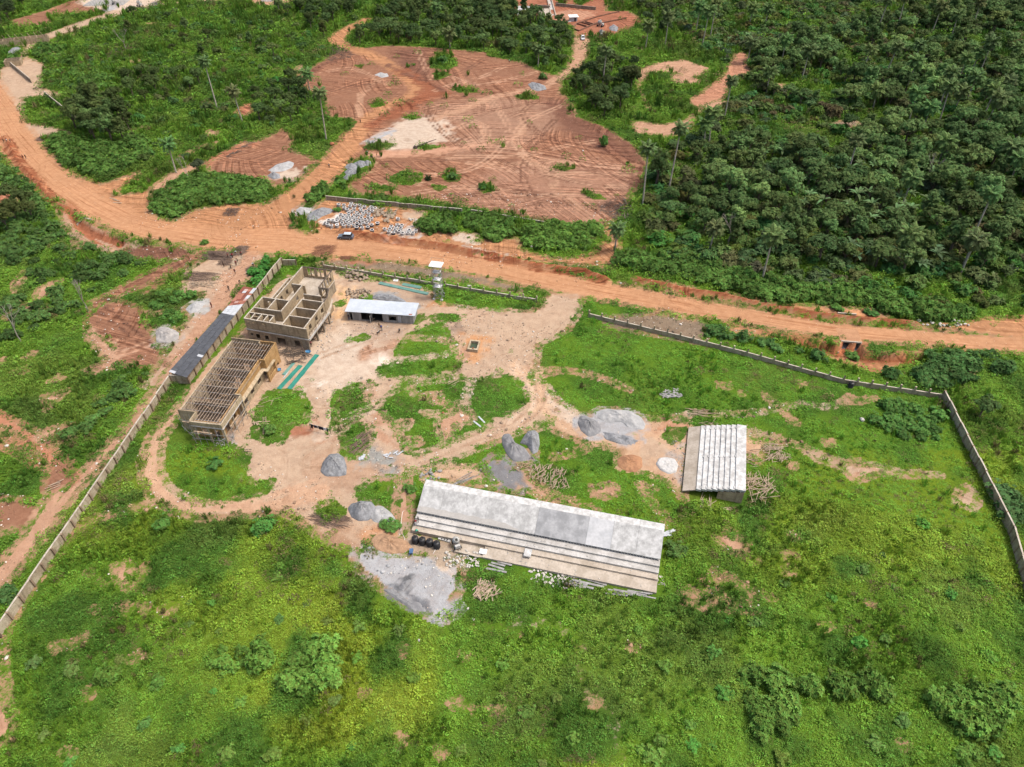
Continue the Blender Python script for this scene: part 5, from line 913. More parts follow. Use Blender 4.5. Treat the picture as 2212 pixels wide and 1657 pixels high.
heap(z1, [(295, 830), (350, 780), (450, 735), (530, 720), (545, 760), (500, 820), (440, 870), (350, 885)], .9, GRVL, 'fan-shaped pale gravel heap beside the dirt track'); heap(z1, [(-60, 1110), (-40, 1060), (60, 1030), (150, 1060), (235, 1110), (230, 1190), (100, 1250), (-50, 1230)], .9, mat('waste_concrete', (.36, .34, .32), (.24, .225, .21), .5), 'lumpy grey concrete waste heap beside the dirt track', rough=.4)
heap(z3, [(715, 610), (740, 560), (860, 545), (1000, 570), (1110, 620), (1150, 660), (900, 640)], .6, GRV, 'low grey gravel heap behind the metal-roofed shed', flat=.4); heap(zt, [(90, 740), (160, 670), (250, 645), (300, 670), (220, 730), (120, 770)], .9, GRV, 'grey gravel heap between the block rooms at the top left'); heap(zu, [(1500, 380), (1570, 335), (1640, 380), (1620, 440), (1520, 420)], 1.2, GRV, 'grey gravel heap at the far building site')
heap(zN, [(480, 420), (500, 385), (550, 362), (572, 372), (545, 400), (510, 440)], .35, GRVD, 'dark ridge of gravel on the big stone-dust spread', rough=.3)
heap(zN, [(380, 425), (450, 420), (520, 480), (640, 520), (660, 570), (590, 570), (480, 500)], .25, GRVD, 'dark gravel lip along the edge of the stone-dust spread', flat=.5)
# cars
TYRE = mat('tyre', (.02, .02, .02)); RIM = mat('rim', (.5, .5, .5), rough=.4, metal=.7); GLASS = mat('car_glass', (.02, .025, .03), (.02, .022, .025), rough=.08, bs=0); CHROME = mat('lamp_glass', (.7, .7, .68), rough=.2, bs=0); REDL = mat('tail_lamp', (.35, .02, .02), rough=.3, bs=0)
def car(paint, roofp, label, loc, rz, s=1.0):
    t_ = thing('parked_car', label, 'car', loc, rz); t_.scale = (s, s, s)
    def hull(secs, m, name):
        mb = MB(); n_ = len(secs[0][1])
        for y, pr_ in secs:
            for (x, z) in pr_: mb.v.append((x, y, z))
        for i in range(len(secs)-1):
            for j in range(n_): mb.f.append((i*n_+j, i*n_+(j+1) % n_, (i+1)*n_+(j+1) % n_, (i+1)*n_+j)); mb.mi.append(0)
        mb.f += [tuple(range(n_)), tuple(range((len(secs)-1)*n_, len(secs)*n_))[::-1]]; mb.mi += [0, 0]
        return part(name, mb, m, t_)
    lo = [(-2.2, .38), (2.25, .38), (2.3, .75), (2.25, 1.0), (1.9, 1.08), (-.95, 1.05), (-1.9, .93), (-2.22, .75)]
    sh_ = lambda q, dx, dz: [(x*dx, .38+(z-.38)*dz) for x, z in q]
    body = hull([(-.92, sh_(lo, .97, .9)), (-.90, lo), (.90, lo), (.92, sh_(lo, .97, .9))], paint, 'body')
    cb = [(-1.0, 1.05), (2.05, 1.05), (1.75, 1.62), (-.25, 1.64)]; cab = hull([(-.84, cb), (-.70, [(-.9, 1.06), (1.95, 1.06), (1.65, 1.66), (-.15, 1.68)]), (.70, [(-.9, 1.06), (1.95, 1.06), (1.65, 1.66), (-.15, 1.68)]), (.84, cb)], GLASS, 'windows')
    part('roof', MB().prism([(-.35, -.68), (1.72, -.68), (1.72, .68), (-.35, .68)], 1.665, 1.72), roofp, t_)
    for x in (-.95, .55, 1.55):
        for y in (-.83, .83): part('window_pillar', MB().bar((x if x > 0 else -1.0, y*1.01, 1.04), (x*.9 if x > 0 else -.25, y*.86, 1.66), .09), paint, t_)
    for x in (-1.35, 1.35):
        for y in (-.86, .86):
            w = thing('wheel', None, None); w.parent = t_; w.location = (x, y, .36)
            part('tyre', MB().tube([(0, -.11, 0), (0, .11, 0)], .36, 14), TYRE, w); part('rim', MB().tube([(0, -.125, 0), (0, .125, 0)], .21, 10), RIM, w)
    for y in (-.65, .65): part('headlight', MB().box(-2.24, -2.1, y-.18, y+.18, .72, .86), CHROME, t_); part('tail_light', MB().box(2.22, 2.31, y-.15, y+.15, .72, .95), REDL, t_)
    part('front_bumper', MB().box(-2.32, -2.18, -.85, .85, .36, .62), paint, t_); part('rear_bumper', MB().box(2.24, 2.36, -.85, .85, .36, .62), paint, t_)
    for y in (-1.0, 1.0): part('mirror', MB().box(-.85, -.7, y-.1, y+.1, 1.02, 1.18), paint, t_)
    return t_
car(mat('car_paint', (.10, .13, .16), (.13, .16, .19), rough=.3, bs=0), mat('car_roof_paint', (.52, .60, .66), rough=.3, bs=0), 'blue-grey family car parked on the orange road beside the rings', at(zr, 250, 965), R(-5))
car(mat('car_white', (.62, .64, .65), rough=.3, bs=0), mat('car_white', (.62, .64, .65)), 'white car on the narrow far track below the building site', at(zu, 1145, 545), R(88))
# water tanks
TK = mat('black_plastic', (.018, .018, .02), (.035, .035, .037), .9, rough=.45)
def tank(label, loc, s=1.0, grp=None, tilt=0):
    t_ = thing('water_tank', label, 'water tank', loc, rq.uniform(0, 6), grp); t_.scale = (s, s, s); t_.rotation_euler.x = tilt
    prof = [(0, 0), (.60, 0), (.62, .05)]
    for i in range(7): prof += [(.60, .12+i*.16), (.64, .18+i*.16)]
    prof += [(.62, 1.25), (.50, 1.42), (.26, 1.52), (.24, 1.62)]
    part('body', MB().lathe(prof, 20), TK, t_, smooth=False); part('rim', MB().lathe([(.19, 1.5), (.27, 1.5), (.27, 1.66), (.19, 1.66)], 16, closed=True), TK, t_); part('inside', MB().lathe([(0, 1.53), (.19, 1.53)], 14), DARKI, t_); part('outlet', MB().tube([(.6, 0, .2), (.78, 0, .2)], .05, 6), TK, t_)
for i, (u, v, lab) in enumerate(((355, 1245, 'leftmost of the four black water tanks beside the long stand'), (520, 1275, 'second black water tank from the left beside the long stand'), (690, 1310, 'third black water tank from the left beside the long stand'), (850, 1360, 'rightmost black water tank of the row, with a pale hose'))): tank(lab, at(zk, u, v), 1.0)
tank('black water tank against the inside of the front wall', at(zE, 1145, 903), .95)
# mixer
mx = thing('concrete_mixer', 'tilted-drum concrete mixer on the front platform of the long stand', 'concrete mixer', at(zk, 1310, 1360, .35), R(20)); MG = mat('mixer_paint', (.50, .50, .47), (.34, .33, .31), 1.5)
dr = part('drum', MB().lathe([(.28, -.6), (.62, -.3), (.66, .15), (.34, .62), (.30, .66), (.27, .6), (.5, .1), (0, -.2)], 18), MG, mx, smooth=True); dr.location = (0, .35, 1.25); dr.rotation_euler = (R(35), 0, 0)
part('engine_box', MB().box(-.45, .4, -.95, -.45, .45, 1.05), MG, mx); part('frame', MB().bar((-.5, -.9, .45), (-.5, .9, .45), .1).bar((.5, -.9, .45), (.5, .9, .45), .1).bar((-.5, .7, .45), (.5, .7, .45), .1).bar((-.5, .35, .4), (-.62, .35, 1.3), .1).bar((.5, .35, .4), (.62, .35, 1.3), .1), IRON, mx)
for x in (-.62, .62):
    for y in (-.7, .75): part('wheel', MB().tube([(x-.06, y, .3), (x+.06, y, .3)], .3, 12), TYRE, mx)
part('tilt_wheel', MB().lathe([(.28, -.02), (.34, -.02), (.34, .02), (.28, .02)], 14, closed=True).bar((-.3, 0, 0), (.3, 0, 0), .03).bar((0, -.3, 0), (0, .3, 0), .03), IRON, mx, loc=(.95, .35, 1.2)).rotation_euler = (0, R(90), 0)
for f, u, v, lab in ((zt, 1600, 65, 'small dark mixer on the pale ground at the top left'), (zu, 1400, 500, 'dark mixing machine beside the far track'), (zu, 1390, 365, 'second dark machine higher up at the far site'), (zt, 1940, 90, 'dark machine near the end of the far track')):
    c = copy_tree(mx); c.location = at(f, u, v); c.scale = (1.7, 1.7, 1.7); c['label'] = lab; c.rotation_euler.z = rq.uniform(0, 6)
# scaffold tower
tw = thing('scaffold_tower', 'tall steel scaffold tower with white platforms inside the front wall', 'scaffold tower', G(z3(1525, 600))+(0,), R(-12)); hw = 1.05; hd = .9
UP = MB().tube([(0, 0, 0), (0, 0, 10.1)], .045, 6).mesh('upright', IRON)
for x in (-hw, hw):
    for y in (-hd, hd): put('upright', UP, tw, (x, y, 0)); part('foot_block', MB().box(x-.3, x+.3, y-.3, y+.3, -.1, .25), CONCW, tw)
for i in range(6):
    z0, z1_ = .4+i*1.65, .4+(i+1)*1.65
    for (a, b) in (((-hw, -hd), (hw, -hd)), ((hw, -hd), (hw, hd)), ((hw, hd), (-hw, hd)), ((-hw, hd), (-hw, -hd))):
        part('ledger', MB().bar((a[0], a[1], z0), (b[0], b[1], z0), .06), IRON, tw); part('brace', MB().bar((a[0], a[1], z0), (b[0], b[1], z1_), .05), IRON, tw)
        part('brace', MB().bar((b[0], b[1], z0), (a[0], a[1], z1_), .05), IRON, tw)
for z in (3.6, 5.8, 8.0): part('platform', MB().box(-.95, .95, -.8, .8, z, z+.06), WHITE_, tw)
part('top_platform', MB().box(-1.65, 1.65, -1.35, 1.35, 10.1, 10.2), WHITE_, tw)
for x in (-1.6, 1.6):
    for y in (-1.3, 1.3): part('rail_post', MB().bar((x, y, 10.2), (x, y, 11.2), .05), WOODP, tw)
part('guard_rail', MB().bar((-1.6, 1.3, 11.2), (1.6, 1.3, 11.2), .06).bar((-1.6, -1.3, 11.2), (-1.6, 1.3, 11.2), .06).bar((1.6, -1.3, 11.2), (1.6, 1.3, 11.2), .06), WOODP, tw)
# water pit
pit_ = poly(z3, [(1865, 1243), (1990, 1256), (2025, 1142), (1905, 1130)]); FOOT.append(pit_); pc = Vector((sum(p[0] for p in pit_)/4, sum(p[1] for p in pit_)/4)); pt = thing('water_pit', 'square concrete-rimmed pit with green water in the yard', 'pit', (pc.x, pc.y, 0))
loc_ = [Vector(p)-pc for p in pit_]; inn = [p*.74 for p in loc_]
for i in range(4):
    a, b, c_, d = loc_[i], loc_[(i+1) % 4], inn[(i+1) % 4], inn[i]; part('rim', MB().prism([tuple(a), tuple(b), tuple(c_), tuple(d)], .02, .75), CREAM, pt)
part('water', MB().prism([tuple(p*.999) for p in inn], .03, .1), mat('green_water', (.06, .085, .05), (.05, .07, .045), rough=.08, bs=.0), pt); part('bucket', MB().lathe([(.12, 0), (.17, .3), (.15, .3), (.1, .03)], 10, c=(-.1, -1.55, .75)), mat('orange_plastic', (.55, .16, .03)), pt)
# roofing sheets on the ground
TEAL = mat('green_roofing_sheet', (.015, .16, .115), (.03, .22, .17), .5, rough=.4, fine=3, streak=True); TEALD = mat('dusty_green_sheet', (.09, .22, .185), (.14, .26, .22), .6, rough=.6)
def strip(name, f, a, b, w, m, label, n=3, cat='roofing sheets'):
    A_ = Vector(G(f(*a))+(0,)); B_ = Vector(G(f(*b))+(0,)); d = B_-A_; t_ = thing(name, label, cat, tuple(A_), math.atan2(d.y, d.x)); L_ = d.length; r = random.Random(n); FOOT.append([tuple((A_+d.normalized().cross(Vector((0, 0, s)))*w*.5*1).xy) if e == 0 else tuple((B_+d.normalized().cross(Vector((0, 0, s)))*w*.5).xy) for e, s in ((0, 1), (1, 1), (1, -1), (0, -1))])
    for i in range(n):
        mb = MB(); x0 = r.uniform(-.3, .3); x1 = L_+r.uniform(-.8, .3); y0 = -w/2+r.uniform(-.08, .08); k_ = 8
        for j in range(k_): mb.prism([(x0, y0+w*j/k_), (x1, y0+w*j/k_), (x1, y0+w*(j+1)/k_), (x0, y0+w*(j+1)/k_)], 0, [.05*(j % 2)+.02]*2+[.05*((j+1) % 2)+.02]*2)
        part('sheet', mb, m, t_, loc=(0, 0, .05+i*.06))
strip('roofing_sheets', z2, (1885, 335), (1560, 735), 1.15, TEAL, 'longest strip of bright green roofing sheets on the pale ground by the hall'); strip('roofing_sheets', z2, (1685, 465), (1435, 735), 1.1, TEAL, 'middle strip of green roofing sheets by the hall'); strip('roofing_sheets', z2, (1605, 435), (1490, 565), .8, TEALD, 'short dusty green roofing sheets nearest the hall'); strip('roofing_sheets', z3, (820, 425), (1395, 555), 1.15, TEALD, 'long green roofing sheets lying inside the front wall'); strip('roofing_sheets', z3, (1100, 440), (1310, 480), 1.2, TEALD, 'short green roofing sheets between the front wall and the longer ones')
strip('metal_strip', z2, (1600, 440), (1485, 600), .25, METL, 'thin bright metal strip beside the green sheets', 1, 'metal strip')
for f, u, v, s, lab in ((z3, 1008, 393, 1.0, 'white board lying beside the front wall'), (z3, 1020, 622, .5, 'small white scrap behind the metal-roofed shed'), (z3, 1888, 460, .6, 'white scrap at the foot of the front wall'), (zk, 1915, 1500, 1.0, 'pale board on the front platform of the long stand')):
    o = part('board', MB().box(-.65*s, .65*s, -.5*s, .5*s, 0, .06), WHITE_); o.location = at(f, u, v, .12 if f != zk else .42); o.rotation_euler = (R(4), 0, R(-12)); tag(o, lab, 'board')
for i in range(4):
    o = part('cast_block', MB().box(-.36, .36, -.5, .5, 0, .2), CONCW); o.location = G(zk(940+i*62, 1140+i*18), .1)+(.05,); o.rotation_euler = (0, 0, LR); tag(o, ['first pale cast block right of the tanks', 'second pale cast block right of the tanks', 'third pale cast block right of the tanks', 'last pale cast block of the row right of the tanks'][i], 'block')
for u, v, lab in ((1300, 590, 'larger pale slab left of the middle of the stand tiers'), (1265, 570, 'small pale slab on the tiers of the long stand')):
    pass
for (u, v, lab) in ((1010, 640, 'pair of cream slabs lying on the tiers of the long stand'),):
    o = part('loose_slab', MB().box(-.65, .65, -.85, .85, 0, .12).box(-.62, .62, -.8, .8, .125, .2), CONCW); o.location = G(z5(u, v), .85)+(.82,); o.rotation_euler = (0, 0, LR); tag(o, lab, 'slab')
# rubble, stones, timber
ROCKS = []
def rockmesh(m, n_): 
    L_ = []
    for i in range(n_): L_.append(MB().rock((0, 0, 0), .5, rq, .75).mesh('stone', m))
    return L_
RKP = rockmesh(mat('rubble_pale', (.56, .53, .48), (.42, .39, .34), 1), 5); RKB = rockmesh(mat('rubble_brown', (.33, .26, .19), (.22, .17, .12), 1), 5); RKG = rockmesh(mat('rubble_grey', (.34, .33, .31), (.24, .23, .215), 1), 4); RKR = rockmesh(mat('red_boulder', (.36, .14, .07), (.26, .10, .05), 1), 2)
def rubble(f, pts, n_, size, meshes, label, hgt=.4, cat='rubble', name='rubble_heap'):
    P_ = poly(f, pts); cx = sum(p[0] for p in P_)/len(P_); cy = sum(p[1] for p in P_)/len(P_); t_ = thing(name, label, cat, (cx, cy, gz(cx, cy))); x0, x1 = min(p[0] for p in P_), max(p[0] for p in P_); y0, y1 = min(p[1] for p in P_), max(p[1] for p in P_); k_ = 0; tries = 0
    while k_ < n_ and tries < n_*20:
        tries += 1; x, y = rq.uniform(x0, x1), rq.uniform(y0, y1); d = sdf(np.array([x]), np.array([y]), P_, 3)[0]
        if d < 0: continue
        s = rq.uniform(*size); o = put('stone', rq.choice(meshes), t_, (x-cx, y-cy, s*.25+rq.uniform(0, hgt)*min(1, d/.8)), rq.uniform(0, 6)); o.scale = (s, s*rq.uniform(.6, 1), s*rq.uniform(.5, .9)); k_ += 1
rubble(z5, [(360, 640), (430, 620), (480, 640), (600, 680), (650, 720), (620, 760), (560, 720), (420, 730), (350, 690)], 110, (.25, .6), RKP, 'heap of broken pale concrete in front of the mixer', .5)
rubble(z5, [(1010, 770), (1100, 770), (1180, 800), (1260, 830), (1400, 850), (1440, 900), (1350, 920), (1260, 870), (1120, 850), (1030, 810)], 130, (.25, .65), RKP, 'long spill of broken concrete along the front of the stand', .45)
rubble(z5, [(2030, 820), (2080, 830), (2070, 900), (2040, 900)], 16, (.2, .4), RKP, 'few pale stones at the right end of the long stand', .1)
rubble(z3, [(420, 320), (440, 290), (560, 295), (660, 310), (665, 370), (600, 395), (500, 395), (430, 380)], 46, (.8, 1.7), RKB, 'stack of long brown stones beside the front wall', .9); rubble(z3, [(410, 520), (500, 490), (680, 500), (700, 560), (620, 610), (520, 600), (430, 590)], 60, (.4, 1.1), RKB, 'heap of brown and grey stones behind the metal-roofed shed', .6)
rubble(zr, [(930, 370), (1050, 230), (1170, 205), (1205, 250), (1120, 340), (1000, 450), (930, 420)], 46, (.7, 1.4), RKB, 'stone heap right of the large group of rings', .8); rubble(zr, [(1160, 570), (1230, 450), (1430, 290), (1520, 330), (1480, 400), (1330, 500), (1250, 600)], 52, (.7, 1.4), RKB, 'long ridge of stones between the two groups of rings', .8); rubble(zr, [(1820, 500), (1900, 465), (2050, 480), (1980, 520), (1850, 530)], 14, (.4, .8), RKP, 'low line of pale stones left of the round bushes', .3)
rubble(z2, [(1850, 300), (1940, 60), (2060, -150), (2100, -120), (1980, 120), (1880, 330)], 60, (.2, .5), RKG, 'rubble strip along the foot of the two-storey building', .2); rubble(z2, [(640, 1360), (760, 1290), (880, 1300), (900, 1360), (800, 1420), (680, 1420)], 50, (.25, .5), RKG, 'broken blocks at the foot of the hall corner', .2); rubble(z3, [(500, 900), (1150, 900), (1100, 1010), (900, 1060), (500, 1000)], 90, (.12, .3), RKG, 'loose stones scattered in front of the metal-roofed shed', .05)
rubble(z6, [(430, 540), (540, 500), (560, 650), (540, 980), (470, 880), (430, 740)], 60, (.2, .4), RKG, 'stones strewn beside the low side of the small stand', .1); rubble(zM, [(620, 690), (690, 675), (750, 700), (740, 740), (650, 735)], 26, (.4, .9), RKG, 'grey debris behind the back corner of the long stand', .3)
rubble(zE, [(1550, 510), (1600, 495), (1850, 495), (1850, 520), (1700, 535)], 26, (.5, 1.2), RKP, 'pale boulders on the bank at the right forest edge', .2); rubble(zE, [(1060, 700), (1200, 740), (1400, 740), (1300, 790), (1150, 760)], 14, (.3, .6), RKR, 'red clods below the culvert', .1)
rubble(zN, [(560, 260), (720, 230), (840, 380), (800, 520), (640, 430), (560, 400)], 16, (.25, .5), RKP, 'white lumps strewn on the big stone-dust spread', 0); rubble(z5, [(330, 500), (420, 500), (430, 560), (330, 560)], 8, (.15, .3), RKP, 'crumbs of concrete beside the tanks', 0)
for f, u, v, s, m_, lab in ((zA, 2040, 890, 2.2, RKR, 'big red boulder beside the track at the left of the cleared field'), (zB, 1615, 930, 1.0, RKP, 'pale boulder near the leafy stump in the cleared field'), (zN, 910, 545, .6, RKP, 'white stone at the tip of the gravel spread'), (zN, 943, 610, .6, RKP, 'white lump on the grass below the gravel spread'), (zN, 1155, 775, .6, RKP, 'white stone in the middle of the lower field'), (zN, 608, 742, .5, RKP, 'small white stone left in the lower field'), (zM, 755, 327, .7, RKR, 'orange lump on the lawn patches'), (zL, 1115, 620, .5, RKP, 'white stone in the left lower field'), (zt, 1105, 660, 1.2, RKP, 'tan boulder on the far left slope'), (zM, 1068, 740, .6, RKP, 'white lump behind the long stand'), (zE, 1215, 1107, 1.3, RKP, 'pale flat stone in the right field'), (zB, 1300, 1520, 1.2, RKP, 'pale stone between the round bushes and the road'), (z3, 1500, 1125, 1.0, RKB, 'brown block on the grass near the water pit'), (z3, 440, 0, .1, RKB, 'x')):
    if lab == 'x': continue
    o = put('boulder', m_[len(lab) % len(m_)], None, at(f, u, v, s*.2), rq.uniform(0, 6)); o.scale = (s, s*.8, s*.7); tag(o, lab, 'stone')
PK = {}
def timber(f, pts, n_, ln, ang, spread, m, label, w=.14, hgt=.5, name='timber_pile', cat='timber pile'):
    P_ = poly(f, pts); cx = sum(p[0] for p in P_)/len(P_); cy = sum(p[1] for p in P_)/len(P_); g0 = gz(cx, cy); t_ = thing(name, label, cat, (cx, cy, g0))
    key = (m.name, w)
    if key not in PK: PK[key] = MB().box(-.5, .5, -w/2, w/2, -.03, .03).mesh('plank', m)
    x0, x1 = min(p[0] for p in P_), max(p[0] for p in P_); y0, y1 = min(p[1] for p in P_), max(p[1] for p in P_); k_ = 0; tr_ = 0
    while k_ < n_ and tr_ < n_*30:
        tr_ += 1; x, y = rq.uniform(x0, x1), rq.uniform(y0, y1)
        if sdf(np.array([x]), np.array([y]), P_, 3)[0] < 0: continue
        o = put('plank', PK[key], t_, (x-cx, y-cy, .1+rq.uniform(0, hgt))); o.rotation_euler = (rq.uniform(-.1, .1), rq.uniform(-.12, .12), R(ang)+rq.gauss(0, spread)); o.scale = (rq.uniform(*ln), 1, 1); k_ += 1
timber(zM, [(1290, 690), (1350, 660), (1400, 670), (1520, 730), (1520, 780), (1480, 800), (1400, 740), (1320, 710)], 130, (.7, 1.7), 70, .45, WOODP, 'long row of pale timber offcuts on the grass behind the long stand', .09); timber(zN, [(960, 385), (1090, 385), (1100, 430), (1060, 480), (1010, 460), (960, 440)], 60, (1.0, 2.3), 75, .4, WOODP, 'heap of pale planks on the grass in front of the long stand', .16)
timber(z6, [(1500, 600), (1580, 560), (1700, 600), (1740, 680), (1680, 750), (1540, 700)], 70, (1.2, 3.0), 20, .6, WOODP, 'upper heap of pale poles right of the small stand', .10, .7); timber(z6, [(1290, 940), (1400, 940), (1560, 1040), (1500, 1180), (1400, 1230), (1320, 1180), (1290, 1080)], 75, (1.4, 3.8), 40, .7, WOODP, 'lower heap of pale poles right of the small stand', .10, .7); timber(z6, [(1290, 600), (1460, 640), (1480, 700), (1300, 720), (1290, 800), (1420, 820)], 22, (1, 2.4), 0, .5, WOODP, 'scattered pale sticks beside the right side of the small stand', .08, .1)
timber(z6, [(740, 1170), (860, 1180), (850, 1290), (740, 1290)], 10, (1.5, 2.8), 70, .3, WOODP, 'few poles lying at the near end of the small stand', .10, .2); timber(z6, [(1010, 1300), (1100, 1300), (1090, 1340), (1020, 1335)], 6, (1.0, 1.8), 0, .1, WOODP, 'short planks in the grass below the small stand', .2, .1); timber(z6, [(620, 120), (840, 140), (840, 190), (640, 170)], 14, (2.0, 4.5), -5, .12, WOODP, 'low stack of long poles above the small stand', .10, .25); timber(z6, [(740, 270), (980, 280), (960, 330), (860, 320)], 10, (1, 2.4), 30, .8, WOODP, 'sticks leaning about the far end of the small stand', .08, .3)
timber(zM, [(2090, 190), (2150, 178), (2205, 205), (2200, 232), (2130, 228)], 30, (1.0, 2.0), 0, .6, WOODG, 'pile of grey boards alone in the right field', .3, .4); timber(z2, [(1540, 370), (1640, 280), (1760, 290), (1740, 420), (1680, 440)], 34, (1.5, 4), 30, .8, WOODD, 'tangle of dark timbers between the hall and the two-storey building', .14, .5); timber(z2, [(1400, 260), (1600, 280), (1560, 350), (1440, 330)], 20, (1, 3), 0, .6, WOODD, 'dark scrap timber in the shade of the two-storey building', .14, .3)
timber(zM, [(860, 760), (940, 715), (945, 725), (875, 770)], 6, (2.5, 4.5), 32, .08, WOODG, 'two long poles behind the long stand', .10, .1); timber(zM, [(1200, 640), (1290, 650), (1290, 680), (1220, 680)], 16, (.8, 1.6), 0, .8, WOOD, 'brown scrap timber beside the heart-shaped heaps', .14, .2); timber(z2, [(1130, 1130), (1260, 1120), (1270, 1180), (1140, 1180)], 9, (.9, 1.8), -20, .6, WOODP, 'pale boards on the round lawn beside the hall', .22, .2)
timber(z2, [(1180, 900), (1420, 850), (1400, 870), (1240, 960)], 8, (1.0, 2.4), 20, .5, WOODP, 'thin poles on the top of the round lawn', .09, .1); timber(zM, [(395, 610), (490, 570), (490, 630), (420, 632)], 9, (.8, 1.5), 20, .7, METL, 'pale metal scraps on the grey patch', .22, .15); timber(zM, [(245, 595), (275, 590), (275, 625), (250, 625)], 4, (.8, 1.2), 80, .2, METL, 'small metal scrap left of the grey patch', .5, .1)
timber(zM, [(960, 370), (1000, 415), (985, 415)], 2, (2.0, 2.6), -45, .05, METL, 'white plank lying on the lawn patches', .35, .05); timber(zM, [(800, 165), (850, 135), (850, 145), (815, 170)], 3, (2, 2.4), 35, .1, WOODP, 'two thin sticks on the lawn patches', .12, .05); timber(z5, [(1380, 830), (1680, 870), (1680, 905), (1400, 880)], 9, (3, 5.5), -14, .06, WOODG, 'grey formwork boards against the front of the long stand', .4, .25); timber(z5, [(1670, 930), (1950, 960), (1950, 985), (1700, 960)], 8, (3.0, 5.0), -14, .05, WOODG, 'grey boards in the grass at the right front of the long stand', .25, .15); timber(z5, [(700, 720), (840, 770), (830, 785), (700, 740)], 4, (2.5, 4), -20, .08, WOODG, 'grey board lying across the grass edge by the stand', .35, .1)
timber(z5, [(2090, 480), (2160, 470), (2170, 495), (2100, 505)], 3, (1.6, 2.4), 10, .3, METL, 'grey plate leaning by the top right corner of the long stand', .6, .2)
timber(z1, [(390, 540), (500, 520), (510, 570), (400, 580)], 16, (1.5, 3), 0, .3, WOODP, 'stack of cut poles outside the wall beside the dirt track', .14, .9); timber(z1, [(520, 540), (640, 510), (650, 560), (580, 580)], 12, (1.2, 3), -20, .5, WOODP, 'loose pale poles right of the cut pole stack', .12, .3); timber(zD, [(280, 1500), (380, 1460), (380, 1480), (300, 1530)], 4, (2, 3), 40, .2, WOODP, 'few poles in the red patch at the lower left', .14, .1)
timber(zA, [(690, 1220), (740, 1235), (800, 1260), (790, 1265)], 3, (2.5, 4.2), -20, .05, WOODP, 'pale planks beside the road bend', .35, .1); timber(zB, [(1790, 1290), (1900, 1220), (1920, 1300), (1840, 1370)], 30, (1.5, 4.5), 50, .7, WOODD, 'heap of cleared trunks at the right edge of the cleared field', .3, .8); timber(zA, [(1380, 950), (1480, 890), (1560, 880), (1500, 920), (1400, 970)], 18, (1.5, 4.5), 30, .4, WOODD, 'dark felled trunks along the edge of the small cleared plot', .28, .5)
tl = thing('rubble', 'crumbs and chunks of concrete littering the tiers of the long stand', 'rubble', (LO_[0], LO_[1], 0), LR)
for i in range(120):
    x = rq.uniform(-.5, 42.5) if i > 60 else rq.gauss(19, 3.5); y = rq.choice((1.9, 2.6, 3.3, 4.3, 5.3, 6.4)); z = .42 if y < 3.7 else .82 if y < 4.8 else 1.22 if y < 5.9 else 1.62
    if y < 3.7 and x < 13: continue
    s = rq.uniform(.1, .32); o = put('stone', rq.choice(RKP+RKG), tl, (x, y+rq.uniform(-.25, .25), z+s*.1), rq.uniform(0, 6)); o.scale = (s, s*.8, s*.5)
# ladder and brush
ld = thing('ladder', 'pale wooden ladder lying on the round lawn', 'ladder', at(z2, 1268, 1270, .1)); A_ = Vector(G(z2(1262, 1290))); B_ = Vector(G(z2(1262, 1085))); dd = (B_-A_); L_ = dd.length; ld.rotation_euler = (0, R(-2), math.atan2(dd.y, dd.x)); ld.location = (A_.x, A_.y, .25)
for y in (-.3, .3): part('rail', MB().box(0, L_, y-.05, y+.05, 0, .09), WOODP, ld)
for i in range(10): part('rung', MB().box(.3+i*L_/10.5, .38+i*L_/10.5, -.26, .26, .02, .08), WOODP, ld)
pl = part('pallet', MB().box(-.7, .7, -.06, .06, 0, .1).box(-.7, .7, .5, .62, 0, .1).box(-.7, -.6, -.06, .62, .1, .15).box(.6, .7, -.06, .62, .1, .15).box(-.1, .1, -.06, .62, .1, .15), WOODP); pl.location = at(z2, 1060, 1490, .1); tag(pl, 'small wooden pallet at the edge of the yard', 'pallet')
BR1 = mat('dry_brush', (.17, .115, .085), (.10, .07, .055), 2); BR2 = mat('rust_brush', (.22, .10, .055), (.13, .06, .035), 2)
def brush(f, pts, n_, ln, ang, spread, h, m, label, rad=.03):
    P_ = poly(f, pts); cx = sum(p[0] for p in P_)/len(P_); cy = sum(p[1] for p in P_)/len(P_); mb = MB(); xs_, ys_ = [p[0] for p in P_], [p[1] for p in P_]; k_ = 0; tr_ = 0
    while k_ < n_ and tr_ < n_*30:
        tr_ += 1; x, y = rq.uniform(min(xs_), max(xs_)), rq.uniform(min(ys_), max(ys_)); d = sdf(np.array([x]), np.array([y]), P_, 3)[0]
        if d < 0: continue
        a = R(ang)+rq.gauss(0, spread); l = rq.uniform(*ln); z = h*min(1, d/1.2)*rq.random(); dx, dy = math.cos(a)*l/2, math.sin(a)*l/2
        mb.tube([(x-cx-dx, y-cy-dy, z*.4+.05), (x-cx+rq.uniform(-.2, .2), y-cy+rq.uniform(-.2, .2), z+.2), (x-cx+dx, y-cy+dy, z*.5+.05)], [rad, rad, rad*.5], 3, cap=False); k_ += 1
    o = part('brush_heap', mb, m, None, loc=(cx, cy, gz(cx, cy))); o['kind'] = 'stuff'; tag(o, label, 'brush heap')
brush(z1, [(560, 210), (640, 150), (720, 140), (810, 190), (810, 235), (660, 235)], 420, (2, 4), -5, .2, 1.5, BR1, 'large grey-brown brush heap left of the working people', .045); brush(z1, [(890, 130), (930, 90), (1000, 85), (1020, 130), (980, 180), (910, 150)], 320, (1.5, 3.5), 45, .5, 1.9, BR1, 'round grey-brown brush heap behind the working people', .045)
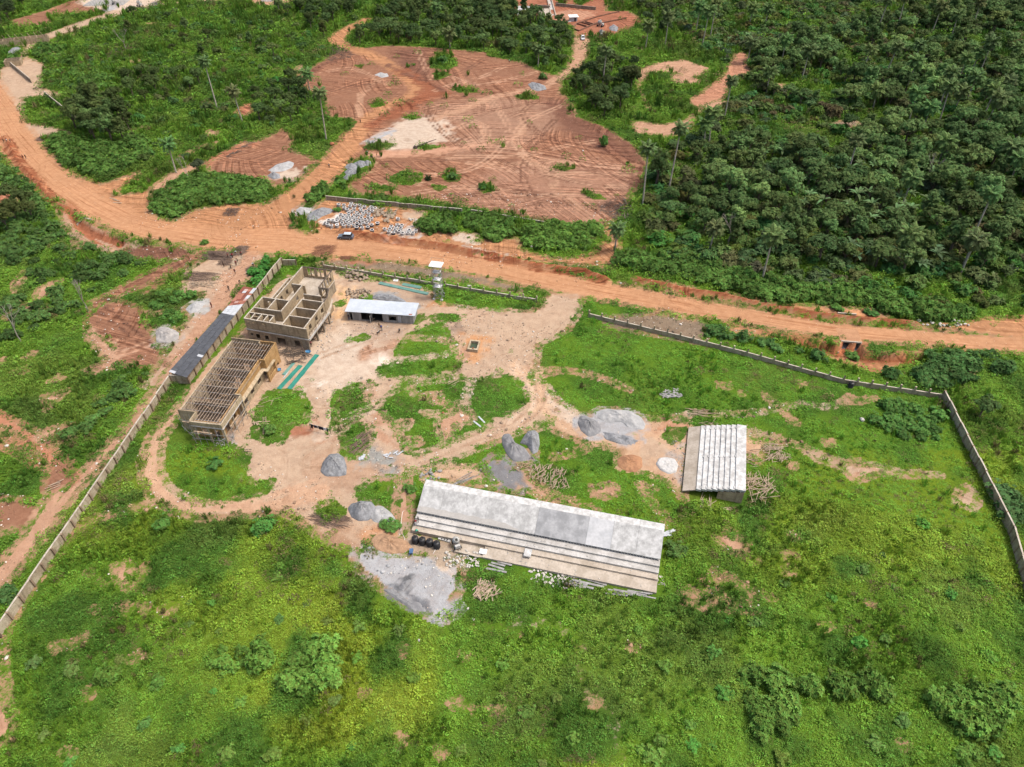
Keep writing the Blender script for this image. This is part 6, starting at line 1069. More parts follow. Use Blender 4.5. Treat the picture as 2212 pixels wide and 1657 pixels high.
brush(z1, [(740, 250), (780, 240), (860, 270), (820, 300), (760, 290)], 120, (1.5, 2.5), -10, .3, .8, BR1, 'low brush bundle beside the working people', .04); brush(z1, [(1060, 340), (1100, 320), (1120, 350), (1080, 370)], 90, (1, 2), 20, .4, .8, BR1, 'small brush bundle beside the bushes', .04)
brush(z1, [(850, 290), (900, 220), (960, 190), (980, 230), (900, 300), (860, 320)], 120, (1.5, 3), 50, .4, 1.2, WOODP, 'pile of pale cut poles where people are working', .05); brush(z1, [(320, 480), (420, 400), (620, 390), (630, 430), (540, 480), (400, 490)], 90, (4, 7), -10, .18, .15, BR1, 'thin dark rods laid out beside the dirt track', .035)
brush(z4, [(320, 900), (400, 840), (560, 850), (520, 920), (400, 950)], 160, (2, 4), 40, .4, .15, BR2, 'rust brown rods lying on the road at the junction', .035); brush(z4, [(660, 970), (760, 975), (780, 1000), (700, 1010)], 70, (1.5, 3), -10, .3, .1, BR2, 'second patch of rust brown rods on the road verge', .035)
brush(zA, [(1380, 1310), (1400, 1285), (1440, 1280), (1465, 1300), (1440, 1325), (1400, 1328)], 200, (.8, 1.6), 0, 2, 1.2, BR1, 'round heap of dark sticks beside the junction thicket', .05); brush(zA, [(235, 850), (270, 838), (300, 850), (280, 866), (245, 865)], 160, (1, 2.5), 0, 2, .9, BR1, 'dark stick heap beside the bend road', .05); brush(zN, [(1930, 120), (2080, 160), (2060, 185), (1960, 150)], 1, (1, 2), 0, 1, .1, BR1, 'stray stick near the stand') if False else None
brush(zM, [(200, 540), (260, 470), (300, 460), (250, 560)], 50, (2, 5), 50, .15, .1, BR1, 'dark fallen branches on the grass above the grey patch', .05); brush(zL, [(1930, 120), (2090, 150), (2110, 190), (1980, 170)], 90, (2, 4), -18, .15, .1, BR1, 'dark rods laid on the trampled strip', .04); brush(zt, [(1480, 760), (1650, 620), (1820, 640), (1800, 780), (1600, 840)], 420, (2, 5), 30, .9, 2.0, BR1, 'grey dry brush on the far left slope', .06)
brush(zB, [(1720, 1280), (1850, 1200), (1930, 1260), (1840, 1350)], 240, (1, 3), 40, 1.0, .8, BR1, 'brown brushwood along the right edge of the cleared field', .05); brush(zB, [(20, 310), (100, 280), (200, 330), (180, 370), (60, 380)], 360, (1.5, 3.5), 10, .9, 1.5, BR1, 'grey-green brush heap beside the upper track', .05)
# washing line
A_ = Vector(G(z2(1815, 1225))+(0,)); B_ = Vector(G(z2(2060, 1290))+(0,)); dd = B_-A_; wl = thing('washing_line', 'washing line with dark clothes hung across the bare yard', 'washing line', tuple(A_), math.atan2(dd.y, dd.x)); L_ = dd.length
for x in (0, L_): part('post', MB().bar((x, 0, -.1), (x, 0, 2.0), .07), WOODD, wl)
part('rope', MB().tube([(0, 0, 1.95), (L_*.25, 0, 1.82), (L_*.5, 0, 1.77), (L_*.75, 0, 1.82), (L_, 0, 1.95)], .02, 4), WHITE_, wl)
CL = [mat('black_cloth', (.012, .012, .014)), mat('navy_cloth', (.015, .02, .05)), mat('white_cloth', (.65, .67, .7)), mat('grey_cloth', (.2, .22, .26))]
for i, (c, w, h) in enumerate(((0, .45, 1.2), (0, .3, .6), (1, .4, .8), (0, .35, .7), (3, .3, .7), (0, .5, .9), (1, .4, .8), (0, .4, .9), (2, .35, .8), (2, .3, .6), (1, .35, .9))):
    x = .2+i*(L_-.7)/11; part('garment', MB().prism([(x, -.03), (x+w, -.03), (x+w*.95, .03), (x+.02, .03)], 1.8-h, 1.8), CL[c], wl)
hs = part('hose', MB().tube([G(zk(*p))+(.06,) for p in ((440, 40), (330, 240), (170, 450), (60, 560), (30, 760), (20, 1000), (110, 1160), (110, 1300), (80, 1400), (130, 1490))], .04, 5), WHITE_); tag(hs, 'thin pale hose trailing down the path left of the long stand', 'hose')
hs = part('hose', MB().tube([G(zk(835, 1210), 1.4)+(1.4,), G(zk(815, 1340))+(.5,), G(zk(820, 1420))+(.06,), G(zk(760, 1520))+(.06,)], .035, 5), WHITE_); tag(hs, 'short pale hose running from the last tank to the gravel', 'hose')
o = part('wheelbarrow', MB().prism([(-.3, -.5), (.3, -.5), (.35, .5), (-.35, .5)], .45, .75).bar((-.3, -.5, .5), (-.3, -1.1, .6), .05).bar((.3, -.5, .5), (.3, -1.1, .6), .05).bar((-.2, -.3, 0), (-.2, -.3, .45), .05).bar((.2, -.3, 0), (.2, -.3, .45), .05).tube([(-.05, .6, .2), (.05, .6, .2)], .2, 10), mat('blue_paint', (.08, .16, .30))); o.location = at(zk, 265, 1500); tag(o, 'blue wheelbarrow at the edge of the gravel near the tanks', 'wheelbarrow')
o = part('basin', MB().lathe([(.0, .02), (.35, .02), (.5, .35), (.46, .35), (.32, .06), (0, .06)], 14), mat('blue_plastic', (.10, .28, .48))); o.location = at(z2, 1435, 512); tag(o, 'blue plastic basin beside the hall porch', 'basin')
o = part('basin', MB().lathe([(.0, .02), (.35, .02), (.5, .35), (.46, .35), (.32, .06), (0, .06)], 14), mat('blue_plastic', (.10, .28, .48))); o.location = at(z2, 1785, 300); o.scale = (1.4, 1, 1.3); tag(o, 'blue plastic basin at the corner of the two-storey building', 'basin')
gn = thing('fallen_trunk', 'dark felled trunk with its root ball lying on the pale patch of the field', 'trunk', at(zB, 585, 910), R(35)); part('trunk', MB().tube([(0, 0, .4), (4, 0, .9), (9, 0, 1.3)], [.28, .2, .1], 7), WOODD, gn); part('root_ball', MB().rock((0, 0, .4), (.9, .9, .8), rq, 1), WOODD, gn)
# ================================================================== PEOPLE
SKIN = mat('skin', (.09, .045, .028), rough=.6, bs=0); HAIR = mat('hair', (.01, .009, .008), bs=0)
def body(pose):
    """one continuous skinned figure; materials 0 skin 1 top 2 trousers 3 hair 4 shoes"""
    J = {'pel': (0, 0, .95), 'che': (0, 0, 1.28), 'nec': (0, 0, 1.50), 'hea': (0, .02, 1.62), 'top': (0, 0, 1.74)}
    for s, k in ((-1, 'l'), (1, 'r')):
        J[k+'sh'] = (s*.19, 0, 1.43); J[k+'el'] = (s*.24, -.02, 1.14); J[k+'wr'] = (s*.26, .04, .90); J[k+'ha'] = (s*.26, .06, .82)
        J[k+'hi'] = (s*.10, 0, .88); J[k+'kn'] = (s*.11, .01, .50); J[k+'an'] = (s*.11, -.02, .10); J[k+'fo'] = (s*.12, .16, .045)
    if pose == 'walk':
        J['lkn'] = (-.10, .17, .52); J['lan'] = (-.10, .22, .10); J['lfo'] = (-.10, .40, .06); J['rkn'] = (.10, -.02, .50); J['ran'] = (.10, -.32, .16); J['rfo'] = (.10, -.20, .05)
        J['lel'] = (-.24, -.14, 1.16); J['lwr'] = (-.24, -.10, .93); J['lha'] = (-.24, -.07, .85); J['rel'] = (.24, .10, 1.16); J['rwr'] = (.23, .27, 1.0); J['rha'] = (.23, .33, .95)
    if pose == 'bend':
        for n_, v in (('che', (0, .26, 1.12)), ('nec', (0, .45, 1.16)), ('hea', (0, .55, 1.12)), ('top', (0, .64, 1.07))): J[n_] = v
        for s, k in ((-1, 'l'), (1, 'r')): J[k+'sh'] = (s*.18, .40, 1.12); J[k+'el'] = (s*.22, .46, .85); J[k+'wr'] = (s*.17, .56, .62); J[k+'ha'] = (s*.15, .59, .54)
    if pose == 'sit':
        for n_, v in (('pel', (0, 0, .48)), ('che', (0, .03, .80)), ('nec', (0, .06, 1.02)), ('hea', (0, .10, 1.13)), ('top', (0, .09, 1.25))): J[n_] = v
        for s, k in ((-1, 'l'), (1, 'r')): J[k+'sh'] = (s*.18, .05, .96); J[k+'el'] = (s*.24, .14, .70); J[k+'wr'] = (s*.15, .36, .62); J[k+'ha'] = (s*.12, .42, .60); J[k+'hi'] = (s*.10, .02, .46); J[k+'kn'] = (s*.13, .44, .50); J[k+'an'] = (s*.13, .46, .10); J[k+'fo'] = (s*.13, .62, .045)
    E_ = [('pel', 'che'), ('che', 'nec'), ('nec', 'hea'), ('hea', 'top')]
    for k in 'lr': E_ += [('che', k+'sh'), (k+'sh', k+'el'), (k+'el', k+'wr'), (k+'wr', k+'ha'), ('pel', k+'hi'), (k+'hi', k+'kn'), (k+'kn', k+'an'), (k+'an', k+'fo')]
    RAD = {'pel': .145, 'che': .155, 'nec': .062, 'hea': .098, 'top': .08, 'sh': .068, 'el': .047, 'wr': .033, 'ha': .042, 'hi': .095, 'kn': .062, 'an': .045, 'fo': .042}
    names = list(J); me = bpy.data.meshes.new('person'); me.from_pydata([J[n_] for n_ in names], [(names.index(a), names.index(b)) for a, b in E_], [])
    o = bpy.data.objects.new('person', me); C.objects.link(o); sk = o.modifiers.new('s', 'SKIN'); sk.use_smooth_shade = True; o.modifiers.new('d', 'SUBSURF').levels = 1
    if not me.skin_vertices:
        with bpy.context.temp_override(object=o, active_object=o): bpy.ops.mesh.customdata_skin_add()
    for i, n_ in enumerate(names): r = RAD.get(n_, RAD.get(n_[1:])); me.skin_vertices[0].data[i].radius = (r, r)
    me.skin_vertices[0].data[0].use_root = True
    bpy.context.view_layer.update(); dg = bpy.context.evaluated_depsgraph_get(); m2 = bpy.data.meshes.new_from_object(o.evaluated_get(dg)); m2.name = 'person'
    bpy.data.objects.remove(o)
    hd = Vector(J['hea']); hp = Vector(J['pel'])
    near = lambda c, ks: min((((Vector(J[a])+(Vector(J[b])-Vector(J[a]))*t/6)-c).length, a, b) for a, b in ks for t in range(7))
    for _ in range(5): m2.materials.append(SKIN)
    for p in m2.polygons:
        c = p.center; d, a, b = near(c, E_); k = 1
        if b in ('hea', 'top'): k = 3 if (b == 'top' or c.y < hd.y-.03) else 0
        elif a[1:] in ('wr', 'el'): k = 0
        elif a[1:] in ('hi',) or (a == 'pel' and b[1:] == 'hi') or a[1:] == 'kn': k = 2
        elif a[1:] == 'an': k = 4
        p.material_index = k
    # fingers: five short tapered tubes on each hand
    bm = bmesh.new(); bm.from_mesh(m2); F_ = MB()
    for s, k in ((-1, 'l'), (1, 'r')):
        w, h = Vector(J[k+'wr']), Vector(J[k+'ha']); d = (h-w).normalized(); sd = Vector((0, 1, 0)) if abs(d.y) < .8 else Vector((0, 0, 1))
        for i in range(4): b = h+sd*(-.03+.02*i)+d*.02; l = (.05, .065, .07, .055)[i]; F_.tube([b, b+d*l*.6, b+d*l+Vector((-s*.015, 0, 0))], [.010, .009, .006], 5)
        F_.tube([w+d*.03, w+d*.05+sd*.05, w+d*.09+sd*.06], [.011, .010, .007], 5)
    # nose and ears
    hz = Vector(J['hea']); F_.rock(tuple(hz+Vector((0, .105, 0))), .03, random.Random(1), 1)
    for s in (-1, 1): F_.rock(tuple(hz+Vector((s*.095, 0, 0))), .03, random.Random(2), 1)
    fm = F_.mesh('t', SKIN); bm.from_mesh(fm); bm.to_mesh(m2); bm.free(); return m2
BD = {k: body(k) for k in ('stand', 'walk', 'bend', 'sit')}
def cloth(n_, c): return mat('cloth_'+n_, c, rough=.9, bs=0)
CO = dict(black=(.012, .012, .014), white=(.7, .7, .7), red=(.45, .03, .03), maroon=(.22, .035, .035), brown=(.12, .07, .045), tan=(.38, .25, .14), blue=(.03, .07, .30), green=(.05, .50, .35), grey=(.2, .2, .21), pink=(.6, .22, .22), navy=(.02, .025, .06), orange=(.5, .16, .04))
MSH = {}
def person(f, u, v, pose, top, leg, rz, label, dz=0.0, s=1.0, at_z=None):
    key = (pose, top, leg)
    if key not in MSH:
        m = BD[pose].copy(); 
        for i, q in enumerate((SKIN, cloth(top, CO[top]), cloth(leg, CO[leg]), HAIR, cloth('black', CO['black']))): m.materials[i] = q
        MSH[key] = m
    p = G(f(u, v), at_z)+(at_z,) if at_z is not None else at(f, u, v, dz)
    o = put('person', MSH[key], None, p, R(rz)); o.scale = (s, s, s); return tag(o, label, 'person')
person(zp, 235, 560, 'walk', 'brown', 'black', -60, 'person in brown walking beside the low brush bundle'); person(zp, 440, 600, 'bend', 'tan', 'brown', -30, 'person in tan bending over the pale poles, leftmost'); person(zp, 575, 765, 'walk', 'maroon', 'brown', 160, 'person in maroon walking away below the pole pile'); person(zp, 605, 520, 'stand', 'maroon', 'maroon', 30, 'person in maroon standing at the near end of the pole pile')
person(zp, 365, 295, 'stand', 'maroon', 'black', 90, 'person in maroon beside the large brush heap'); person(zp, 450, 300, 'bend', 'white', 'white', -20, 'person in white bending beside the large brush heap'); person(zp, 495, 295, 'stand', 'red', 'black', 180, 'person in a red top between the two brush heaps'); person(zp, 605, 215, 'stand', 'white', 'grey', 200, 'person in white in front of the round brush heap'); person(zp, 755, 240, 'stand', 'maroon', 'black', 180, 'person in dark clothes with a white cap behind the pole pile')
person(zp, 640, 400, 'bend', 'tan', 'black', 70, 'person in tan bending in the middle of the pole pile'); person(zp, 1100, 530, 'sit', 'white', 'black', 210, 'person in a white top sitting by the bushes outside the wall', .15); person(zp, 710, 1040, 'bend', 'black', 'black', 200, 'person in black stooping on the dirt track'); person(zp, 390, 1265, 'walk', 'black', 'black', 200, 'person in black walking along the dirt track'); person(z1, 625, 812, 'stand', 'maroon', 'maroon', 150, 'person in dark red standing near the pale gravel fan')
person(z3, 715, 893, 'stand', 'black', 'black', 150, 'person in black standing in front of the shed doorway'); person(z3, 447, 862, 'stand', 'black', 'navy', 180, 'person in black at the left end of the metal-roofed shed'); person(z3, 812, 965, 'stand', 'tan', 'tan', 170, 'person in tan on the stony ground before the shed'); person(z3, 838, 995, 'walk', 'blue', 'grey', 190, 'person in blue walking before the shed'); person(z3, 1055, 1010, 'sit', 'grey', 'black', 160, 'person in grey sitting on the stony ground before the shed', 0)
person(z1, 1822, 1285, 'stand', 'pink', 'black', 200, 'person in pink at the near corner of the two-storey building'); person(z3, 1592, 590, 'stand', 'white', 'grey', 120, 'person in white at the foot of the scaffold tower'); person(z3, 1540, 560, 'stand', 'black', 'brown', 120, 'person in dark clothes inside the base of the scaffold tower')
person(zk, 330, 850, 'bend', 'red', 'black', -80, 'person with a red top bending at the left end of the stand tiers', at_z=.85); person(zk, 378, 1030, 'bend', 'green', 'black', -150, 'person in a bright green top behind the leftmost tank', at_z=.1); person(zk, 428, 790, 'stand', 'black', 'grey', 100, 'person in black on the upper tier at the left end', at_z=1.6, s=.95)
person(zA, 28, 880, 'walk', 'black', 'black', 150, 'leftmost person of the group walking on the road at the left edge'); person(zA, 48, 880, 'walk', 'white', 'black', 150, 'person in white in the group walking at the left edge'); person(zA, 68, 880, 'walk', 'grey', 'brown', 150, 'rightmost person of the group walking at the left edge'); person(zA, 146, 978, 'walk', 'maroon', 'black', 150, 'left one of two people walking down the road bend'); person(zA, 163, 978, 'walk', 'black', 'navy', 150, 'right one of two people walking down the road bend')
person(zA, 2025, 1035, 'walk', 'grey', 'black', 20, 'person walking on the track beside the gravel mounds'); person(zB, 250, 762, 'walk', 'brown', 'black', 200, 'person walking on the far track through the cleared field'); person(zB, 293, 952, 'stand', 'white', 'white', 180, 'person in white where the track enters the cleared field'); person(zB, 350, 962, 'stand', 'orange', 'black', 90, 'person in orange right of the one in white'); person(zB, 326, 978, 'bend', 'navy', 'navy', 90, 'person in navy stooping between two others by the track'); person(zB, 1163, 388, 'stand', 'white', 'maroon', 180, 'person at the far upper edge of the cleared field')
# dog
dg_ = thing('dog', 'black dog in front of the metal-roofed shed', 'dog', at(z3, 797, 1035), R(40)); DF = mat('dog_fur', (.015, .012, .011), bs=0)
part('body', MB().tube([(-.38, 0, .48), (-.2, 0, .50), (.1, 0, .49), (.3, 0, .53), (.42, 0, .64), (.52, 0, .72), (.62, 0, .70), (.74, 0, .66)], [.08, .12, .12, .15, .09, .08, .08, .04], 8), DF, dg_, smooth=True)
for x, s in ((-.3, -1), (-.3, 1), (.27, -1), (.27, 1)):
    part('leg', MB().tube([(x, s*.08, .45), (x+(.09 if x < 0 else -.01), s*.09, .30), (x-(.07 if x < 0 else -.02), s*.09, .17), (x, s*.09, 0), (x+.06, s*.09, .01)], [.07, .045, .028, .025, .02], 6), DF, dg_)
part('tail', MB().tube([(-.4, 0, .52), (-.55, 0, .60), (-.66, 0, .72)], [.03, .02, .01], 5), DF, dg_)
for s in (-1, 1): part('ear', MB().tube([(.52, s*.05, .78), (.50, s*.07, .86)], [.03, .008], 4), DF, dg_)
# ================================================================== PLANTS
LI = leafmat('leaves_cover', True); LO = leafmat('leaves', False)
BARK = mat('bark', (.17, .13, .10), (.10, .075, .055), 1.2); PBARK = mat('palm_bark', (.46, .42, .36), (.30, .26, .21), 1.5)
DEADF = mat('dead_frond', (.20, .14, .08), (.12, .08, .045), 1.0)
def kite(mb, p, d, n, l, w, droop=.25, k=0):
    """one leaf: a folded kite from p along d"""
    d = Vector(d).normalized(); n = Vector(n).normalized(); s = d.cross(n).normalized(); p = Vector(p)
    m = p+d*l*.45; t = p+d*l-n*l*droop
    mb.add([p, m+s*w/2-n*l*.04, t, m-s*w/2-n*l*.04], [(0, 1, 2, 3)], k)
def height_w(bx, by, topy):
    lo, hi = 0, 60
    for _ in range(30):
        z = (lo+hi)/2; cy = by*math.sin(PITCH)+(z-CAMH)*math.cos(PITCH); cz = by*math.cos(PITCH)-(z-CAMH)*math.sin(PITCH)
        if 828.5-FPX*cy/cz > topy: lo = z
        else: hi = z
    return lo
def rvec(r, up=-1.0):
    while True:
        v = Vector((r.uniform(-1, 1), r.uniform(-1, 1), r.uniform(-1, 1)))
        if .1 < v.length < 1 and v.normalized().z > up: return v.normalized()
def weed(seed, n=46, rad=.62, h=.5, ll=.20):
    r = random.Random(seed); mb = MB()
    for i in range(n):
        a = r.uniform(0, 6.28); q = rad*math.sqrt(r.random()); z = h*(1-(q/rad)**2)*r.uniform(.35, 1.1)
        dv = Vector((math.cos(a)*.7+r.uniform(-.6, .6), math.sin(a)*.7+r.uniform(-.6, .6), r.uniform(-.15, .6)))
        kite(mb, (q*math.cos(a), q*math.sin(a), z), dv, Vector((r.uniform(-.4, .4), r.uniform(-.4, .4), 1)), ll*r.uniform(.7, 1.3), ll*r.uniform(.45, .75))
    return mb
def tuftm(seed, n=26):
    r = random.Random(seed); mb = MB()
    for i in range(n):
        a = r.uniform(0, 6.28); q = r.uniform(0, .25); e = r.uniform(.1, .7)
        d = Vector((math.cos(a)*e, math.sin(a)*e, 1)); kite(mb, (q*math.cos(a), q*math.sin(a), 0), d, Vector((math.cos(a), math.sin(a), .5)), r.uniform(.5, 1.0), .10, .35)
    return mb
def rosette(mb, p, n, r, k=6, ll=.42, ww=.2):
    n = Vector(n).normalized(); a = n.orthogonal().normalized(); b = n.cross(a); o = r.uniform(0, 6.28)
    for i in range(k):
        t = o+6.283*i/k+r.uniform(-.3, .3); d = a*math.cos(t)+b*math.sin(t)+n*r.uniform(.05, .5); kite(mb, p, d, n, ll*r.uniform(.75, 1.2), ww, .3)
def blob(mb, c, rad, nros, r, ll, ww, up=-.25, k=5, core=.72):
    if np.isscalar(rad): rad = (rad, rad, rad*.8)
    for i in range(nros):
        v = rvec(r, up); q = r.uniform(.78, 1.06)
        p = Vector(c)+Vector((v.x*rad[0], v.y*rad[1], v.z*rad[2]))*q
        rosette(mb, p, v+Vector((0, 0, .45)), r, k, ll, ww)
    if core: mb.rock(c, tuple(x*core for x in rad), r, 1.0)
def bush(seed):
    r = random.Random(seed); mb = MB()
    blob(mb, (0, 0, .5), (r.uniform(.6, .9), r.uniform(.6, .9), .65), 28, r, .40, .20, -.1, 5)
    for i in range(9):
        a = r.uniform(0, 6.28); q = r.uniform(.3, 1.15); s = r.uniform(.22, .5)
        blob(mb, (q*math.cos(a), q*math.sin(a), max(.2, r.uniform(.5, 1.3)-.45*q)), s, 7, r, .38, .19, -.1, 5)
    for i in range(8):
        a = r.uniform(0, 6.28); q = r.uniform(.5, 1.2); z = r.uniform(.5, 1.3); mb.tube([(q*.3*math.cos(a), q*.3*math.sin(a), 0), (q*math.cos(a), q*math.sin(a), z)], .025, 3, cap=False); rosette(mb, (q*math.cos(a), q*math.sin(a), z), (math.cos(a)*.4, math.sin(a)*.4, 1), r, 6, .42, .2)
    return mb
def crown(seed, kind=0):
    r = random.Random(seed); mb = MB(); n = 17
    for i in range(n):
        if kind == 0: v = rvec(r, -.25); q = r.uniform(.35, .85); c = (v.x*q*2.9, v.y*q*2.9, v.z*q*2.1)
        elif kind == 1: v = rvec(r, -.6); q = r.uniform(.3, .9); c = (v.x*q*1.8, v.y*q*1.8, v.z*q*3.2)      # tall vine-hung crown
        else: v = rvec(r, 0); q = r.uniform(.3, .95); c = (v.x*q*3.4, v.y*q*3.4, v.z*q*1.2)                  # spreading
        s = r.uniform(.75, 1.35)
        blob(mb, c, (s, s, s*.85), 15, r, (.40, .48, .62, .36, .52)[seed % 5]*r.uniform(.85, 1.15), (.22, .26, .34, .2, .24)[seed % 5], -.35, 5, .62)
    return mb
def trunk(seed, h=5.5, rad=.22):
    r = random.Random(seed+99); mb = MB()
    x, y = r.uniform(-.4, .4), r.uniform(-.4, .4)
    mb.tube([(0, 0, -.3), (x*.3, y*.3, h*.4), (x, y, h*.8)], [rad*1.3, rad, rad*.7], 6)
    for i in range(5):
        a = i*1.3+r.uniform(0, .6); l = r.uniform(1.2, 2.4)
        mb.tube([(x*.6, y*.6, h*.6), (x+l*.5*math.cos(a), y+l*.5*math.sin(a), h*.85), (x+l*math.cos(a), y+l*math.sin(a), h*1.15)], [rad*.5, rad*.35, rad*.15], 4)
    return mb
def frond(seed, ln=3.8, sag=1.0):
    """one feather leaf growing along +x from the crown, arching down"""
    r = random.Random(seed); mb = MB(); P = []
    for i in range(9):
        t = i/8; P.append(Vector((ln*(t-.18*sag*t*t), 0, ln*(.42*t-.62*sag*t*t))))
    mb.tube(P, [.06*(1-.8*i/8) for i in range(9)], 3)
    for i in range(15):
        t = .12+.88*i/14; j = min(int(t*8), 7); f = t*8-j; p = P[j].lerp(P[j+1], f); tg = (P[j+1]-P[j]).normalized()
        l = ln*.30*math.sin(math.pi*min(1, .25+.78*t))*r.uniform(.85, 1.1)
        for s in (-1, 1):
            d = tg*.75+Vector((0, s, 0))+Vector((0, 0, r.uniform(-.45, -.1))); kite(mb, p, d, Vector((0, 0, 1)), l, .36, .35)
    return mb
def banana(seed):
    r = random.Random(seed); mb = MB(); mb.tube([(0, 0, 0), (0, 0, 1.9)], [.16, .10], 6, 1); n = r.randint(7, 9)
    for i in range(n):
        a = 6.283*i/n+r.uniform(-.3, .3); e = r.uniform(.35, 1.2); ln = r.uniform(1.7, 2.5); P = []
        for j in range(5):
            t = j/4; q = ln*t*math.cos(e*.9)*(1+.1*t); z = 1.9+ln*(t*math.sin(e)-.55*t*t*(1.3-e*.6)); P.append(Vector((q*math.cos(a), q*math.sin(a), z)))
        s = Vector((-math.sin(a), math.cos(a), 0)); b = len(mb.v)
        for j, w in enumerate((.06, .25, .30, .22, .02)): mb.v += [tuple(P[j]-s*w+Vector((0, 0, w*.3))), tuple(P[j]), tuple(P[j]+s*w+Vector((0, 0, w*.3)))]
        for j in range(4):
            for q in (0, 1): mb.f.append((b+j*3+q, b+j*3+q+1, b+j*3+q+4, b+j*3+q+3)); mb.mi.append(0)
    return mb

def cover(name, meshes, pts, scl, rot, tint, idx, label):
    """plants nobody could count: one object of points, each carrying an instance"""
    me = bpy.data.meshes.new(name); n = len(pts); me.vertices.add(n); me.vertices.foreach_set('co', np.asarray(pts, np.float32).ravel())
    def at_(nm, ty, key, a): q = me.attributes.new(nm, ty, 'POINT'); q.data.foreach_set(key, np.asarray(a, np.float32 if key != 'value' or ty != 'INT' else np.int32).ravel())
    at_('scl', 'FLOAT_VECTOR', 'vector', scl); at_('rot', 'FLOAT_VECTOR', 'vector', rot)
    q = me.attributes.new('idx', 'INT', 'POINT'); q.data.foreach_set('value', np.asarray(idx, np.int32))
    b = np.ones((n, 4), np.float32); b[:, :3] = tint; q = me.attributes.new('tint', 'FLOAT_COLOR', 'POINT'); q.data.foreach_set('color', b.ravel())
    o = bpy.data.objects.new(name, me); C.objects.link(o); o['kind'] = 'stuff'; o['label'] = label; o['category'] = 'stones' if 'stone' in name else 'plants'
    lib = bpy.data.collections.new(name+'_kinds')
    for i, m_ in enumerate(meshes): lib.objects.link(bpy.data.objects.new('%s_kind_%02d' % (name, i), m_))
    g = bpy.data.node_groups.new(name, 'GeometryNodeTree'); g.interface.new_socket('Geometry', in_out='INPUT', socket_type='NodeSocketGeometry'); g.interface.new_socket('Geometry', in_out='OUTPUT', socket_type='NodeSocketGeometry')
    N = g.nodes.new; gi = N('NodeGroupInput'); go = N('NodeGroupOutput'); ip = N('GeometryNodeInstanceOnPoints'); ci = N('GeometryNodeCollectionInfo')
    ci.inputs['Collection'].default_value = lib; ci.inputs['Separate Children'].default_value = True; ci.inputs['Reset Children'].default_value = True
    def na(nm, ty): x = N('GeometryNodeInputNamedAttribute'); x.data_type = ty; x.inputs[0].default_value = nm; return x.outputs[0]
    K = g.links.new; K(gi.outputs[0], ip.inputs['Points']); K(ci.outputs[0], ip.inputs['Instance']); ip.inputs['Pick Instance'].default_value = True
    K(na('idx', 'INT'), ip.inputs['Instance Index']); K(na('rot', 'FLOAT_VECTOR'), ip.inputs['Rotation']); K(na('scl', 'FLOAT_VECTOR'), ip.inputs['Scale']); K(ip.outputs[0], go.inputs[0])
    md = o.modifiers.new('plants', 'NODES'); md.node_group = g
    return o

def field(spf, y0, y1, seed, pad=1.12):
    """jittered points over the land in view; spacing grows with distance"""
    r = np.random.default_rng(seed); out_ = []; y = y0
    while y < y1:
        s = spf(y); w = pad*.722*(.7547*y+69)+3; n = int(2*w/s)
        x = -w+s*(np.arange(n)+r.random(n)); yy = y+s*r.random(n); out_.append(np.stack([x, yy], 1)); y += s
    return np.concatenate(out_)
MODX = poly(zV, [(300, 960), (400, 820), (520, 720), (620, 560), (760, 590), (1150, 670), (1270, 640), (1700, 760), (2030, 850), (2212, 1230), (2100, 1150), (1700, 1080), (1480, 1100), (1420, 1290), (1000, 1240), (900, 1180), (700, 1090), (560, 1090), (350, 1090)])
P = field(lambda y: .52+.0042*max(0, y-40), 31, 560, 3)
X, Y = P[:, 0], P[:, 1]
bare, _, rs, _, _ = survey(X, Y); foot = np.full(X.shape, -7.0)
for q in FOOT: foot = np.maximum(foot, sdf(X, Y, q, 3))
n2 = vn(X, Y, 1.7, 13); n3 = vn(X, Y, .7, 14); n7 = fbm(X, Y, 6, 15)
inm = sdf(X, Y, MODX, 7) > 0
k = (bare+(n2-.5)*1.5+(n3-.5)*1.1+(rng.random(len(X))-.5)*.6 < -.05) | ((rng.random(len(X)) < .035*(n7 > .55)) & (rs < -2))
k &= foot < -.1
k &= ~(inm & (n7 > .66) & (rng.random(len(X)) < .75)); k &= ~((bare > -1.1) & (rng.random(len(X)) < .35))
X, Y, inm, n7 = X[k], Y[k], inm[k], n7[k]; n = len(X)
tall = fbm(X, Y, 9, 17); big = np.clip((tall-.38)*3.2, 0, 1)
base = .80+.0062*np.clip(Y-40, 0, 500)
hz = np.where(inm, .28+.35*big, .55+1.0*big)*rng.uniform(.7, 1.3, n); hz = np.where(Y > 190, hz*1.25, hz)
sc = base*rng.uniform(.75, 1.25, n)*np.where(inm, .92, 1.0)
tn = vegcol(X, Y)*rng.uniform(.72, 1.3, n)[:, None]*(1-.18*big)[:, None]
br = np.array((.125, .29, .02)); tn = np.where(inm[:, None], tn*.35+br*.65*rng.uniform(.75, 1.2, n)[:, None], tn)
dry = (fbm(X, Y, 11, 19) > .62) & (rng.random(n) < .16); tn[dry] = np.array((.15, .13, .05))*rng.uniform(.7, 1.2, (dry.sum(), 1))
up = (rng.random(n) < np.where(inm, .05, .16)); sc = np.where(up, sc*1.5, sc); hz = np.where(up, 1.25, hz); tn[up] *= 1.12
WE = [weed(i).mesh('weed', LI) for i in range(5)]+[tuftm(i).mesh('tuft', LI) for i in range(2)]
idx = rng.integers(0, 5, n); gr = (rng.random(n) < np.where(fbm(X, Y, 12, 23) > .52, .45, .06)); idx[gr] = rng.integers(5, 7, gr.sum())
Zg = relief(X, Y)
Zc = (fbm(X, Y, 2.2, 95)-.5)*.2
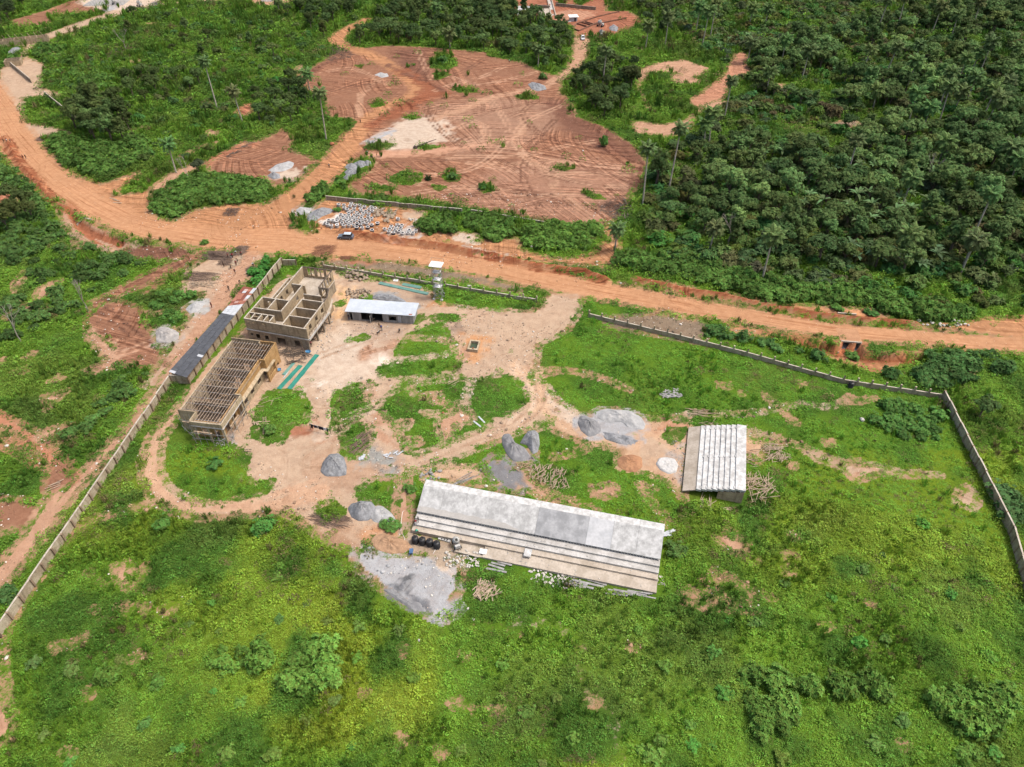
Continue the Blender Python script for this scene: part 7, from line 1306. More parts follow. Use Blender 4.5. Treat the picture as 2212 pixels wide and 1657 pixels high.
cover('ground_weeds', WE, np.stack([X, Y, Zg+Zc-.05], 1), np.stack([sc, sc, sc*hz], 1), np.stack([rng.uniform(-.15, .15, n), rng.uniform(-.15, .15, n), rng.uniform(0, 6.28, n)], 1), tn, idx, 'low green weeds and grass covering the open land')
NW = n
# loose stones and litter
SM = bpy.data.materials.new('loose_stone'); T_ = nodes(SM); out(T_, nd(T_, 'ShaderNodeAttribute', attribute_type='INSTANCER', attribute_name='tint').outputs['Color'], .9)
SX, SY = rng.uniform(-115, 60, 60000), rng.uniform(55, 215, 60000); sb, scl_, rs_, _, _ = survey(SX, SY); ft = np.full(SX.shape, -7.0)
for q in FOOT: ft = np.maximum(ft, sdf(SX, SY, q, 3))
kk_ = (sb > -.3) & (ft < 0) & (fbm(SX, SY, 8, 33) > np.where(rs_ > -1, .60, .47)) & (rng.random(60000) < .6); SX, SY, scl_ = SX[kk_], SY[kk_], scl_[kk_]; n = len(SX)
ss_ = rng.uniform(.06, .17, n)*np.where(rng.random(n) < .06, 2.2, 1); tt_ = np.where((rng.random(n) < .14)[:, None], np.array((.50, .46, .40)), scl_*rng.uniform(.45, 1.15, n)[:, None])
cover('loose_stones', [MB().rock((0, 0, 0), 1, random.Random(i), .8).mesh('stone', SM) for i in range(3)], np.stack([SX, SY, relief(SX, SY)+ss_*.3], 1), np.stack([ss_*1.3, ss_, ss_*.7], 1), np.stack([SX*0, SX*0, rng.uniform(0, 6.28, n)], 1), tt_, rng.integers(0, 3, n), 'loose stones and crumbs strewn over the bare yard and tracks')
# bushes that read as one mass
BU = [bush(i) for i in range(8)]
BUI = [b.mesh('bush', LI) for b in BU]; BUO = [b.mesh('bush', LO) for b in BU]
CR = [crown(i, (0, 0, 2, 1, 0)[i]) for i in range(5)]; CRI = []; CRO = []; TRK = []
for i, c in enumerate(CR):
    CRO.append(c.mesh('crown', LO)); tk = trunk(i); tk.v = [(x, y, z*.73) for x, y, z in tk.v]; TRK.append(tk.mesh('trunk', BARK))
    j = MB(); j.add([(x, y, z+4.6) for x, y, z in c.v], c.f, 0); t_ = trunk(i); j.add([(x, y, z*.73) for x, y, z in t_.v], t_.f, 1); CRI.append(j.mesh('tree', [LI, BARK]))

def scatter(f, pts, sp, seed, lo=-1.0, extra=None):
    """points at least about sp apart inside a surveyed patch, off the bare soil"""
    Pw = np.array(poly(f, pts)); r = np.random.default_rng(seed); x0, y0 = Pw.min(0); x1, y1 = Pw.max(0)
    y1 = min(y1, 640); x0 = max(x0, -460); x1 = min(x1, 460)
    nx = max(1, int((x1-x0)/sp)); ny = max(1, int((y1-y0)/sp)); gx, gy = np.meshgrid(np.arange(nx), np.arange(ny))
    x = x0+(gx+.5+r.uniform(-.42, .42, gx.shape)+.5*(gy % 2))*sp; y = y0+(gy+.5+r.uniform(-.42, .42, gx.shape))*sp; x = x.ravel(); y = y.ravel()
    k = sdf(x, y, Pw, 1) > 0; x, y = x[k], y[k]
    k = (np.abs(x) < 1.1*.722*(.7547*y+69)+6); x, y = x[k], y[k]
    if len(x) == 0: return x, y
    b, _, _, _, _ = survey(x, y); k = b < lo; x, y = x[k], y[k]
    ft = np.full(x.shape, -7.0)
    for q in FOOT: ft = np.maximum(ft, sdf(x, y, q, 4))
    k = ft < -1.2; return x[k], y[k]

PALMS = [(zA, 1335, 665, 410), (zA, 1490, 750, 590), (zA, 2005, 860, 600), (zA, 1085, 1065, 920), (zB, 1735, 520, 330), (zB, 1340, 410, 330), (zB, 1990, 1200, 945), (zB, 2150, 1115, 830), (zB, 1812, 1540, 1440), (zC, 380, 680, 520), (zC, 272, 1558, 1430), (zC, 1130, 1080, 900), (zC, 1475, 1225, 1130), (zC, 1915, 1425, 1230), (zC, 1450, 1560, 1470), (zC, 1690, 1000, 900),
         (zC, 1705, 720, 560), (zC, 1705, 620, 480), (zC, 1495, 520, 400), (zC, 1988, 742, 630), (zC, 1975, 690, 580), (zC, 858, 440, 340), (zC, 730, 350, 270), (zC, 1218, 440, 330), (zC, 1370, 430, 310), (zC, 1522, 695, 600), (zC, 2145, 1085, 1010), (zC, 2145, 530, 460), (zC, 1955, 412, 290), (zC, 2132, 395, 320), (zC, 1780, 190, 110), (zC, 1665, 150, 60), (zC, 1440, 155, 0), (zC, 1308, 185, 20), (zC, 625, 130, 75), (zC, 525, 130, 70), (zC, 238, 250, 90), (zC, 290, 190, 50), (zC, 200, 160, 60),
         (zC, 1900, 410, 350), (zC, 1830, 440, 380), (zC, 1540, 380, 300), (zC, 285, 830, 720), (zC, 255, 850, 790), (zE, 1850, 150, 30), (zE, 620, 180, 10), (zC, 1860, 1573, 1510), (zC, 2080, 1010, 930), (zC, 1600, 760, 690), (zC, 1800, 640, 590), (zC, 1885, 560, 500), (zC, 2100, 560, 520), (zC, 1910, 130, 40), (zC, 1350, 70, -20), (zB, 720, 130, 60), (zB, 800, 300, 230), (zA, 1720, 90, 20), (zA, 1905, 560, 480), (zB, 2120, 280, 120), (zB, 2000, 300, 180), (zC, 520, 340, 280), (zC, 1300, 620, 580), (zC, 640, 520, 470)]
def palm_base(f, u, v, i):
    if f in (zC, zE) and i != 10 or i in (6, 7): return G(f(u, v), 3.5)+(0.0,)
    return at(f, u, v)
PB = [palm_base(f, u, v, i) for i, (f, u, v, tv) in enumerate(PALMS)]
TR = []; BS = []; BN = []
CLEAR = [poly(zC, q) for q in ([(620, 490), (900, 510), (1130, 570), (1180, 640), (960, 640), (760, 590)], [(700, 740), (900, 770), (1080, 850), (1070, 940), (880, 900), (740, 830)], [(1000, 730), (1280, 730), (1280, 800), (1020, 810)], [(1250, 660), (1700, 720), (1680, 780), (1300, 760)])]
def tcol(c, r, cl):
    m = r.uniform(.6, 1.25)*(1.5 if r.random() < .2 else 1)*(1.25 if cl < .38 else 1); w = r.uniform(-.12, .14)+(.16 if r.random() < .07 else 0)
    return (c[0]*m*(1+w), c[1]*m, c[2]*m*(1-w*.3))
def trees(f, pts, sp, size, seed, label, group, tintc=(.092, .155, .042), kinds=(0, 1, 2, 3, 4), keep=1.0, lo=-1.0):
    x, y = scatter(f, pts, sp, seed, lo); r = random.Random(seed)
    for a, b in zip(x, y):
        if r.random() > keep or (seed == 1 and (fbm(np.array([a]), np.array([b]), 26, 87)[0] < .40 or any(sdf(np.array([a]), np.array([b]), q, 2)[0] > -1 for q in CLEAR))): continue
        cl = fbm(np.array([a]), np.array([b]), 45, 77)[0]
        TR.append((a, b, r.uniform(*size)*(1 if cl > .42 else .8), r.choice(kinds), tcol(tintc, r, cl), label, group))
def bushes(f, pts, sp, size, seed, label, group, tintc=(.045, .135, .03), lo=-.3, keep=1.0):
    x, y = scatter(f, pts, sp, seed, lo); r = random.Random(seed)
    for a, b in zip(x, y):
        if r.random() > keep: continue
        m = r.uniform(.7, 1.35); BS.append((a, b, r.uniform(size[0]*.75, size[1]), r.randrange(8), tuple(c*m for c in tintc), label, group))
FOREST = [(1400, 500), (1372, 420), (1405, 345), (1450, 290), (1520, 270), (1600, 260), (1700, 260), (1820, 270), (1830, 240), (1700, 230), (1600, 190), (1620, 130), (1700, 100), (1800, 70), (1900, 40), (2000, -20), (2500, -60), (2500, 700), (2212, 640), (2100, 620), (1950, 600), (1800, 580), (1650, 560), (1560, 530), (1480, 500)]
trees(zV, FOREST, 6.2, (.5, 1.75), 1, 'dark tree in the forest right of the red field', 'forest trees right of the cleared field', keep=.93)
trees(zV, [(1440, -60), (2000, -60), (1800, 60), (1650, 90), (1560, 100), (1480, 60), (1400, 20)], 13, (.6, 1.0), 2, 'dark tree standing apart on the light green slope beyond the forest', 'trees on the far slope', keep=.35)
trees(zV, [(1225, 190), (1250, 150), (1330, 130), (1385, 160), (1390, 200), (1350, 250), (1310, 278), (1270, 268), (1232, 240)], 6.5, (.65, 1.4), 3, 'dark tree in the group between the track and the sandy clearing', 'trees between the track and the sandy clearing', (.058, .095, .026))
trees(zV, [(740, 100), (800, 60), (850, 10), (900, -60), (1110, -60), (1118, 30), (1180, 50), (1240, 60), (1245, 130), (1210, 180), (1130, 135), (1000, 105), (860, 95)], 7, (1.0, 1.5), 4, 'dark forest tree behind the cleared red field', 'forest trees behind the cleared field', (.064, .105, .028))
trees(zV, [(560, -60), (800, -60), (790, 20), (760, 50), (680, 70), (600, 40)], 8, (.9, 1.3), 5, 'dark tree at the top of the far green slope', 'trees at the far top left', (.064, .105, .028))
trees(zA, [(440, 720), (520, 620), (700, 600), (820, 700), (830, 860), (700, 900), (520, 880), (440, 800)], 6, (1.0, 1.45), 6, 'dark vine-hung tree in the clump beside the bend of the road', 'tree clump beside the road bend', (.064, .10, .026), (0, 3, 4))
trees(zA, [(700, 480), (850, 440), (1250, 470), (1260, 600), (1150, 640), (900, 640), (740, 600)], 8, (.75, 1.15), 7, 'dark tree on the green slope behind the road bend', 'trees on the left green slope', (.066, .105, .026), keep=.8)
trees(zA, [(1550, 540), (1900, 480), (1920, 640), (1800, 760), (1560, 760), (1540, 640)], 7, (.8, 1.15), 8, 'dark tree at the left edge of the cleared field', 'trees at the left edge of the cleared field', (.06, .10, .026), keep=.85)
trees(zA, [(720, 80), (900, 80), (1500, 250), (2100, 60), (2212, 40), (2200, 140), (1800, 400), (1300, 380), (750, 300)], 16, (.65, 1.1), 9, 'small dark tree scattered on the far left slope', 'scattered trees on the far left slope', (.062, .095, .026), (0, 3, 3, 4), keep=.6)
trees(zA, [(20, 1300), (220, 1240), (280, 1400), (180, 1480), (20, 1440)], 7, (1.0, 1.3), 10, 'big rounded tree beside the road at the left edge', 'trees at the left edge beside the road', (.085, .115, .03), (0, 4), lo=-.5)
trees(zA, [(1090, 1010), (1260, 1010), (1280, 1090), (1130, 1120)], 7, (.7, .9), 11, 'grey-green half bare tree behind the bushes by the junction', 'trees behind the junction bushes', (.07, .085, .04), (2,), lo=-.5)
trees(zE, [(1700, 800), (2000, 700), (2400, 760), (2400, 1600), (2100, 1300), (1900, 1250), (1800, 1050), (1730, 930)], 8, (.6, .95), 12, 'dense green tree outside the right-hand wall', 'trees outside the right wall', (.07, .12, .03), keep=.55)
trees(zA, [(-60, -60), (260, -60), (60, 140), (-60, 220)], 9, (.9, 1.3), 13, 'dark tree in the far top left corner', 'trees in the far top left corner', (.035, .06, .02))
trees(zB, [(1840, -60), (2400, -60), (2212, 60), (2150, 240), (1990, 200), (1960, 80)], 9, (.9, 1.4), 14, 'dark tree behind the far foundation trenches', 'trees behind the far building site', (.052, .078, .026), keep=.8)
NTZ = len(TR)
# bushes
G1 = (.085, .17, .026); G2 = (.10, .195, .027)
bushes(zA, [(930, 1280), (950, 1180), (1000, 1120), (1100, 1080), (1280, 1080), (1400, 1075), (1500, 1100), (1620, 1110), (1700, 1180), (1680, 1230), (1500, 1250), (1400, 1250), (1180, 1280), (1060, 1350), (960, 1320)], 2.1, (1.5, 2.3), 21, 'dense leafy bush in the thicket at the road junction', 'bushes of the thicket at the junction', G1)
bushes(zB, [(600, 1370), (650, 1330), (780, 1340), (850, 1380), (830, 1450), (700, 1460), (620, 1430)], 2.0, (1.5, 2.2), 22, 'dense leafy bush in the round clump right of the rings', 'bushes right of the concrete rings', G1, lo=9)
bushes(zB, [(850, 1350), (1000, 1310), (1200, 1370), (1200, 1480), (1050, 1490), (960, 1440), (870, 1400)], 2.0, (1.4, 2.1), 23, 'leafy bush in the middle clump below the long back wall', 'bushes below the long back wall', G1, lo=9)
bushes(zB, [(1210, 1420), (1300, 1380), (1520, 1370), (1700, 1390), (1725, 1460), (1650, 1540), (1450, 1550), (1300, 1530), (1230, 1480)], 2.0, (1.4, 2.1), 24, 'leafy bush in the long clump by the end of the back wall', 'bushes at the end of the back wall', G2, lo=9)
bushes(z4, [(160, 320), (180, 240), (330, 130), (440, 110), (520, 180), (460, 300), (300, 360), (220, 350)], 2.0, (1.3, 1.9), 25, 'dark bush beside the track at the left end of the back wall', 'bushes left of the back wall', G1, lo=9)
bushes(z4, [(540, 80), (640, 40), (740, 70), (720, 170), (600, 200), (540, 150)], 2.1, (1.1, 1.6), 26, 'bush in the small clump below the grey gravel heaps', 'bushes below the track gravel heaps', G1, lo=9)
bushes(z4, [(820, 300), (920, 230), (1080, 240), (1240, 290), (1230, 370), (1060, 390), (1000, 340)], 2.0, (1.1, 1.7), 27, 'bush growing between the back wall and the rings', 'bushes between the back wall and rings', G1, lo=9)
bushes(zV, [(1300, 545), (1310, 520), (1400, 560), (1480, 540), (1620, 590), (1750, 610), (1900, 630), (2050, 660), (2212, 690), (2212, 700), (2090, 705), (1990, 690), (1850, 670), (1700, 655), (1620, 645), (1520, 618), (1430, 597), (1310, 575)], 2.3, (1.6, 2.5), 28, 'leafy bush on the forest edge along the north side of the road', 'bushes along the forest edge', G1, lo=-.2)
bushes(zA, [(290, 850), (420, 820), (520, 880), (720, 900), (900, 860), (960, 960), (860, 1000), (760, 1070), (640, 1110), (500, 1060), (330, 980)], 2.5, (1.5, 2.4), 29, 'bush in the thicket on the bank above the road bend', 'bushes above the road bend', G1)
bushes(zA, [(150, 280), (260, 260), (400, 300), (500, 420), (700, 420), (720, 560), (480, 560), (400, 540), (280, 520), (250, 460), (300, 400), (160, 350)], 4.2, (1.5, 2.6), 30, 'bush on the left green slope near the unfinished block house', 'bushes on the left green slope', G1, keep=.6)
bushes(zE, [(250, 510), (420, 530), (600, 570), (760, 640), (900, 690), (1060, 750), (1180, 800), (1320, 820), (1480, 760), (1620, 710), (1760, 690), (2000, 680), (2212, 740), (2212, 800), (1950, 860), (1730, 930), (1640, 900), (1440, 880), (1180, 840), (1020, 790), (760, 720), (500, 650), (270, 590)], 2.3, (1.3, 2.3), 31, 'bush in the strip between the front wall and the culvert', 'bushes outside the front wall', (.068, .15, .034), lo=-.2, keep=.75)
bushes(zE, [(1240, 1010), (1340, 940), (1520, 960), (1690, 990), (1740, 1130), (1800, 1240), (1700, 1260), (1550, 1240), (1380, 1190), (1260, 1120)], 2.6, (1.0, 1.7), 32, 'low bush inside the far right corner of the walls', 'bushes inside the right wall corner', (.085, .19, .034), keep=.85)
bushes(zR, [(1990, -60), (2212, -60), (2212, 420), (2160, 330), (2100, 190), (2030, 60)], 2.4, (1.5, 2.3), 33, 'bush pressed against the outside of the right wall', 'bushes outside the right wall', (.06, .125, .034))
bushes(zD, [(930, 1020), (1000, 960), (1040, 950), (820, 1230), (640, 1440), (540, 1573), (420, 1573), (560, 1340), (700, 1240), (720, 1180), (860, 1100)], 2.2, (1.0, 1.8), 34, 'dark bush between the dirt track and the left wall', 'bushes between the track and left wall', (.058, .125, .03))
bushes(zL, [(350, -20), (520, -20), (440, 100), (370, 220), (260, 330), (160, 500), (80, 640), (-40, 760), (-60, 620), (100, 450), (230, 240), (320, 80)], 2.2, (1.0, 1.8), 35, 'dark bush beside the lower end of the left wall', 'bushes beside the lower left wall', (.058, .125, .03))
bushes(z1, [(1060, 530), (1060, 400), (1200, 260), (1330, 190), (1420, 210), (1380, 320), (1200, 560), (1100, 560)], 1.9, (1.0, 1.6), 36, 'bright bush outside the wall at the back of the roofed shed', 'bushes behind the roofed shed', (.06, .20, .03), lo=9)
bushes(z1, [(1480, 215), (1680, 210), (1710, 260), (1680, 330), (1560, 380), (1480, 300)], 2.3, (.7, 1.1), 37, 'low bush in the wall corner behind the roofless building', 'bushes in the wall corner', (.07, .21, .03), lo=9)
bushes(zD, [(660, 900), (760, 780), (880, 760), (950, 790), (930, 880), (800, 980), (720, 1040), (600, 1160), (450, 1240), (400, 1200), (520, 1060)], 2.6, (1.0, 1.9), 38, 'bush on the weedy slope left of the dirt track', 'bushes left of the dirt track', (.085, .17, .034), keep=.9)
bushes(zD, [(-60, 60), (200, 0), (460, 60), (720, 0), (840, 110), (1000, 140), (840, 200), (560, 330), (500, 430), (380, 480), (150, 600), (-60, 700), (-60, 330), (60, 220)], 3.6, (1.1, 2.2), 39, 'bush in the overgrown ground left of the red strip', 'bushes left of the red strip', (.07, .135, .03), keep=.75)
bushes(zD, [(880, 420), (980, 260), (1100, 270), (1280, 320), (1100, 400), (1140, 500), (1060, 540), (940, 540)], 2.3, (.9, 1.5), 40, 'bush between the red strip and the grey gravel fan', 'bushes beside the gravel fan', (.09, .20, .034), keep=.85)
bushes(zA, [(-60, 920), (60, 920), (170, 1100), (330, 1300), (400, 1450), (250, 1573), (-60, 1600), (-60, 1300), (110, 1240), (-60, 1150)], 3.0, (1.2, 2.3), 41, 'bush below the road at the left edge', 'bushes below the road at the left edge', (.078, .15, .032), keep=.85)
# scattered bushes in the lower field
for q, nm, sd_i, tc in (([(560, 1080), (660, 1030), (800, 1020), (820, 1120), (760, 1180), (680, 1250), (600, 1220)], 'round bright bush left of the lower field middle', 42, (.145, .275, .036)), ([(1180, 980), (1300, 900), (1600, 890), (1720, 960), (1640, 1080), (1420, 1130), (1240, 1090)], 'bright leafy bush in the scattered patch of the lower field', 43, (.14, .27, .036)),
      ([(1680, 1080), (1860, 880), (2040, 850), (2150, 1040), (2090, 1130), (1880, 1290), (1680, 1270), (1640, 1120)], 'leafy bush in the larger patch of the lower field', 44, (.135, .26, .036)), ([(1280, 1200), (1560, 1200), (1700, 1290), (1460, 1310), (1300, 1260)], 'bush in the row near the lower field patch', 45, (.14, .27, .036))):
    bushes(zL, q, 1.9, (.9, 1.7), sd_i, nm, nm.replace('bush', 'bushes'), tc, keep=.78)
for q, nm, sd_i in (([(300, 1070), (440, 1040), (620, 1060), (800, 1060), (1000, 1110), (1340, 1090), (1430, 1200), (1400, 1290), (1160, 1270), (900, 1230), (720, 1200), (540, 1180), (320, 1150)], 'dense bush in the long hedge-like row of the right field', 46), ([(500, 1200), (600, 1170), (760, 1200), (800, 1300), (790, 1480), (620, 1500), (480, 1470), (490, 1330)], 'tall leafy bush in the clump below the hedge-like row', 47),
      ([(1580, 1240), (1700, 1160), (1900, 1120), (2100, 1160), (2212, 1250), (2150, 1400), (2000, 1500), (1760, 1440), (1600, 1370)], 'big leafy bush in the bottom right thicket', 48), ([(1700, 1520), (1950, 1480), (2100, 1560), (2100, 1700), (1700, 1700)], 'bright bush at the bottom right edge', 49), ([(150, 1170), (280, 1160), (290, 1230), (170, 1240)], 'small bush pair left of the leafy clump', 50), ([(-40, 1400), (180, 1400), (220, 1520), (-40, 1560)], 'low bush at the bottom left of the right field', 51), ([(330, 1500), (500, 1480), (490, 1580), (320, 1590)], 'low bush near the bottom of the right field', 52)):
    bushes(zR, q, 1.55, (1.1, 1.8) if sd_i < 49 else (.9, 1.4), sd_i, nm, nm.replace('bush', 'bushes'), (.125, .235, .034), keep=.92)
for q, nm, sd_i in (([(240, 540), (460, 520), (640, 560), (660, 640), (480, 680), (250, 660)], 'dark bush beside the lower edge of the spread gravel', 53), ([(1220, 740), (1370, 760), (1400, 860), (1240, 860)], 'bush left of the thin field path', 54), ([(1460, 820), (1600, 840), (1600, 980), (1480, 1000)], 'bush against the thin field path', 55), ([(1110, 1060), (1280, 1040), (1300, 1140), (1140, 1150)], 'round bush in the middle of the lower field', 56), ([(400, 1090), (540, 1060), (540, 1170), (410, 1170)], 'round dark bush low in the field', 57), ([(1740, 860), (1940, 860), (1980, 980), (1800, 980)], 'bush right of the thin field path', 58), ([(0, 740), (160, 760), (170, 1000), (40, 1060), (0, 960)], 'bright bush at the right end of the leafy patch', 59), ([(1430, 1280), (1560, 1300), (1740, 1400), (1700, 1470), (1500, 1420)], 'bush in the row near the bottom edge', 60), ([(1900, 1290), (2212, 1200), (2212, 1519), (1900, 1519)], 'bright bush at the bottom beside the thin path', 61)):
    bushes(zN, q, 2.0, (.8, 1.4), sd_i, nm, nm.replace('bush', 'bushes'), (.13, .24, .034), keep=.75)
x, y = scatter(zV, [(0, 1400), (200, 1130), (700, 1180), (1000, 1330), (1500, 1330), (2000, 1100), (2200, 1300), (2300, 1800), (-100, 1800)], 6.5, 62); rr = random.Random(5)
for a, b in zip(x, y):
    if rr.random() < .6: BS.append((a, b, rr.uniform(.5, 1.1), rr.randrange(8), tuple(c*rr.uniform(.8, 1.3) for c in (.115, .23, .036)), 'small bush scattered alone among the weeds of the lower field', 'lone small bushes of the lower field'))
x, y = scatter(zA, [(0, 420), (300, 200), (900, 40), (1500, 0), (2212, 60), (2212, 200), (1900, 450), (1750, 800), (1400, 900), (1000, 1040), (800, 1040), (480, 800), (300, 560)], 5.5, 63)
for a, b in zip(x, y):
    if rr.random() < .4: BS.append((a, b, rr.uniform(1.0, 2.3), rr.randrange(8), tuple(c*rr.uniform(.7, 1.25) for c in (.085, .155, .034)), 'bush on the wide left slope', 'bushes on the wide left slope'))
x, y = scatter(zV, [(1400, 500), (1372, 420), (1405, 345), (1560, 230), (1640, 200), (1500, 100), (1400, 20), (1300, 120), (1250, 250), (1400, -60), (2500, -60), (2500, 720), (2212, 690), (1800, 640), (1400, 560)], 5.0, 64, -.6)
for a, b in zip(x, y):
    if fbm(np.array([a]), np.array([b]), 26, 87)[0] < .40 and rr.random() < .6 or any(sdf(np.array([a]), np.array([b]), q, 2)[0] > -1 for q in CLEAR): continue
    BS.append((a, b, rr.uniform(1.5, 3.2), rr.randrange(8), tuple(c*rr.uniform(.7, 1.5) for c in (.078, .125, .032)), 'undergrowth bush below the forest trees', 'undergrowth bushes of the forest'))
SB = [(zB, 760, 390, 2.2, 2.3, 'isolated round bush in the cleared field left of its upper end'), (zB, 1370, 485, 1.6, 1.8, 'round bush by the gravel heap beside the far track'), (zB, 1000, 1165, 1.2, 1.3, 'small bush below the middle of the cleared field'), (zB, 810, 1100, 1.6, 1.5, 'rounded bush on the near left part of the cleared field'), (zB, 1745, 900, 1.5, 2.6, 'tall leafy stump standing in the right part of the cleared field'), (z4, 600, 420, 1.1, .9, 'small green bush beside the gravel heap left of the rings'),
      (z2, 1330, 1240, 1.4, 1.0, 'low bush below the scaffolded corner of the hall'), (zD, 1330, 1390, 1.3, 1.0, 'dark bush in the lawn inside the loop of the driveway'), (zM, 560, 800, 1.1, .9, 'dry bush near the back corner of the long stand'), (zN, 440, 50, 1.6, .8, 'green bush between the sand heap and the stand path'), (zL, 1000, 180, 1.3, 1.1, 'dark bush below the driveway loop'), (zL, 1610, 200, 1.8, 1.4, 'taller bush below the trampled brown strip'), (z1, 540, 50, 1, .9, 'round shrub beside the brush heaps'), (zE, 1150, 722, 1.5, .9, 'bush growing in front of the culvert mouth'), (zE, 1310, 705, 1.2, .9, 'low bush right of the culvert mouth'), (zE, 1060, 425, 1.4, 1.0, 'small bush at the north road edge above the culvert'), (zE, 1275, 460, 1.5, .9, 'lone bush on the red bank north of the road'), (zN, 2180, 190, 1.6, 1.2, 'dark bush by the right end of the long stand')]
for f, u, v, s, h, lab in SB:
    p = at(f, u, v); o = put('bush', BUO[len(lab) % 8], None, p, rr.uniform(0, 6)); o.scale = (s, s, h*1.1); o.color = (.085*rr.uniform(.8, 1.2), .18*rr.uniform(.85, 1.2), .034, 1); tag(o, lab, 'bush')
def emit(items, n_ind, kind):
    if kind == 'tree': items = [q for q in items if all((q[0]-p[0])**2+(q[1]-p[1])**2 > 14 for p in PB)]
    items = sorted(items, key=lambda q: math.hypot(q[0], q[1])); return items[:n_ind], items[n_ind:]
ind, rest = emit(BS, 300-len(SB), 'bush'); print('bushes', len(BS), 'trees', len(TR), 'weeds', NW)
LN = {}
def refine(items, small=3):
    by = {}
    for i, q in enumerate(items): by.setdefault(q[5], []).append(i)
    out_ = [list(q) for q in items]
    for lab, ids in by.items():
        if len(ids) < small: continue
        sx = {i: items[i][0]/(items[i][1]*.7547+69) for i in ids}; left = set(ids)
        for word, key, sgn in (('leftmost', lambda i: sx[i], 1), ('rightmost', lambda i: sx[i], -1), ('nearest', lambda i: items[i][1], 1), ('farthest', lambda i: items[i][1], -1), ('biggest', lambda i: items[i][2], -1)):
            if not left: break
            j = min(left, key=lambda i: sgn*key(i)); left.discard(j); out_[j][5] = word+' '+lab; 
        if len(left) > 6:
            xs_ = sorted(sx[i] for i in left); ysd = sorted(items[i][1] for i in left); x1, x2 = xs_[len(xs_)//3], xs_[2*len(xs_)//3]; y1_, y2_ = ysd[len(ysd)//3], ysd[2*len(ysd)//3]; n_ = len(left)
            for i in left:
                c = items[i][4]; hue = 'brownish' if c[0] > c[1]*.85 else 'bright' if c[1] > 1.25*sorted(items[j][4][1] for j in left)[n_//2] else 'dark' if c[1] < .85*sorted(items[j][4][1] for j in left)[n_//2] else 'mid green'
                h_ = 'left' if sx[i] < x1 else 'right' if sx[i] > x2 else 'middle'; v_ = 'near' if items[i][1] < y1_ else 'far' if items[i][1] > y2_ else 'central'
                base = lab.replace('dark ', '', 1) if lab.startswith('dark ') else lab
                for t_ in ('%s %s, %s %s part' % (hue, base, v_, h_), '%s %s, %s %s' % (hue, base, v_, h_), '%s, %s %s part' % (base, v_, h_), '%s, %s %s' % (base, v_, h_), base):
                    if len(t_.split()) <= 16: out_[i][5] = t_; break
    return [tuple(q) for q in out_]
ind = refine(ind)
for (a, b, s, k_, c, lab, grp) in ind:
    hh = 1.45 if ('right field' in lab or 'thicket' in lab or 'hedge' in lab or 'round bright' in lab or 'scattered patch' in lab or 'larger patch' in lab) else 1
    o = put('bush', BUO[k_], None, (a, b, gz(a, b)-.15), rr.uniform(0, 6.28)); o.scale = (s, s, s*hh*rr.uniform(.75, 1.05)); o.color = c+(1,); tag(o, lab, 'bush', grp)
def cov(name, items, meshes, label, zf=1.0):
    n_ = len(items); A_ = np.array([(q[0], q[1], q[2], q[3]) for q in items]); r = np.random.default_rng(5)
    cover(name, meshes, np.stack([A_[:, 0], A_[:, 1], relief(A_[:, 0], A_[:, 1])-.15], 1), np.stack([A_[:, 2], A_[:, 2], A_[:, 2]*r.uniform(.8, 1.15, n_)*zf], 1), np.stack([r.uniform(-.1, .1, n_), r.uniform(-.1, .1, n_), r.uniform(0, 6.28, n_)], 1), [q[4] for q in items], A_[:, 3].astype(int), label)
cov('thicket', rest, BUI, 'dense leafy thickets of shrubs beyond the nearer bushes')
ind, rest = emit(TR, 300, 'tree')
ind = refine(ind)
proto = {}
for (a, b, s, k_, c, lab, grp) in ind:
    if k_ not in proto:
        t_ = thing('tree', lab, 'tree'); put('trunk', TRK[k_], t_); cr_ = put('crown', CRO[k_], t_, (0, 0, 4.6)); proto[k_] = t_; o = t_
    else:
        src = proto[k_]; o = src.copy(); C.objects.link(o)
        for ch in src.children: d_ = ch.copy(); C.objects.link(d_); d_.parent = o
    o.location = (a, b, gz(a, b)); o.rotation_euler = (0, 0, rr.uniform(0, 6.28)); o.scale = (s, s, s*rr.uniform(.85, 1.1))
    for ch in o.children: ch.color = c+(1,)
    tag(o, lab, 'tree', grp)
cov('far_forest', rest, CRI, 'dark green forest crowns receding towards the top of the view')
# palms
FR = [frond(i, sag=(.75, 1.0, 1.3)[i]).mesh('frond', LO) for i in range(3)]; FD = frond(9, 2.6, 1.2).mesh('dead_frond', DEADF)
def crown_set(r):
    S_ = []
    for i in range(24):
        u = i/24; a = i*2.39996; el = 1.15-1.55*u+r.uniform(-.1, .1); S_.append((0 if el > .7 else 1 if el > .1 else 2, a, el-.35, r.uniform(.9, 1.1)))
    return S_
rp = random.Random(3); PCR = []
for q in range(3):
    mb = MB()
    for (k_, a, el, s) in crown_set(rp):
        f_ = frond(k_+10*q, sag=(.75, 1.0, 1.3)[k_]); M_ = Matrix.Rotation(a, 4, 'Z') @ Matrix.Rotation(-el, 4, 'Y') @ Matrix.Scale(s, 4)
        mb.add([M_ @ Vector(v) for v in f_.v], f_.f)
    PCR.append(mb.mesh('palm_crown', LO))
PTR = MB().tube([(0, 0, 0), (.05, .02, .35), (.1, -.02, .7), (.12, 0, 1)], [.30, .24, .21, .24], 7).mesh('trunk', PBARK)
SK = MB()
for i in range(9):
    f_ = frond(40+i, 2.2, 1.3); M_ = Matrix.Rotation(i*.7, 4, 'Z') @ Matrix.Rotation(.9+.05*i, 4, 'Y'); SK.add([M_ @ Vector(v) for v in f_.v], f_.f)
SK = SK.mesh('dead_fronds', DEADF)
PO = []
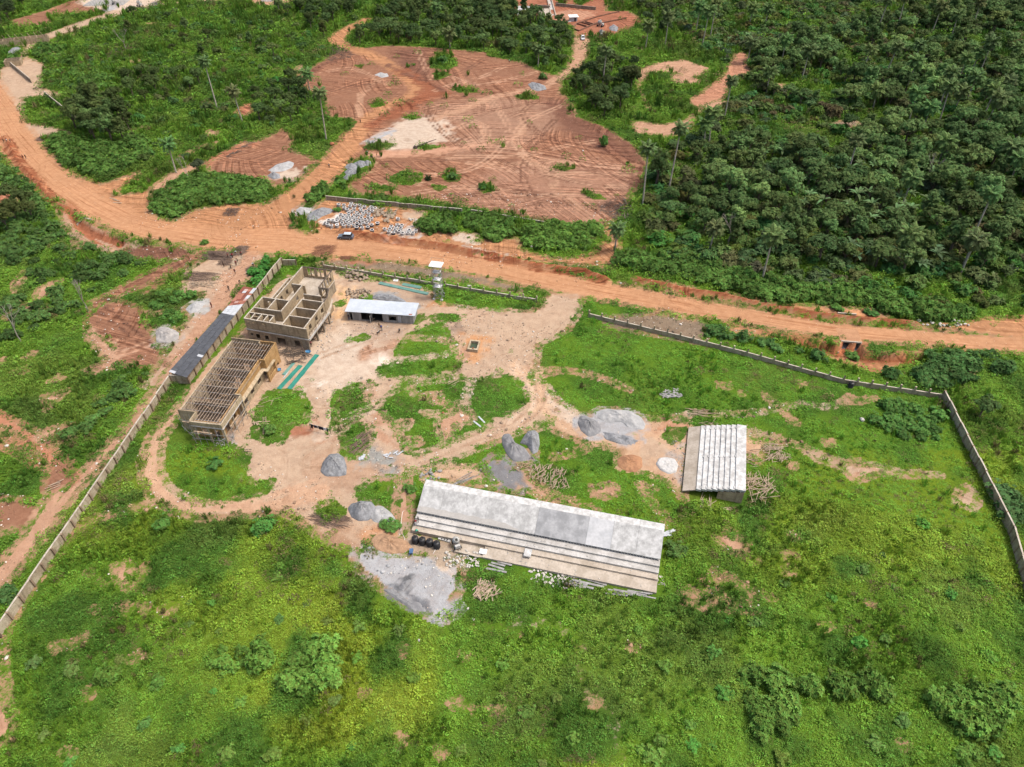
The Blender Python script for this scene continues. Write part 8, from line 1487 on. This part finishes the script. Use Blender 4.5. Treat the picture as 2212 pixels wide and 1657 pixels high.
PL = {0: 'tall slim palm rising from the middle of the left green slope', 1: 'palm beside the small red clearing on the left slope', 2: 'tall dark palm at the left edge of the cleared field', 3: 'dark palm behind the junction thicket', 4: 'tall palm in the tree group beside the far track', 5: 'broad low palm at the top edge of the cleared field', 6: 'tall palm with pale trunk at the right edge of the cleared field', 7: 'tallest pale-trunked palm at the forest edge', 8: 'broad palm at the roadside end of the long back wall', 9: 'palm standing beside the red trench', 10: 'palm at the near left corner of the forest', 11: 'leaning palm in the middle of the forest', 13: 'tall leaning palm in the right part of the forest'}
for i, (f, u, v, tv) in enumerate(PALMS):
    g_ = PB[i]; h = 1.8+min(19, max(3.5, height_w(g_[0], g_[1], f(0, tv)[1]))); d = math.hypot(g_[0], g_[1])
    t_ = thing('palm_tree', PL.get(i, 'tall palm among the forest trees right of the cleared field'), 'palm', g_, rp.uniform(0, 6.28), None if i in PL else 'palms in the forest'); PO.append((g_[0], g_[1], h, 0, (0, 1, 0), t_['label'], 'palms in the forest', t_)) if i not in PL else None
    t_.rotation_euler = (rp.uniform(-.07, .07), rp.uniform(-.07, .07), rp.uniform(0, 6.28)); pc = (.145*rp.uniform(.85, 1.2), .215*rp.uniform(.85, 1.2), .07)
    if 'pale' in t_['label']: pc = (.15, .22, .075)
    tr_ = put('trunk', PTR, t_); tr_.scale = (1, 1, h)
    if i in PL:
        for (k_, a, el, s) in crown_set(rp):
            fr_ = put('frond', FR[k_], t_, (.12, 0, h)); fr_.rotation_euler = (Matrix.Rotation(a, 4, 'Z') @ Matrix.Rotation(-el, 4, 'Y')).to_euler(); fr_.scale = (s, s, s); fr_.color = pc+(1,)
    else:
        c_ = put('crown', PCR[i % 3], t_, (.12, 0, h), rp.uniform(0, 6)); c_.color = pc+(1,); s_ = rp.uniform(1.1, 1.35); c_.scale = (s_, s_, s_)
    if h > 6 and i % 3 != 1: put('dead_fronds', SK, t_, (.12, 0, h-.1))
for a_, b_ in zip(PO, refine(PO)): a_[7]['label'] = b_[5].replace('mid green ', '').replace('bright ', '').replace('dark ', '')
# banana plants
BNM = [banana(i).mesh('banana', [LO, mat('banana_stem', (.16, .17, .07))]) for i in range(3)]; nb = 0; BO = []
for q, sp, kp, sd_i in (([(430, 880), (800, 900), (1000, 1050), (1700, 1050), (1720, 1180), (1600, 1340), (1320, 1480), (1000, 1450), (820, 1380), (720, 1250), (640, 1120), (480, 1040)], 5.0, .6, 1), ([(220, 280), (560, 260), (760, 480), (1100, 520), (1000, 560), (640, 480), (300, 350)], 6.5, .6, 2), ([(1880, 880), (2200, 900), (2180, 1060), (1950, 1060)], 6, .6, 3)):
    x, y = scatter(zC, q, sp, sd_i+70)
    for a, b in zip(x, y):
        if rp.random() > kp or nb > 210: continue
        nb += 1; o = put('banana_plant', BNM[nb % 3], None, (a, b, gz(a, b)+rp.uniform(2.0, 4.0)), rp.uniform(0, 6)); s = rp.uniform(1.0, 1.5); o.scale = (s, s, s); o.color = (.115, .195, .07, 1); tag(o, 'banana plant with broad pale leaves among the forest trees', 'banana plant', 'banana plants in the forest'); BO.append((a, b, s, 0, (0, 1, 0), o['label'], '', o))
x, y = scatter(zE, [(1050, 60), (1700, 60), (1720, 200), (1500, 240), (1200, 230), (1060, 180)], 4.5, 80)
for a, b in zip(x, y):
    o = put('banana_plant', BNM[nb % 3], None, (a, b, gz(a, b)+.6), rp.uniform(0, 6)); nb += 1; s = rp.uniform(1.1, 1.6); o.scale = (s, s, s); o.color = (.10, .17, .075, 1); tag(o, 'banana plant with broad leaves near the forest edge above the road', 'banana plant', 'banana plants at the forest edge')
for a_, b_ in zip(BO, refine(BO)): a_[7]['label'] = b_[5].replace('mid green ', '')
o = put('young_palm', PCR[0], None, at(zB, 665, 1105, .2)); o.scale = (.45, .45, .75); o.color = (.03, .06, .02, 1); tag(o, 'dark spiky young palm on the near part of the cleared field', 'palm')
# leafless trees
def bare_tree(seed):
    r = random.Random(seed); mb = MB()
    def br(p, d, l, rad, n):
        q = p+d*l; mb.tube([p, p.lerp(q, .5)+Vector((r.uniform(-.1, .1), r.uniform(-.1, .1), 0))*l, q], [rad, rad*.8, rad*.55], 4)
        if n:
            for i in range(3): br(q, (d+Vector((r.uniform(-.8, .8), r.uniform(-.8, .8), r.uniform(-.1, .5)))).normalized(), l*.72, rad*.55, n-1)
    br(Vector((0, 0, -.2)), Vector((0, 0, 1)), 2.4, .16, 3); return mb
for f, u, v, s, lab in ((zD, 540, 440, 1.2, 'bare pale trunk with few branches above the red strip'), (zD, 130, 620, 1.3, 'leafless grey shrub tree at the left edge'), (zA, 1160, 1110, 1.1, 'bare grey branches behind the junction thicket'), (zC, 390, 1525, 1.6, 'bare white trunk at the near forest edge'), (zC, 1600, 1130, 1.4, 'leafless white tree in the middle of the forest'), (zA, 780, 320, 1.5, 'grey leafless thicket tree on the left slope')):
    o = part('bare_tree', bare_tree(len(lab)), mat('dead_wood', (.34, .30, .26), (.22, .19, .16))); o.location = at(f, u, v); o.scale = (s, s, s*1.3); tag(o, lab, 'bare tree')
